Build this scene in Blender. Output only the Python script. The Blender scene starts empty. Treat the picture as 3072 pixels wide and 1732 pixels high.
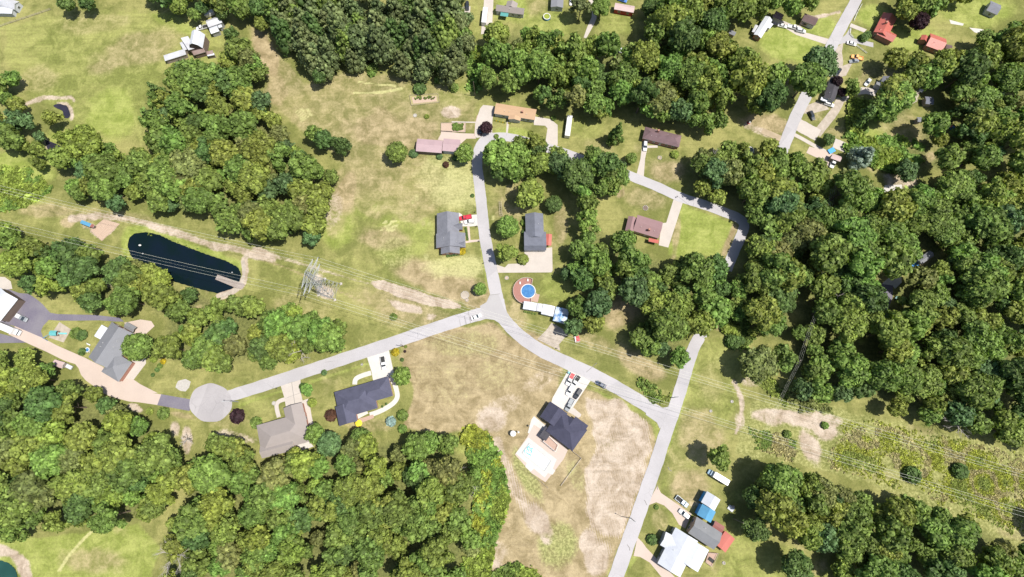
import bpy, bmesh, math, random
import numpy as np
from mathutils import Vector, Matrix
R = math.radians
S = bpy.context.scene
COL = S.collection

# ------------------------------------------------------------------ camera
CAM_H, FOC, PITCH = 244.0, 1700.0, R(77.3)
cd = bpy.data.cameras.new('camera'); cam = bpy.data.objects.new('camera', cd); COL.objects.link(cam)
cam.location = (0, 0, CAM_H); cam.rotation_euler = (R(90) - PITCH, 0, 0)
cd.sensor_fit = 'HORIZONTAL'; cd.sensor_width = 36; cd.lens = FOC / 3072 * 36
cd.clip_start = 1; cd.clip_end = 12000
S.camera = cam
# ------------------------------------------------------------------ sky and sun
SUN_EL, SUN_AZ = 66.0, -10.0          # azimuth measured from +X towards +Y
w = bpy.data.worlds.new('World'); S.world = w; w.use_nodes = True
nt = w.node_tree; bg = nt.nodes['Background']
sky = nt.nodes.new('ShaderNodeTexSky'); sky.sky_type = 'NISHITA'; sky.sun_disc = False
sky.sun_elevation = R(SUN_EL); sky.sun_rotation = R(90 - SUN_AZ)
sky.air_density = 1.0; sky.dust_density = 1.6
nt.links.new(sky.outputs[0], bg.inputs[0]); bg.inputs[1].default_value = 0.095
sl = bpy.data.lights.new('sun', 'SUN'); sl.energy = 4.9; sl.angle = R(0.55); sl.color = (1.0, 0.95, 0.86)
sun = bpy.data.objects.new('sun', sl); COL.objects.link(sun)
sdir = Vector((math.cos(R(SUN_AZ)) * math.cos(R(SUN_EL)), math.sin(R(SUN_AZ)) * math.cos(R(SUN_EL)), math.sin(R(SUN_EL))))
sun.location = sdir * 400; sun.rotation_euler = sdir.to_track_quat('Z', 'Y').to_euler()
S.view_settings.view_transform = 'Standard'; S.view_settings.look = 'None'
S.view_settings.exposure = 0.55; S.view_settings.gamma = 1.0
S.cycles.max_bounces = 5; S.cycles.diffuse_bounces = 3; S.cycles.transparent_max_bounces = 6

# ------------------------------------------------------------------ picture point -> place on the land
SP, CP = math.sin(PITCH), math.cos(PITCH)
def at(px, py, z=0.0):
    u = (px - 1536) / FOC; v = (866 - py) / FOC
    dx, dy, dz = u, CP + v * SP, -SP + v * CP
    t = (z - CAM_H) / dz
    return Vector((dx * t, dy * t, z))
FR = {'F': (0, 0, 3072 / 2575), 'barn': (480, 30, 240 / 1936), 'mid1': (1220, 280, 440 / 1936), 'mid2': (1280, 600, 420 / 1936),
      'pool': (1520, 810, 240 / 1936), 'newh': (1520, 1100, 320 / 1291), 'h12': (740, 1030, 500 / 1936), 'left': (0, 820, 480 / 1936),
      'br': (1920, 1380, 360 / 1485), 'tr1': (2220, 0, 400 / 1936), 'tr2': (2440, 0, 460 / 1936), 'tr3': (2300, 200, 460 / 1936),
      'top': (1370, 0, 560 / 2576), 'P': (0, 0, 1.0)}
for c_ in range(4):
    for r_ in range(3): FR['T%d%d' % (c_, r_)] = (768 * c_, 577 * r_ + (1 if r_ == 2 else 0), 768 / 1933)
def g(fr, pts):
    x0, y0, s = FR[fr]
    if isinstance(pts[0], (int, float)): return (x0 + pts[0] * s, y0 + pts[1] * s)
    return [(x0 + p[0] * s, y0 + p[1] * s) for p in pts]
def W(fr, p, z=0.0): return at(*g(fr, p), z)
def px_per_m(py): return (FOC * SP + (py - 866) * CP) / CAM_H

# ------------------------------------------------------------------ scene bookkeeping
def tag(o, label=None, cat=None, group=None, kind=None):
    if label: o['label'] = label
    if cat: o['category'] = cat
    if group: o['group'] = group
    if kind: o['kind'] = kind
    return o
def empty(name, loc, rz=0.0, label=None, cat=None, group=None):
    o = bpy.data.objects.new(name, None); COL.objects.link(o)
    o.location = loc; o.rotation_euler = (0, 0, rz); o.empty_display_size = 0.5
    return tag(o, label, cat, group)
class MB:
    def __init__(s): s.v = []; s.f = []; s.m = []
    def add(s, vs, fs, mi=0):
        b = len(s.v); s.v += [tuple(v) for v in vs]; s.f += [tuple(b + i for i in f) for f in fs]; s.m += [mi] * len(fs); return s
    def box(s, c, d, rz=0.0, mi=0, taper=0.0):
        cx, cy, cz = c; a, b_, h = d[0] / 2, d[1] / 2, d[2] / 2; co, si = math.cos(rz), math.sin(rz); vs = []
        for k, z in ((1, -h), (1 - taper, h)):
            for x, y in ((-a, -b_), (a, -b_), (a, b_), (-a, b_)):
                vs.append((cx + (x * co - y * si) * k, cy + (x * si + y * co) * k, cz + z))
        return s.add(vs, [(3, 2, 1, 0), (4, 5, 6, 7), (0, 1, 5, 4), (1, 2, 6, 5), (2, 3, 7, 6), (3, 0, 4, 7)], mi)
    def tube(s, p, q, r0, r1=None, n=6, mi=0):
        p, q = Vector(p), Vector(q); r1 = r0 if r1 is None else r1
        d = (q - p); d = d.normalized() if d.length > 1e-6 else Vector((0, 0, 1))
        a = d.orthogonal().normalized(); b_ = d.cross(a); vs = []
        for c, r in ((p, r0), (q, r1)):
            for k in range(n):
                t = 2 * math.pi * k / n; vs.append(c + a * (r * math.cos(t)) + b_ * (r * math.sin(t)))
        fs = [(k, (k + 1) % n, n + (k + 1) % n, n + k) for k in range(n)] + [tuple(range(n))[::-1], tuple(range(n, 2 * n))]
        return s.add(vs, fs, mi)
    def prism(s, poly, z0, z1, mi=0):          # vertical prism over a plan polygon
        n = len(poly); vs = [(p[0], p[1], z0) for p in poly] + [(p[0], p[1], z1) for p in poly]
        ar = sum(poly[i][0] * poly[(i + 1) % n][1] - poly[(i + 1) % n][0] * poly[i][1] for i in range(n))
        t = tuple(range(n, 2 * n)); b_ = tuple(range(n))[::-1]; sd = [(k, (k + 1) % n, n + (k + 1) % n, n + k) for k in range(n)]
        if ar < 0: t = t[::-1]; b_ = b_[::-1]; sd = [q[::-1] for q in sd]
        return s.add(vs, [t, b_] + sd, mi)
    def ell(s, c, r, n=12, m=7, mi=0, zmin=-1.0):
        vs = []; fs = []
        for i in range(m + 1):
            ph = math.asin(zmin) + (math.pi / 2 - math.asin(zmin)) * i / m
            for k in range(n):
                t = 2 * math.pi * k / n
                vs.append((c[0] + r[0] * math.cos(ph) * math.cos(t), c[1] + r[1] * math.cos(ph) * math.sin(t), c[2] + r[2] * math.sin(ph)))
        for i in range(m):
            for k in range(n): fs.append((i * n + k, i * n + (k + 1) % n, (i + 1) * n + (k + 1) % n, (i + 1) * n + k))
        fs.append(tuple(range(n))[::-1]); return s.add(vs, fs, mi)
    def build(s, name, mats, parent=None, smooth=False, bevel=0.0, label=None):
        me = bpy.data.meshes.new(name)
        root = parent
        while root is not None and root.parent: root = root.parent
        off = root.location if root is not None and not root.get('local') else Vector((0, 0, 0))
        me.from_pydata([(v[0] - off[0], v[1] - off[1], v[2] - off[2]) for v in s.v], [], s.f)
        if not isinstance(mats, (list, tuple)): mats = [mats]
        for m in mats: me.materials.append(m)
        me.polygons.foreach_set('material_index', s.m)
        if smooth: me.polygons.foreach_set('use_smooth', [True] * len(s.f))
        if bevel:
            bm = bmesh.new(); bm.from_mesh(me)
            bmesh.ops.bevel(bm, geom=[e for e in bm.edges if e.is_manifold and e.calc_face_angle(0) > 0.4], offset=bevel, segments=2, affect='EDGES', clamp_overlap=True)
            bm.to_mesh(me); bm.free()
        me.update()
        o = bpy.data.objects.new(name, me); COL.objects.link(o)
        if parent is not None: o.parent = parent
        if label: o['label'] = label
        return o
def copy_tree(o, parent=None):
    c = o.copy(); COL.objects.link(c); c.parent = parent
    for ch in list(o.children): copy_tree(ch, c)
    return c

# ------------------------------------------------------------------ materials
class NT:
    def __init__(s, name):
        s.mat = bpy.data.materials.new(name); s.mat.use_nodes = True; s.t = s.mat.node_tree
        s.p = s.t.nodes['Principled BSDF']; s.out = s.t.nodes['Material Output']
    def n(s, t, **kw):
        x = s.t.nodes.new(t)
        for k, v in kw.items(): setattr(x, k, v)
        return x
    def l(s, a, b): s.t.links.new(a, b)
    def val(s, sock, v):
        if isinstance(v, (int, float)): sock.default_value = v
        elif isinstance(v, (tuple, list)): sock.default_value = (*v[:3], 1.0) if len(sock.default_value) == 4 else v
        else: s.l(v, sock)
    def math(s, op, a, b=0.0, clamp=False):
        x = s.n('ShaderNodeMath', operation=op); x.use_clamp = clamp; s.val(x.inputs[0], a); s.val(x.inputs[1], b); return x.outputs[0]
    def noise(s, scale, detail=3.0, rough=0.55, vec=None, dist=0.0):
        x = s.n('ShaderNodeTexNoise'); x.inputs['Scale'].default_value = scale; x.inputs['Detail'].default_value = detail
        x.inputs['Roughness'].default_value = rough; x.inputs['Distortion'].default_value = dist
        s.l(vec if vec is not None else s.pos(), x.inputs['Vector']); return x.outputs[0]
    def pos(s):
        if not hasattr(s, '_g'): s._g = s.n('ShaderNodeNewGeometry')
        return s._g.outputs['Position']
    def ramp(s, v, lo, hi):
        x = s.n('ShaderNodeMapRange'); x.interpolation_type = 'SMOOTHSTEP'; s.val(x.inputs[0], v); x.inputs[1].default_value = lo; x.inputs[2].default_value = hi; return x.outputs[0]
    def mix(s, f, a, b, mode='MIX'):
        x = s.n('ShaderNodeMix', data_type='RGBA', blend_type=mode); s.val(x.inputs[0], f); s.val(x.inputs[6], a); s.val(x.inputs[7], b); return x.outputs[2]
    def bump(s, h, strength=0.3, dist=0.1):
        x = s.n('ShaderNodeBump'); x.inputs['Strength'].default_value = strength; x.inputs['Distance'].default_value = dist; s.l(h, x.inputs['Height']); s.l(x.outputs[0], s.p.inputs['Normal'])
def pmat(name, col, rough=0.7, metal=0.0, col2=None, scale=1.5, fine=8.0, amt=0.35, spec=0.4, bump=0.0):
    k = NT(name); a = col; b = col2 or tuple(c * 0.72 for c in col)
    f = k.math('ADD', k.math('MULTIPLY', k.noise(scale, 4), 0.65), k.math('MULTIPLY', k.noise(fine, 2), 0.35))
    f = k.ramp(f, 0.5 - amt, 0.5 + amt)
    k.l(k.mix(f, b, a), k.p.inputs['Base Color']); k.p.inputs['Roughness'].default_value = rough
    k.p.inputs['Metallic'].default_value = metal; k.p.inputs['Specular IOR Level'].default_value = spec
    if bump: k.bump(k.noise(fine, 3), bump, 0.05)
    return k.mat
M = {}
def road_mat(name, c, c2):
    k = NT(name); vo = k.n('ShaderNodeTexVoronoi'); vo.inputs['Scale'].default_value = .045; k.l(k.pos(), vo.inputs['Vector']); sc = k.n('ShaderNodeSeparateColor'); k.l(vo.outputs['Color'], sc.inputs[0])
    ve = k.n('ShaderNodeTexVoronoi'); ve.feature = 'DISTANCE_TO_EDGE'; ve.inputs['Scale'].default_value = .16; k.l(k.pos(), ve.inputs['Vector'])
    f = k.math('ADD', k.math('MULTIPLY', k.noise(.1, 5, .6), .5), k.math('MULTIPLY', k.noise(2.5, 3, .7), .35)); f = k.ramp(k.math('ADD', f, k.math('MULTIPLY', sc.outputs[0], .15)), .3, .68)
    c3 = k.mix(f, c2, c); crack = k.math('MULTIPLY', k.math('SUBTRACT', 1.0, k.ramp(ve.outputs['Distance'], .0, .012)), k.math('MULTIPLY', k.ramp(k.noise(.06, 2), .5, .62), .5))
    k.l(k.mix(crack, c3, (.12, .115, .11)), k.p.inputs['Base Color']); k.p.inputs['Roughness'].default_value = .92; k.p.inputs['Specular IOR Level'].default_value = .15; k.bump(k.noise(9, 2), .2, .03); return k.mat
M['asphalt'] = road_mat('asphalt', (.375, .362, .375), (.30, .29, .30)); M['asphalt_round'] = road_mat('asphalt_circle', (.335, .32, .33), (.265, .252, .262))
M['asphalt_seam'] = pmat('asphalt_seam', (.335, .325, .33), .9, col2=(.30, .29, .295), scale=.2, fine=3, spec=.2)
M['asphalt_dark'] = pmat('asphalt_dark', (.115, .105, .145), .85, col2=(.17, .16, .185), scale=.12, fine=2, amt=.2, spec=.2)
M['concrete'] = pmat('concrete', (.43, .39, .355), .85, col2=(.365, .33, .30), scale=.25, fine=2, amt=.28, spec=.2)
M['concrete_white'] = pmat('concrete_white', (.49, .47, .445), .8, col2=(.40, .38, .36), scale=.3, fine=2, spec=.2)
M['concrete_pink'] = pmat('concrete_pink', (.44, .365, .32), .85, col2=(.375, .31, .27), scale=.15, fine=2, spec=.2)
M['gravel'] = pmat('gravel', (.40, .35, .30), .95, col2=(.27, .235, .19), scale=.5, fine=4, amt=.2, spec=.1)
M['dirt'] = pmat('dirt', (.36, .29, .21), .95, col2=(.26, .21, .14), scale=.4, fine=3, amt=.25, spec=.1)
M['line'] = pmat('joint_tar', (.22, .21, .2), .9, spec=.1)
def shingle(name, c, c2=None):
    k = NT(name); w_ = k.n('ShaderNodeTexWave'); w_.wave_type = 'BANDS'; w_.bands_direction = 'Z'; w_.inputs['Scale'].default_value = 2.2; w_.inputs['Distortion'].default_value = .6
    k.l(k.pos(), w_.inputs['Vector'])
    f = k.math('ADD', k.math('MULTIPLY', k.noise(.4, 5, .7), .62), k.math('MULTIPLY', k.noise(4, 3, .7), .42))
    f = k.ramp(k.math('ADD', f, k.math('MULTIPLY', w_.outputs['Fac'], .08)), .25, .8)
    k.l(k.mix(f, c2 or tuple(x * .62 for x in c), c), k.p.inputs['Base Color']); k.p.inputs['Roughness'].default_value = .9; k.p.inputs['Specular IOR Level'].default_value = .15
    return k.mat
def metal_roof(name, c, c2=None, rough=.45, streak=.3):
    k = NT(name); st = k.n('ShaderNodeTexNoise'); st.inputs['Scale'].default_value = .35; st.inputs['Detail'].default_value = 4; k.l(k.pos(), st.inputs['Vector'])
    rib = k.n('ShaderNodeTexWave'); rib.inputs['Scale'].default_value = 1.4; rib.bands_direction = 'DIAGONAL'; k.l(k.pos(), rib.inputs['Vector'])
    f = k.ramp(k.math('ADD', st.outputs[0], k.math('MULTIPLY', rib.outputs['Fac'], .08)), .5 - streak, .55 + streak)
    k.l(k.mix(f, c2 or tuple(x * .8 for x in c), c), k.p.inputs['Base Color']); k.p.inputs['Roughness'].default_value = rough; k.p.inputs['Specular IOR Level'].default_value = .35
    k.bump(rib.outputs['Fac'], .25, .05)
    return k.mat
RF = {'greyblue': shingle('shingle_grey', (.19, .195, .225)), 'slate': shingle('shingle_slate', (.155, .165, .205)),
      'navy': shingle('shingle_navy', (.062, .063, .098)), 'indigo': shingle('shingle_indigo', (.09, .092, .135)),
      'taupe': shingle('shingle_taupe', (.265, .235, .225), (.225, .20, .19)), 'grey': shingle('shingle_light_grey', (.19, .195, .215), (.155, .16, .175)),
      'maroon': shingle('shingle_maroon', (.175, .118, .128)), 'mauve': shingle('shingle_mauve', (.25, .16, .165), (.21, .135, .14)),
      'tan': shingle('shingle_tan', (.42, .285, .185), (.36, .245, .155)), 'brown': shingle('shingle_brown', (.15, .105, .105)),
      'char': shingle('shingle_charcoal', (.07, .067, .078)), 'pinkm': metal_roof('pink_metal', (.36, .26, .275), (.31, .225, .24)),
      'white': metal_roof('white_metal', (.50, .52, .56), (.42, .44, .49)), 'red': metal_roof('red_metal', (.40, .115, .09), (.34, .095, .075)),
      'redfade': metal_roof('faded_red_metal', (.24, .09, .08), (.19, .08, .07)), 'silver': metal_roof('silver_metal', (.46, .47, .50), (.33, .33, .35), .4),
      'rust': metal_roof('rusty_metal', (.26, .2, .19), (.18, .12, .10), .7), 'blue': metal_roof('blue_metal', (.09, .26, .42), (.07, .21, .35)),
      'palepink': metal_roof('pale_pink_metal', (.44, .335, .33), (.38, .29, .28)), 'teal': metal_roof('teal_metal', (.09, .28, .27), (.07, .23, .22)),
      'greymetal': metal_roof('grey_metal', (.19, .195, .205), (.16, .165, .175)), 'blueworn': metal_roof('worn_blue_roof', (.50, .54, .60), (.07, .19, .38), .4, .06),
      'cream': shingle('cream_roof', (.42, .34, .29))}
M['white'] = pmat('white_paint', (.58, .58, .57), .6, scale=1, col2=(.5, .5, .49))
M['siding'] = pmat('pale_siding', (.45, .47, .5), .7, col2=(.38, .4, .43))
M['brick'] = pmat('red_brick', (.40, .20, .15), .9, col2=(.27, .14, .11), fine=14)
M['tanbrick'] = pmat('tan_brick', (.45, .33, .25), .9, col2=(.33, .24, .18), fine=14)
M['greywall'] = pmat('grey_siding', (.34, .35, .36), .8)
M['darkwood'] = pmat('dark_weathered_wood', (.16, .12, .10), .9)
M['wood'] = pmat('weathered_wood', (.33, .285, .26), .9, col2=(.22, .185, .165), fine=10)
M['deckred'] = pmat('stained_deck', (.30, .15, .125), .85, col2=(.24, .115, .095), fine=6)
M['deckpink'] = pmat('pale_paver', (.38, .27, .22), .9, col2=(.32, .22, .175), fine=6)
M['rail'] = pmat('painted_rail', (.5, .43, .37), .7)
M['glass'] = pmat('window_glass', (.03, .04, .05), .08, spec=.9, amt=.4)
M['door'] = pmat('door_paint', (.55, .52, .50), .6)
M['garage'] = pmat('garage_door_paint', (.52, .51, .5), .6)
M['black'] = pmat('black_rubber', (.03, .03, .03), .8)
M['chrome'] = pmat('bare_metal', (.55, .56, .58), .35, .8)
M['steel'] = pmat('galvanised_steel', (.36, .375, .38), .6, .1, col2=(.28, .295, .3))
M['wire'] = pmat('bright_conductor', (.66, .66, .56), .6, .0)
M['pole'] = pmat('creosote_pole', (.17, .13, .10), .9)
M['bark'] = pmat('bark', (.17, .13, .10), .95, col2=(.1, .08, .06), fine=6)
M['deadwood'] = pmat('bleached_deadwood', (.36, .33, .31), .9)
M['soil'] = pmat('garden_soil', (.42, .32, .25), .95, col2=(.34, .255, .2), fine=3)
M['rock'] = pmat('pale_rock', (.42, .40, .37), .9, col2=(.28, .265, .245), fine=5)
def water(name, c, c2, rough=.06, scale=.08, spec=.5):
    k = NT(name); k.l(k.mix(k.ramp(k.noise(scale, 3), .35, .65), c, c2), k.p.inputs['Base Color'])
    k.p.inputs['Roughness'].default_value = rough; k.p.inputs['Specular IOR Level'].default_value = spec; k.bump(k.noise(2.2, 2), .04, .05); return k.mat
M['pond'] = water('pond_water', (.004, .009, .016), (.003, .009, .010), spec=.2)
M['pond2'] = water('brown_pond_water', (.035, .03, .05), (.02, .02, .03))
M['pond3'] = water('green_pond_water', (.02, .065, .055), (.014, .05, .042))
M['poolwater'] = water('pool_water', (.045, .14, .32), (.07, .19, .38), scale=1.2, spec=.3)
M['palewater'] = water('pale_pool_water', (.50, .56, .56), (.56, .59, .58), scale=.6, spec=.3)
M['teal'] = pmat('teal_tile', (.12, .40, .42), .6)
M['yellow'] = pmat('yellow_cloth', (.75, .58, .04), .8)
M['bluecloth'] = pmat('blue_plastic', (.05, .32, .75), .5)
M['tarpblue'] = pmat('blue_tarp', (.06, .25, .55), .6)
M['redcloth'] = pmat('red_plastic', (.45, .04, .05), .5)
M['headlight'] = pmat('headlight_glass', (.75, .77, .8), .1)
M['taillight'] = pmat('taillight_glass', (.45, .02, .02), .2)
def paint(name, c): return pmat(name, c, .28, 0.0, col2=tuple(x * .95 for x in c), spec=.6)
CARC = {'white': paint('white_car_paint', (.62, .62, .62)), 'black': paint('black_car_paint', (.025, .028, .035)), 'navy': paint('navy_car_paint', (.03, .045, .09)),
        'red': paint('red_car_paint', (.42, .03, .05)), 'silver': paint('silver_car_paint', (.48, .5, .52)), 'grey': paint('grey_car_paint', (.22, .24, .26)),
        'blue': paint('blue_car_paint', (.06, .16, .42)), 'paleblue': paint('pale_blue_car_paint', (.25, .36, .46)), 'orange': paint('orange_car_paint', (.75, .38, .14)), 'green': paint('green_car_paint', (.10, .22, .2))}

# ------------------------------------------------------------------ helpers on the plan
def pip(px, py, poly):
    px = np.asarray(px); py = np.asarray(py); ins = np.zeros(px.shape, bool); n = len(poly)
    for i in range(n):
        x1, y1 = poly[i]; x2, y2 = poly[(i + 1) % n]
        c = ((y1 > py) != (y2 > py)); ins ^= c & (px < (x2 - x1) * (py - y1) / ((y2 - y1) or 1e-9) + x1)
    return ins
def pdist(px, py, poly, closed=True):
    d = np.full(np.shape(px), 1e9); n = len(poly)
    for i in range(n if closed else n - 1):
        x1, y1 = poly[i]; x2, y2 = poly[(i + 1) % n]; vx, vy = x2 - x1, y2 - y1; L = vx * vx + vy * vy or 1e-9
        t = np.clip(((px - x1) * vx + (py - y1) * vy) / L, 0, 1); d = np.minimum(d, np.hypot(px - x1 - t * vx, py - y1 - t * vy))
    return d
_rng = np.random.RandomState(5); _lat = _rng.rand(256, 256)
def vnoise(x, y, sc):
    x = x / sc + 100; y = y / sc + 100; xi = np.floor(x).astype(int); yi = np.floor(y).astype(int); fx = x - xi; fy = y - yi
    fx = fx * fx * (3 - 2 * fx); fy = fy * fy * (3 - 2 * fy); L = lambda a, b: _lat[a & 255, b & 255]
    return (L(xi, yi) * (1 - fx) + L(xi + 1, yi) * fx) * (1 - fy) + (L(xi, yi + 1) * (1 - fx) + L(xi + 1, yi + 1) * fx) * fy
def spline(pts, per=8):
    out = []; n = len(pts)
    for i in range(n - 1):
        p0, p1, p2, p3 = pts[max(i - 1, 0)], pts[i], pts[i + 1], pts[min(i + 2, n - 1)]
        for k in range(per):
            t = k / per
            out.append(tuple(.5 * (2 * b + (c - a) * t + (2 * a - 5 * b + 4 * c - d) * t * t + (-a + 3 * b - 3 * c + d) * t ** 3) for a, b, c, d in zip(p0, p1, p2, p3)))
    out.append(tuple(pts[-1])); return out
# ------------------------------------------------------------------ the ground, one sheet
POND_LONG = g('T01', [(975, 345), (1010, 315), (1100, 303), (1200, 325), (1300, 375), (1420, 420), (1550, 470), (1700, 520), (1790, 568), (1815, 620), (1800, 680), (1745, 725), (1640, 758), (1540, 735), (1380, 690), (1250, 650), (1130, 600), (1040, 535), (985, 470), (963, 400)])
POND_TINY = g('T00', [(340, 1060), (400, 1080), (458, 1110), (440, 1142), (392, 1158), (362, 1130)])
POND_CRES = g('T00', [(395, 795), (440, 785), (500, 800), (527, 860), (515, 890), (480, 885), (472, 840), (420, 815)])
POND_GREEN = g('T02', [(-90, 1340), (0, 1332), (60, 1350), (105, 1390), (125, 1440), (130, 1560), (-90, 1560)])
paints = []      # (channel, kind, pts, value, feather/width)
def blob(x, y, rx, ry, rot, ch, v=1.0): paints.append((ch, 'b', (x * 1.193, y * 1.193, rx * 1.193, ry * 1.193, R(rot)), v, 0))
def poly(fr, pts, ch, v=1.0, f=8): paints.append((ch, 'p', g(fr, pts), v, f))
def stroke(fr, pts, wd, ch, v=1.0): paints.append((ch, 's', spline(g(fr, pts), 5), v, wd))
DRY, LUSH, BARE, BRUSH, STRIPE, PALE, FLOOR = range(7)
# dry meadows
poly('F', [(640, 60), (700, 110), (760, 220), (840, 180), (1010, 190), (1200, 230), (1190, 330), (1040, 350), (1180, 480), (1050, 560), (900, 540), (830, 620), (800, 540), (850, 420), (740, 320), (690, 260)], DRY, .5, 22)
blob(668, 130, 28, 90, -20, DRY, .95); blob(700, 230, 40, 60, 0, DRY, .7); blob(980, 330, 130, 60, 5, DRY, .75); blob(930, 460, 80, 60, 0, DRY, .55)
blob(1120, 440, 80, 60, 0, PALE, .5); blob(1150, 480, 70, 60, 0, PALE, .7); blob(1150, 670, 80, 32, 0, PALE, .75); blob(1165, 500, 40, 30, 0, PALE, .6)
blob(1000, 590, 70, 80, 0, LUSH, .55); blob(850, 580, 55, 50, 20, LUSH, .75); blob(940, 520, 60, 45, 0, LUSH, .5); blob(945, 524, 12, 10, 0, LUSH, 1.4); blob(1060, 590, 30, 60, 0, LUSH, .6)
blob(1100, 700, 120, 40, 12, DRY, .9); blob(960, 600, 70, 30, 5, DRY, .7); blob(990, 640, 45, 45, 0, BRUSH, .5); blob(835, 530, 28, 50, 10, BARE, .55); blob(870, 480, 30, 60, 10, DRY, .8)
blob(1160, 735, 60, 25, 0, DRY, .9); blob(1210, 755, 50, 25, 0, DRY, .8); blob(1000, 770, 160, 50, 18, DRY, .6); blob(760, 770, 90, 60, 10, DRY, .35); blob(1040, 230, 40, 30, 0, LUSH, .5); blob(1150, 240, 60, 30, 0, LUSH, .6)
poly('T11', [(880, 680), (960, 668), (1120, 720), (1300, 770), (1450, 810), (1560, 850), (1550, 885), (1400, 870), (1230, 830), (1060, 780), (900, 710)], BARE, 1.25, 7)
poly('T11', [(980, 800), (1100, 830), (1240, 870), (1250, 905), (1100, 900), (1020, 860)], BARE, .85, 9); blob(818, 735, 24, 15, 30, BARE, .9); blob(800, 700, 20, 14, 0, BARE, .6)
poly('T11', [(1290, 920), (1370, 920), (1360, 960), (1290, 970)], BARE, .7, 6); blob(1135, 285, 25, 16, 0, BARE, .85)
# field top left
poly('F', [(0, 60), (200, 20), (500, 40), (560, 110), (420, 160), (370, 250), (360, 360), (260, 350), (190, 310), (60, 240), (10, 120)], LUSH, .42, 25)
blob(330, 130, 130, 50, -18, DRY, .55); blob(240, 60, 120, 30, -5, DRY, .4); blob(100, 200, 70, 40, 0, DRY, .45); blob(280, 280, 80, 70, 0, LUSH, .85); blob(440, 60, 90, 18, 22, LUSH, .7); blob(270, 160, 70, 25, -18, DRY, .55); blob(160, 130, 100, 60, 0, LUSH, .35); blob(520, 140, 30, 30, 0, LUSH, .5)
stroke('T00', [(170, 800), (260, 760), (350, 738), (450, 740), (540, 735), (560, 760)], 12, BARE, .75); stroke('T00', [(440, 790), (500, 795), (540, 850), (540, 900)], 14, BARE, .8)
stroke('T00', [(340, 1060), (345, 1110), (380, 1165)], 12, BARE, .7)
blob(60, 425, 90, 40, 10, LUSH, 1.0); blob(50, 480, 80, 45, 0, LUSH, .9); blob(150, 360, 40, 40, 0, LUSH, .7); blob(5, 320, 25, 30, 0, LUSH, .8); blob(60, 480, 60, 14, 10, DRY, .6)
# corridor by the long pond
poly('F', [(0, 540), (150, 510), (420, 540), (560, 600), (660, 630), (760, 660), (850, 640), (1050, 700), (1220, 760), (1080, 810), (870, 830), (740, 770), (600, 740), (640, 690), (560, 610), (400, 560), (230, 600), (60, 590)], LUSH, .25, 20)
stroke('T01', [(540, 200), (700, 190), (780, 180), (1000, 205), (1200, 265), (1400, 335), (1600, 400), (1760, 425), (1900, 470), (2060, 500)], 16, BARE, .8)
stroke('T11', [(0, 450), (200, 500), (440, 570), (700, 650), (900, 700)], 10, BARE, .6); stroke('T11', [(0, 490), (300, 600), (700, 780), (1000, 900), (1280, 960)], 6, DRY, .7)
blob(655, 632, 22, 9, 20, BARE, 1); blob(225, 570, 22, 12, 0, BARE, .6); blob(170, 560, 20, 14, 0, DRY, .8); blob(300, 545, 120, 18, 5, DRY, .5); blob(120, 530, 80, 20, 0, DRY, .6)
stroke('T01', [(1845, 510), (1850, 600), (1835, 700), (1750, 750), (1650, 790)], 13, BARE, 1.1)
for q in ((845, 700), (870, 690), (1180, 680), (1600, 900)): poly('T01', [(q[0] - 60, q[1] - 30), (q[0] + 60, q[1] - 35), (q[0] + 45, q[1] + 25), (q[0] - 50, q[1] + 30)], BARE, .9, 6)
blob(500, 770, 40, 25, 0, DRY, .7); blob(590, 700, 20, 60, 0, LUSH, .4)
stroke('T01', [(950, 350), (945, 450), (985, 520)], 18, LUSH, .9); stroke('T01', [(980, 300), (1150, 290), (1350, 380), (1600, 480), (1800, 560)], 22, LUSH, 1.0)
# brown fields either side of the south road
poly('F', [(1020, 835), (1120, 825), (1240, 810), (1300, 870), (1420, 930), (1390, 990), (1300, 1060), (1230, 1080), (1060, 1090), (1020, 1070), (1040, 980), (1000, 900)], DRY, 1.0, 12)
blob(1180, 870, 110, 40, 5, BRUSH, .45); blob(1120, 960, 90, 70, 0, BRUSH, .3); blob(1250, 940, 90, 50, 0, BRUSH, .35); blob(1530, 1120, 26, 22, 0, BRUSH, .7); blob(1500, 1230, 14, 60, -20, BRUSH, .5); blob(1590, 1230, 20, 50, 15, BRUSH, .3); blob(1450, 1200, 25, 50, -25, BRUSH, .45); blob(1330, 900, 90, 60, 30, DRY, 1.1); blob(1350, 960, 60, 30, -30, BARE, .45); blob(1270, 1020, 60, 30, -30, BARE, .5); blob(1240, 1055, 40, 35, -30, BARE, .8)
poly('F', [(1200, 1090), (1300, 1050), (1360, 1010), (1440, 960), (1500, 985), (1640, 1070), (1655, 1120), (1600, 1280), (1530, 1460), (1200, 1460), (1260, 1300), (1260, 1180)], DRY, 1.0, 12)
poly('F', [(1460, 990), (1560, 1010), (1630, 1060), (1640, 1130), (1600, 1270), (1560, 1360), (1480, 1330), (1470, 1180), (1500, 1120), (1485, 1060)], BARE, .92, 16)
poly('F', [(1480, 990), (1640, 1060), (1650, 1120), (1560, 1400), (1480, 1400), (1470, 1200), (1500, 1120)], STRIPE, 1.0, 12)
stroke('F', [(1250, 1110), (1280, 1200), (1330, 1290), (1370, 1360)], 22, BARE, .75); blob(1350, 1310, 30, 50, -30, BARE, 1.15); blob(1480, 1360, 20, 30, 10, BARE, 1.1); blob(1500, 1400, 30, 50, 15, BARE, .9); blob(1240, 1390, 50, 40, 0, BARE, .55); blob(1230, 1420, 40, 15, 0, BARE, .8)
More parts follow.
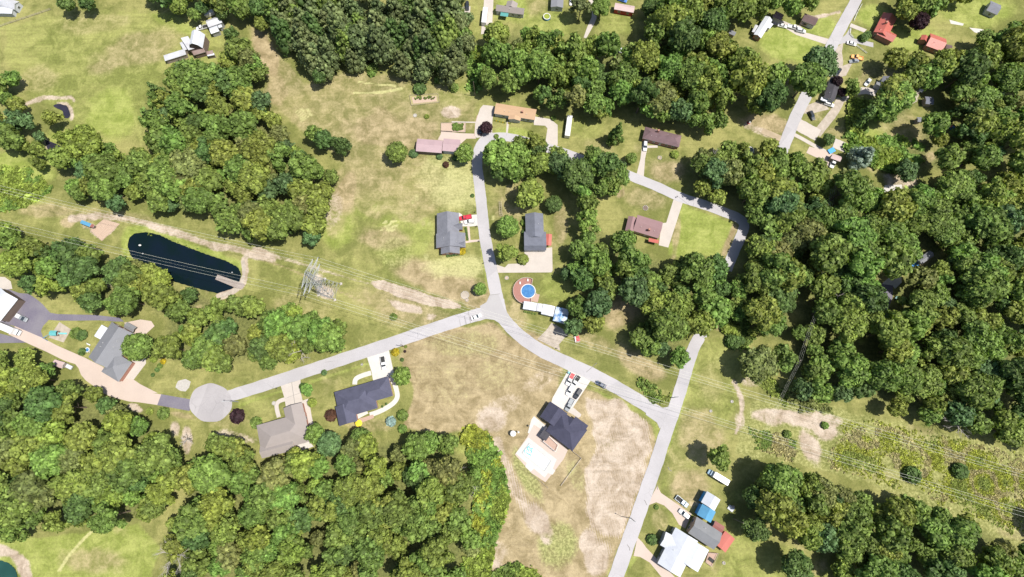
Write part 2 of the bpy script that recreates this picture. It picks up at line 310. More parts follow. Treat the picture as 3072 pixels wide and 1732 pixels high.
blob(1400, 1300, 30, 60, -25, LUSH, .7); blob(1330, 1200, 25, 80, -28, BRUSH, .7); blob(1390, 1370, 60, 60, 0, BRUSH, .7); blob(1290, 1440, 60, 30, 0, LUSH, .9); blob(1440, 1250, 14, 30, -15, LUSH, .5); blob(1210, 1110, 30, 20, 0, BARE, .7); blob(1530, 1120, 30, 25, 0, DRY, 1.0); blob(1270, 1250, 16, 60, -20, STRIPE, .6); blob(1310, 1230, 40, 90, -28, STRIPE, .9)
blob(1170, 1110, 50, 30, 0, LUSH, .6); blob(1230, 1200, 35, 110, 8, LUSH, 1.0)
# bright verges
for pts in ([(1520, 1452), (1580, 1310), (1630, 1190), (1655, 1110), (1640, 1060), (1600, 1030), (1500, 985)], [(1560, 1452), (1600, 1400)], [(1230, 755), (1215, 640), (1195, 480)], [(1240, 760), (1180, 790), (1000, 855)], [(1290, 830), (1380, 900), (1440, 940)], [(960, 905), (720, 980), (600, 1020)], [(1760, 870), (1720, 1000), (1690, 1100), (1650, 1200)]):
    stroke('F', pts, 9, LUSH, .65)
# lawns
blob(870, 890, 60, 25, -15, LUSH, .3); blob(640, 1010, 60, 35, 0, LUSH, .3); blob(560, 1050, 80, 30, 0, DRY, .35); blob(600, 1100, 70, 16, 10, BARE, .6); blob(470, 1110, 12, 45, 0, BARE, .85); blob(460, 1045, 40, 10, 10, DRY, .7)
blob(440, 1075, 14, 20, 0, BARE, .8); blob(340, 1025, 22, 10, 25, BARE, .9); blob(940, 1070, 80, 20, 0, DRY, .5); blob(830, 950, 30, 60, 0, DRY, .3)
blob(1300, 340, 60, 22, 5, LUSH, .9); blob(1480, 320, 60, 40, 0, LUSH, .4); blob(1500, 380, 60, 40, 0, DRY, .35); blob(1680, 430, 50, 40, 0, DRY, .7); blob(1620, 370, 30, 20, 0, DRY, .4)
blob(1620, 500, 70, 30, 10, DRY, .5); poly('F', [(1715, 510), (1840, 555), (1845, 580), (1800, 640), (1720, 650), (1680, 640)], LUSH, .85, 10); stroke('F', [(1848, 570), (1820, 640)], 14, DRY, .9); blob(1700, 600, 10, 60, 8, DRY, .7); blob(1560, 485, 14, 16, 0, DRY, .8)
blob(1400, 720, 60, 50, 0, LUSH, .55); blob(1290, 800, 40, 50, -20, DRY, .6); blob(1310, 660, 20, 60, 0, DRY, .3); blob(1290, 500, 60, 60, 0, DRY, .5); blob(1560, 780, 50, 60, 0, DRY, .8); blob(1530, 750, 40, 40, 0, DRY, .8); blob(1560, 690, 30, 40, 0, DRY, .7); blob(1600, 910, 80, 30, 30, DRY, .75); blob(1500, 860, 70, 20, 25, DRY, .5); blob(1410, 560, 20, 60, 0, DRY, .6); blob(1330, 850, 45, 25, 30, LUSH, .3)
poly('F', [(1750, 860), (1830, 840), (1880, 900), (1870, 1000), (1800, 1100), (1750, 1200), (1660, 1230), (1700, 1060)], LUSH, .4, 14); blob(1770, 1110, 70, 80, 0, DRY, .6); blob(1790, 960, 40, 60, 0, DRY, .35); blob(1700, 1180, 40, 60, 0, DRY, .4); blob(1730, 1230, 50, 60, 0, DRY, .7); stroke('F', [(1845, 960), (1865, 1010), (1860, 1060), (1850, 1090)], 10, BARE, .8); blob(1860, 1060, 16, 30, 0, BARE, .6); blob(1820, 820, 40, 20, 20, DRY, .8); blob(1890, 960, 26, 14, 0, BARE, .6)
poly('F', [(1880, 1000), (2050, 1010), (2200, 1045), (2400, 1090), (2600, 1140), (2600, 1400), (2400, 1300), (2200, 1230), (2080, 1190), (1960, 1170), (1850, 1140)], BRUSH, .55, 16)
poly('F', [(1880, 1020), (1960, 1030), (2060, 1030), (2110, 1070), (2100, 1100), (2030, 1085), (1960, 1075), (1890, 1055)], BARE, .78, 26); blob(2040, 1130, 24, 50, -25, BARE, .9); blob(1990, 1050, 80, 16, 12, BARE, .9); blob(2070, 1080, 34, 26, 30, BARE, .85); blob(2080, 1060, 40, 20, 0, BARE, .75); stroke('F', [(1900, 1035), (2060, 1075), (2200, 1110)], 10, BARE, .5)
blob(2200, 1190, 60, 20, 10, DRY, .6); blob(2350, 1150, 120, 40, 15, LUSH, .35); blob(2500, 1230, 80, 30, 20, DRY, .6); blob(2540, 1330, 50, 30, 20, DRY, .9); blob(2300, 1090, 60, 20, 10, DRY, .5)
poly('F', [(1830, 1300), (1900, 1340), (2020, 1380), (2080, 1440), (2080, 1460), (1800, 1460), (1820, 1380)], LUSH, .45, 10); blob(1700, 1320, 60, 60, 0, LUSH, .3); blob(1740, 1270, 30, 25, 0, BARE, .35); blob(1660, 1310, 20, 30, 0, DRY, .5); blob(2060, 1430, 30, 25, 0, DRY, .5)
# north-east lots
blob(1990, 110, 90, 55, 20, LUSH, .95); blob(2070, 70, 50, 30, 0, LUSH, .8); blob(2190, 45, 40, 30, 0, LUSH, .9); blob(2170, 90, 40, 18, 0, LUSH, .6); blob(2300, 100, 70, 40, 0, LUSH, .8); stroke('F', [(2110, 30), (2060, 42), (2040, 45)], 8, BARE, .8); stroke('T20', [(1780, 950), (1860, 985), (1933, 1020)], 14, BARE, .7)
blob(2220, 200, 60, 40, 0, DRY, .6); blob(2270, 330, 100, 50, 30, DRY, .55); blob(2200, 310, 50, 60, 20, LUSH, .9); blob(2060, 270, 30, 40, 20, DRY, .5); blob(1930, 310, 60, 22, 10, DRY, .8); blob(2450, 280, 60, 40, 0, DRY, .5); blob(2440, 30, 100, 40, 0, LUSH, .7); blob(2100, 330, 30, 20, 0, DRY, .5); blob(2330, 400, 40, 20, -20, DRY, .7); blob(2200, 400, 60, 30, 0, DRY, .6); blob(2270, 450, 60, 30, 0, BARE, .7); blob(2500, 25, 60, 30, 0, LUSH, .8)
blob(1560, 60, 60, 40, 0, LUSH, .5); blob(1380, 60, 70, 40, 0, LUSH, .6); blob(1350, 20, 40, 30, 0, DRY, .4); blob(1195, 70, 14, 60, 0, LUSH, .4); blob(1290, 20, 50, 40, 0, LUSH, .9); blob(1180, 210, 16, 40, 0, BARE, .35); blob(1310, 400, 20, 20, 0, DRY, .5); blob(2300, 660, 50, 30, 0, DRY, .8); blob(2160, 860, 20, 12, 0, LUSH, .8); blob(2240, 700, 30, 50, 30, DRY, .5)
# field bottom left
poly('F', [(-40, 1350), (100, 1350), (240, 1330), (350, 1310), (400, 1380), (380, 1470), (-40, 1470)], LUSH, .75, 10); blob(240, 1410, 90, 40, 0, DRY, .6); stroke('T02', [(690, 1110), (600, 1200), (520, 1290), (450, 1400)], 6, PALE, 1.0)
stroke('T02', [(-60, 1250), (30, 1255), (110, 1290), (170, 1350), (200, 1460), (200, 1560)], 30, BARE, 1.1)
# little marks
stroke('T10', [(770, 615), (850, 632), (950, 640), (1050, 650)], 4, PALE, 1.1); stroke('T10', [(740, 700), (860, 700), (960, 695), (1100, 670)], 5, PALE, 1.0)
for i in range(6): stroke('T10', [(300 + 8 * i, 850 + 14 * i), (350 + 10 * i, 820 + 12 * i), (400 + 6 * i, 825 + 10 * i)], 3, PALE, .7)
_r = random.Random(3)
for i in range(26):
    x = _r.uniform(940, 1060); y = _r.uniform(215, 300); stroke('T11', [(x, y), (x + 12, y - 4)], 3, PALE, .9)
for i in range(60):
    x = _r.uniform(930, 1240); y = _r.uniform(480, 700); blob(x, y, _r.uniform(4, 13), _r.uniform(4, 9), _r.uniform(0, 180), _r.choice((LUSH, PALE, BRUSH, DRY)), _r.uniform(.3, .6))
for i in range(140):
    x = _r.uniform(0, 2575); y = _r.uniform(0, 1452); blob(x, y, _r.uniform(10, 45), _r.uniform(8, 25), _r.uniform(0, 180), _r.choice((LUSH, DRY, BRUSH)), _r.uniform(.15, .4))
poly('T01', [(780, 200), (905, 240), (850, 310), (770, 370), (680, 290)], BARE, 1.1, 4); poly('newh', [(180, 860), (330, 700), (500, 400), (700, 600), (960, 780), (700, 1200), (400, 1400), (100, 1050)], DRY, .6, 20)
for c in ((575, 110),): blob(*c, 20, 12, 0, BARE, .4)

def build_ground():
    st = .85; X0, X1, Y0, Y1 = -310, 310, -110, 260
    xs = list(np.arange(X0, X1 + .1, st)); ys = list(np.arange(Y0, Y1 + .1, st))
    far = [3, 8, 20, 60, 200, 700, 2200, 6000]
    xs = np.array([xs[0] - f for f in far[::-1]] + xs + [xs[-1] + f for f in far]); ys = np.array([ys[0] - f for f in far[::-1]] + ys + [ys[-1] + f for f in far])
    gx, gy = np.meshgrid(xs, ys); nx, ny = len(xs), len(ys)
    dz = -CAM_H; depth = gy * CP - dz * SP; depth = np.maximum(depth, 30.0)
    px = 1536 + FOC * gx / depth; py = 866 - FOC * (gy * SP + dz * CP) / depth
    gz = np.zeros(gx.shape)
    for p, dd in ((POND_LONG, 1.0), (POND_TINY, .9), (POND_CRES, .8), (POND_GREEN, 1.0)):
        ins = pip(px, py, p); d = pdist(px, py, p); gz = np.where(ins | (d < 4), np.minimum(gz, -dd * np.clip(np.where(ins, d + 4, 4 - d) / 7, 0, 1)), gz)
    A = np.zeros((7,) + gx.shape)
    n1 = vnoise(gx, gy, 9.0) + .5 * vnoise(gx + 40, gy, 3.5); n1 = (n1 / 1.5 - .5)
    for ch, kind, pts, v, f in paints:
        if kind == 'b':
            cx, cy, rx, ry, ro = pts; ux = (px - cx) * math.cos(ro) + (py - cy) * math.sin(ro); uy = -(px - cx) * math.sin(ro) + (py - cy) * math.cos(ro)
            d = np.sqrt((ux / rx) ** 2 + (uy / ry) ** 2) + n1 * .7; m = v * np.clip((1.25 - d) / .6, 0, 1)
        elif kind == 'p':
            q = np.array(pts); sel = (px > q[:, 0].min() - 3 * f) & (px < q[:, 0].max() + 3 * f) & (py > q[:, 1].min() - 3 * f) & (py < q[:, 1].max() + 3 * f)
            m = np.zeros(gx.shape); d = pdist(px[sel], py[sel], pts); d = np.where(pip(px[sel], py[sel], pts), d, -d) + n1[sel] * f * 2.2
            m[sel] = v * np.clip(d / f + .5, 0, 1)
        else:
            q = np.array(pts); sel = (px > q[:, 0].min() - 3 * f) & (px < q[:, 0].max() + 3 * f) & (py > q[:, 1].min() - 3 * f) & (py < q[:, 1].max() + 3 * f)
            m = np.zeros(gx.shape); d = pdist(px[sel], py[sel], pts, False) + n1[sel] * f; m[sel] = v * np.clip(1.5 - d / (f * .7), 0, 1)
        A[ch] = np.maximum(A[ch], m)
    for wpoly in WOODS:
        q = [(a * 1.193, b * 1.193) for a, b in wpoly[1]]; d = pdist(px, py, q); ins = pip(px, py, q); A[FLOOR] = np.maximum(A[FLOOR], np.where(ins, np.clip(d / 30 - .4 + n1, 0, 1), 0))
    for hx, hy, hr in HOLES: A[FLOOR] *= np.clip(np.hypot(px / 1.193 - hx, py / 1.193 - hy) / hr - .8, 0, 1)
    co = np.stack([gx, gy, gz], -1).reshape(-1, 3)
    i = np.arange(nx * ny).reshape(ny, nx); f = np.stack([i[:-1, :-1], i[:-1, 1:], i[1:, 1:], i[1:, :-1]], -1).reshape(-1, 4)
    me = bpy.data.meshes.new('ground'); me.vertices.add(len(co)); me.vertices.foreach_set('co', co.ravel())
    me.loops.add(f.size); me.loops.foreach_set('vertex_index', f.ravel()); me.polygons.add(len(f)); me.polygons.foreach_set('loop_start', np.arange(len(f)) * 4); me.update()
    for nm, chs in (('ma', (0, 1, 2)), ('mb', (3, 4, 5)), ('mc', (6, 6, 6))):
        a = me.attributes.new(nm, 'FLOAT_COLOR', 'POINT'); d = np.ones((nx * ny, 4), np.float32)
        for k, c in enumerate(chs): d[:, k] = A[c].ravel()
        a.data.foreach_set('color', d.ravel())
    k = NT('ground')
    def attr(n):
        a = k.n('ShaderNodeAttribute'); a.attribute_name = n; s = k.n('ShaderNodeSeparateColor'); k.l(a.outputs['Color'], s.inputs[0]); return s.outputs
    ma, mb, mc = attr('ma'), attr('mb'), attr('mc')
    big = k.noise(.035, 3); mid = k.noise(.17, 5, .62, dist=.6); fin = k.noise(.9, 4, .7); spk = k.noise(2.6, 2, .6)
    jit = k.math('SUBTRACT', k.math('ADD', k.math('MULTIPLY', mid, .6), k.math('MULTIPLY', fin, .55)), .575)
    def msk(s, amp=1.5, lo=.15, hi=.85):     # noise only breaks the mask where it is partly on
        e = k.math('MULTIPLY', s, k.math('ADD', 1.0, 0.0)); return k.ramp(k.math('ADD', e, k.math('MULTIPLY', jit, amp)), lo, hi)
    grass = k.mix(k.ramp(k.math('ADD', mid, k.math('MULTIPLY', k.math('SUBTRACT', big, .5), 1.2)), .3, .75), (.126, .136, .040), (.234, .226, .083))
    c = k.mix(msk(ma[1], 1.0, .1, 1.0), grass, k.mix(k.ramp(mid, .3, .7), (.165, .205, .042), (.262, .288, .085)))
    c = k.mix(msk(ma[0], 1.1, .12, 1.0), c, k.mix(k.ramp(mid, .3, .7), (.19, .15, .08), (.34, .275, .165)))
    c = k.mix(k.math('MULTIPLY', msk(mb[2], 1.1, .15, .9), .9), c, k.mix(fin, (.31, .31, .135), (.41, .39, .19)))
    brush = k.mix(k.ramp(fin, .38, .62), (.135, .155, .045), (.29, .29, .12))
    c = k.mix(msk(mb[0], 1.2, .2, .9), c, brush)
    bare = k.mix(k.ramp(mid, .3, .7), (.265, .21, .155), (.415, .35, .285))
    wv = k.n('ShaderNodeTexWave'); wv.wave_type = 'BANDS'; wv.bands_direction = 'X'; wv.inputs['Scale'].default_value = .33; wv.inputs['Distortion'].default_value = 2.2; wv.inputs['Detail'].default_value = 3; wv.inputs['Detail Scale'].default_value = .8
    mp = k.n('ShaderNodeMapping'); mp.inputs['Rotation'].default_value = (0, 0, R(-12)); k.l(k.pos(), mp.inputs['Vector']); k.l(mp.outputs[0], wv.inputs['Vector'])
    stp = k.math('MULTIPLY', k.math('SUBTRACT', wv.outputs['Fac'], .5), mb[1])
    bm_ = k.ramp(k.math('ADD', k.math('ADD', ma[2], k.math('MULTIPLY', jit, 1.4)), k.math('MULTIPLY', stp, .5)), .3, .85)
    c = k.mix(bm_, c, bare)
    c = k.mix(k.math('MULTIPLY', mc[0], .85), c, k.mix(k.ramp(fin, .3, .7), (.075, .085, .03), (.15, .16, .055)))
    def streak(rot, sx, sy, sc_):
        m_ = k.n('ShaderNodeMapping'); m_.inputs['Rotation'].default_value = (0, 0, R(rot)); m_.inputs['Scale'].default_value = (sx, sy, 1); k.l(k.pos(), m_.inputs['Vector']); return k.noise(sc_, 3, .6, vec=m_.outputs[0])
    st_ = k.math('MULTIPLY', k.math('SUBTRACT', k.math('ADD', streak(-18, .06, 1, .7), k.math('MULTIPLY', streak(62, .05, 1, .9), .6)), .8), k.math('MULTIPLY', k.ramp(big, .35, .65), .55))
    v = k.math('ADD', k.math('ADD', k.math('MULTIPLY', k.ramp(spk, .2, .8), .30), .85), st_)
    v = k.math('MULTIPLY', v, k.math('ADD', k.math('MULTIPLY', k.ramp(fin, .25, .75), .26), .87))
    cm = k.n('ShaderNodeCombineColor')
    for j in range(3): k.l(v, cm.inputs[j])
    c = k.mix(1.0, c, cm.outputs[0], 'MULTIPLY')
    k.l(c, k.p.inputs['Base Color']); k.p.inputs['Roughness'].default_value = .95; k.p.inputs['Specular IOR Level'].default_value = .1
    k.bump(fin, .5, .35)
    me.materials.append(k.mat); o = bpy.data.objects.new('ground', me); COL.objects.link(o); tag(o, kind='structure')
    return o

# ------------------------------------------------------------------ roads, drives and paths
Z = [0, .10]; LV = ['road']
def nz():
    Z[0] += 1
    return {'road': .085, 'drive': .03, 'mark': .125}[LV[0]] + .004 * (Z[0] % (9 if LV[0] == 'road' else 12))
def sheet(name, pts, mat, th=.0, z=None):
    z = z or nz(); mb = MB(); w_ = [at(x, y, z) for x, y in pts]; mb.prism([(p.x, p.y) for p in w_], -.05, z)
    o = mb.build(name, mat); tag(o, kind='structure')
    bm = bmesh.new(); bm.from_mesh(o.data); bmesh.ops.triangulate(bm, faces=[f for f in bm.faces if len(f.verts) > 4]); bm.to_mesh(o.data); bm.free(); return o
def ribbon(name, fr, pts, wd, mat, per=6, z=None):
    wd2 = wd if isinstance(wd, (int, float)) else wd[0]; z = z or nz(); c = spline([at(*q, 0)[:2] for q in g(fr, pts)], per); n = len(c); L = []; Rr = []
    for i in range(n):
        a = c[max(i - 1, 0)]; b = c[min(i + 1, n - 1)]; d = Vector((b[0] - a[0], b[1] - a[1])).normalized(); t = i / (n - 1)
        w_ = (wd if isinstance(wd, (int, float)) else wd[0] + (wd[1] - wd[0]) * t) / 2 * (1 + (.02 * math.sin(i * 2.3) + .02 * math.sin(i * 5.1) if wd2 > 3.5 else 0))
        L.append((c[i][0] - d.y * w_, c[i][1] + d.x * w_)); Rr.append((c[i][0] + d.y * w_, c[i][1] - d.x * w_))
    mb = MB(); vs = [(*p, z) for p in L] + [(*p, z) for p in Rr] + [(*p, -.05) for p in L] + [(*p, -.05) for p in Rr]; fs = []
    for i in range(n - 1): fs += [(i, n + i, n + i + 1, i + 1), (i, i + 1, 2 * n + i + 1, 2 * n + i), (n + i + 1, n + i, 3 * n + i, 3 * n + i + 1)]
    fs += [(n, 0, 2 * n, 3 * n), (n - 1, 2 * n - 1, 4 * n - 1, 3 * n - 1)]
    mb.add(vs, fs); o = mb.build(name, mat); return tag(o, kind='structure')
def roads():
    A = M['asphalt']
    ribbon('road', 'P', [(1640, 447), (1590, 428), (1535, 414), (1490, 411), (1456, 420), (1438, 445), (1431, 490), (1437, 545), (1444, 610), (1452, 690), (1464, 760), (1478, 830), (1490, 890), (1498, 935)], (4.0, 5.6), A)
    ribbon('road', 'P', [(1600, 432), (1700, 462), (1774, 490), (1850, 512), (1900, 532), (1970, 560), (2040, 592), (2112, 615), (2180, 640), (2215, 655), (2232, 675), (2222, 710), (2200, 760), (2180, 810)], 4.6, A)
    ribbon('road', 'P', [(1510, 928), (1460, 938), (1404, 953), (1290, 990), (1165, 1033), (1040, 1074), (960, 1101), (887, 1125), (768, 1164), (700, 1185), (650, 1203)], (5.6, 5.0), A)
    ribbon('road', 'P', [(1494, 900), (1502, 940), (1520, 968), (1560, 1008), (1620, 1050), (1695, 1086), (1770, 1120), (1845, 1160), (1920, 1205), (1985, 1246)], 5.5, A)
    ribbon('road', 'P', [(2130, 960), (2106, 1000), (2082, 1042), (2062, 1100), (2045, 1158), (2020, 1235), (1992, 1315), (1970, 1385), (1940, 1470), (1912, 1552), (1880, 1640), (1848, 1732), (1810, 1840)], (4.8, 6.0), A)
    ribbon('road', 'P', [(2600, -90), (2567, 2), (2536, 60), (2506, 116), (2478, 170), (2450, 225), (2415, 295), (2385, 355), (2360, 418), (2335, 480)], 5.4, A)
    sheet('turning_circle', [(632 + (64 + math.sin(5 * t)) * math.cos(t), 1209 + (58 + 1.2 * math.sin(7 * t)) * math.sin(t)) for t in [k * 2 * math.pi / 40 for k in range(40)]], M['asphalt_round'])
    sheet('road_junction', g('T11', [(1690, 860), (1740, 830), (1765, 775), (1830, 770), (1870, 870), (1925, 960), (1945, 1010), (1870, 1010), (1800, 965), (1730, 955)]), M['asphalt_seam'])
    sheet('road_junction', g('T22', [(1020, 155), (1130, 175), (1180, 165), (1215, 100), (1180, 260), (1115, 330), (1095, 285), (1010, 225)]), A)
    LV[0] = 'drive'; C, Wh, Pk, Gr, Dk = M['concrete'], M['concrete_white'], M['concrete_pink'], M['gravel'], M['asphalt_dark']
    D = lambda n, fr, pts, m: sheet(n, g(fr, pts), m)
    D('driveway', 'mid1', [(1010, 155), (1150, 170), (1165, 200), (1135, 330), (1130, 400), (1130, 560), (925, 590), (900, 560), (905, 400), (970, 200)], C)
    D('driveway', 'T20', [(165, 880), (290, 900), (345, 945), (345, 1090), (320, 1150), (210, 1150), (250, 1090), (268, 970), (250, 950), (165, 945)], C)
    D('garage_apron', 'mid1', [(450, 540), (455, 505), (600, 515), (700, 528), (905, 535), (915, 600), (790, 600), (700, 680), (600, 640), (410, 615)], Pk)
    D('paver_path', 'mid1', [(930, 290), (965, 270), (945, 380), (930, 560), (890, 560), (905, 390)], M['deckpink'])
    D('path', 'mid1', [(1322, 375), (1352, 375), (1332, 555), (1308, 555)], C); D('path', 'mid1', [(590, 372), (600, 370), (940, 378), (940, 392), (600, 388)], C)
    D('driveway', 'T20', [(985, 1075), (1020, 1100), (1100, 1098), (1100, 1116), (1022, 1118), (1005, 1200), (995, 1335), (940, 1320), (970, 1200)], C)
    D('driveway', 'T21', [(1225, 38), (1295, 62), (1180, 418), (1108, 400), (1130, 235), (1165, 230)], C)
    D('driveway', 'mid2', [(440, 175), (480, 195), (500, 218), (720, 200), (740, 355), (600, 368), (495, 365), (450, 260)], Wh)
    D('path', 'mid2', [(560, 360), (592, 360), (606, 555), (764, 545), (768, 568), (540, 597), (535, 575), (582, 568)], Pk)
    D('driveway', 'mid2', [(1310, 715), (1735, 655), (1742, 980), (1725, 1003), (985, 1008), (965, 895), (1080, 935), (1130, 885), (1330, 880), (1370, 830), (1350, 720)], C)
    D('driveway', 'T21', [(300, 985), (430, 1060), (355, 1150), (365, 1200), (190, 1110), (260, 1040)], Gr)
    D('driveway', 'newh', [(750, 35), (1020, 165), (760, 560), (540, 440), (555, 380)], Wh); D('path', 'newh', [(800, 490), (905, 580), (893, 608), (868, 622), (740, 545)], C)
    D('driveway', 'h12', [(1395, 155), (1650, 70), (1715, 370), (1700, 400), (1640, 400), (1470, 440), (1450, 330)], Wh)
    ribbon('path', 'h12', [(1445, 345), (1360, 370), (1290, 400), (1262, 430), (1255, 480)], 2.0, Wh); ribbon('path', 'h12', [(1670, 400), (1715, 470), (1742, 550), (1748, 630), (1700, 700), (1600, 765), (1500, 810), (1430, 832)], 2.0, Wh)
    D('patio', 'h12', [(1265, 835), (1395, 785), (1415, 815), (1290, 880)], Wh); D('patio', 'h12', [(1280, 885), (1470, 828), (1480, 868), (1300, 935)], M['deckpink'])
    D('driveway', 'h12', [(395, 495), (625, 425), (625, 560), (655, 690), (640, 760), (455, 740), (440, 640)], C)
    for a, b in (((520, 460), (560, 730)), ((445, 640), (640, 570))): D('concrete_joint', 'h12', [(a[0], a[1]), (a[0] + 6, a[1] + 1), (b[0] + 6, b[1] + 1), (b[0], b[1])], M['line'])
    ribbon('path', 'h12', [(450, 650), (385, 672), (352, 705), (350, 760), (375, 860)], 1.7, C); ribbon('path', 'h12', [(670, 660), (695, 760), (712, 860), (735, 960)], 3.2, C); D('patio', 'h12', [(540, 1200), (720, 1140), (780, 1200), (560, 1270)], Wh)
    D('driveway', 'P', g('left', [(180, 640), (520, 785), (700, 880), (1020, 1020), (1160, 1090), (1240, 1130), (1420, 1290), (1510, 1270), (1620, 1290), (1700, 1345), (1910, 1452)]) + g('T02', [(1150, 62), (1217, 72), (1187, 152), (1050, 132), (970, 125), (840, 90)]) + g('left', [(1220, 1440), (1140, 1370), (1040, 1300), (980, 1230), (950, 1150), (910, 1100), (800, 1065), (740, 1040), (560, 950), (380, 870), (100, 740)]), Pk)
    D('path', 'left', [(1500, 1300), (1540, 1200), (1590, 1090), (1610, 1015), (1700, 1005), (1762, 1035), (1768, 1090), (1612, 1295)], C)
    D('asphalt_yard', 'left', [(40, 170), (230, 240), (350, 250), (450, 320), (520, 380), (580, 450), (610, 480), (700, 495), (900, 500), (1150, 505), (1450, 540), (1500, 585), (1380, 585), (1200, 570), (900, 575), (680, 572), (590, 565), (520, 640), (495, 700), (530, 800), (180, 642), (-120, 560), (-120, 180)], Dk)
    D('asphalt_yard', 'left', [(-120, 700), (180, 775), (330, 840), (-120, 850)], Dk); D('concrete_pad', 'left', [(-60, 40), (60, 48), (130, 100), (150, 190), (30, 200), (-60, 180)], C); D('driveway', 'T02', [(1212, 70), (1455, 112), (1430, 197), (1182, 152)], Dk)
    D('patio', 'left', [(1500, 600), (1700, 560), (1830, 580), (1870, 640), (1760, 740), (1640, 740)], Pk)
    D('play_pit', 'left', [(720, 590), (860, 680), (770, 838), (590, 780)], M['gravel'])
    D('driveway', 'br', [(215, 320), (260, 410), (640, 670), (560, 850), (480, 800), (400, 660), (300, 565), (200, 525), (110, 560), (150, 440)], Pk)
    D('driveway', 'br', [(-30, 960), (30, 1020), (80, 1090), (190, 1205), (460, 1480), (290, 1480), (120, 1270), (0, 1200), (-80, 1190)], Pk)
    D('driveway', 'top', [(380, -40), (510, -40), (492, 300), (500, 350), (440, 455), (335, 475), (350, 300), (372, 100)], C)
    D('driveway', 'top', [(1800, -30), (1900, -10), (1942, 80), (1932, 250), (1900, 330), (1790, 530), (1752, 520), (1800, 380), (1862, 240), (1872, 100)], C); D('concrete_pad', 'top', [(-10, 90), (190, 88), (186, 176), (60, 165)], C)
    D('driveway', 'tr1', [(540, 310), (620, 300), (760, 360), (880, 375), (912, 440), (920, 465), (1290, 568), (1240, 645), (950, 550), (820, 510), (640, 400), (550, 375), (440, 345)], C)
    D('driveway', 'tr1', [(1470, 560), (1540, 500), (1600, 400), (1618, 420), (1600, 500), (1650, 560), (1936, 622), (1936, 690), (1700, 632), (1540, 625), (1430, 650)], M['asphalt_seam']); D('path', 'tr1', [(1612, 340), (1842, 430), (1800, 472), (1590, 390)], C)
    D('gravel_drive', 'tr1', [(1330, 790), (1420, 680), (1500, 620), (1480, 760), (1500, 900), (1490, 960), (1640, 900), (1540, 1100), (1420, 1130), (1300, 1050), (1370, 900)], Gr)
    ribbon('gravel_drive', 'tr3', [(940, 405), (860, 560), (770, 680), (690, 780), (630, 860)], 4.0, Gr); ribbon('gravel_drive', 'tr3', [(390, 730), (520, 800), (650, 870)], 6.5, C)
    D('gravel_drive', 'tr3', [(480, 500), (640, 440), (740, 480), (790, 540), (700, 560), (560, 600), (450, 590)], Gr); ribbon('gravel_drive', 'tr3', [(960, 410), (1080, 330), (1250, 305), (1400, 345), (1520, 395)], 3.6, C)
    ribbon('path', 'tr3', [(330, 850), (480, 930), (620, 1010), (745, 1075)], 1.8, C); ribbon('driveway', 'tr3', [(850, 965), (960, 1010), (1110, 1075)], 5.0, C); D('concrete_pad', 'tr3', [(540, 1010), (740, 1060), (840, 1110), (850, 1200), (790, 1280), (740, 1200), (500, 1090)], Pk); ribbon('dirt_track', 'tr3', [(-60, 810), (60, 860), (190, 915)], 3, M['dirt'])
    D('gravel_drive', 'tr3', [(1690, 460), (1740, 430), (1840, 400), (1900, 300), (1936, 300), (1900, 440), (1800, 490), (1740, 500)], Gr)
    D('gravel_drive', 'T31', [(850, 700), (1000, 570), (1010, 680), (960, 730), (940, 705)], Wh); D('driveway', 'T31', [(850, 690), (945, 705), (940, 800), (900, 900), (850, 1000), (790, 990), (860, 900), (815, 780)], Dk)
    D('gravel_drive', 'T30', [(1370, 150), (1480, 180), (1470, 195), (1380, 180)], Wh); D('gravel_drive', 'T30', [(1520, 210), (1610, 220), (1720, 260), (1690, 280), (1560, 245)], Wh); D('gravel_drive', 'T30', [(880, 1400), (1010, 1395), (1020, 1452), (870, 1452)], Wh)
    D('driveway', 'T30', [(1240, 20), (1290, -20), (1320, -20), (1260, 60)], C)
    D('pond_path', 'T01', [(1820, 520), (1845, 508), (1858, 560), (1850, 640), (1830, 720), (1780, 760), (1660, 800), (1655, 780), (1760, 730), (1800, 690), (1832, 620)], M['gravel'])
    LV[0] = 'mark'
    # road cracks and patches sealed with tar
    r_ = random.Random(8)
    for cx, cy in ((2006, 1400), (1970, 1455), (1885, 1635), (1935, 1500)):
        pts = [(cx + r_.uniform(-3, 3) + i * 2.0, cy + i * 5 + r_.uniform(-2, 2)) for i in range(4)]; ribbon('road_crack', 'P', pts, .22, M['line'], 3)
    for fr, pts in (('P', [(1468, 886), (1500, 882)]), ('P', [(1404, 934), (1412, 970)]), ('T21', [(560, 1360), (640, 1290)])):
        ribbon('road_seam', fr, [pts[0], ((pts[0][0] + pts[1][0]) / 2 + .3, (pts[0][1] + pts[1][1]) / 2), pts[1]], .18, M['line'], 2)
    # water
    for nm, p, m, z in (('pond', POND_LONG, 'pond', -.35), ('pond', POND_TINY, 'pond2', -.3), ('pond', POND_CRES, 'pond2', -.3), ('pond', POND_GREEN, 'pond3', -.35)):
        cx = sum(q[0] for q in p) / len(p); cy = sum(q[1] for q in p) / len(p); q2 = [(cx + (x - cx) * 1.04, cy + (y - cy) * 1.08) for x, y in p]
        mb = MB(); w_ = [at(x, y, z) for x, y in spline(q2 + [q2[0]], 4)[:-1]]; ar = sum(w_[i].x * w_[(i + 1) % len(w_)].y - w_[(i + 1) % len(w_)].x * w_[i].y for i in range(len(w_)))
        mb.add(w_ if ar > 0 else w_[::-1], [tuple(range(len(w_)))]); o = mb.build(nm, M[m]); tag(o, kind='structure')
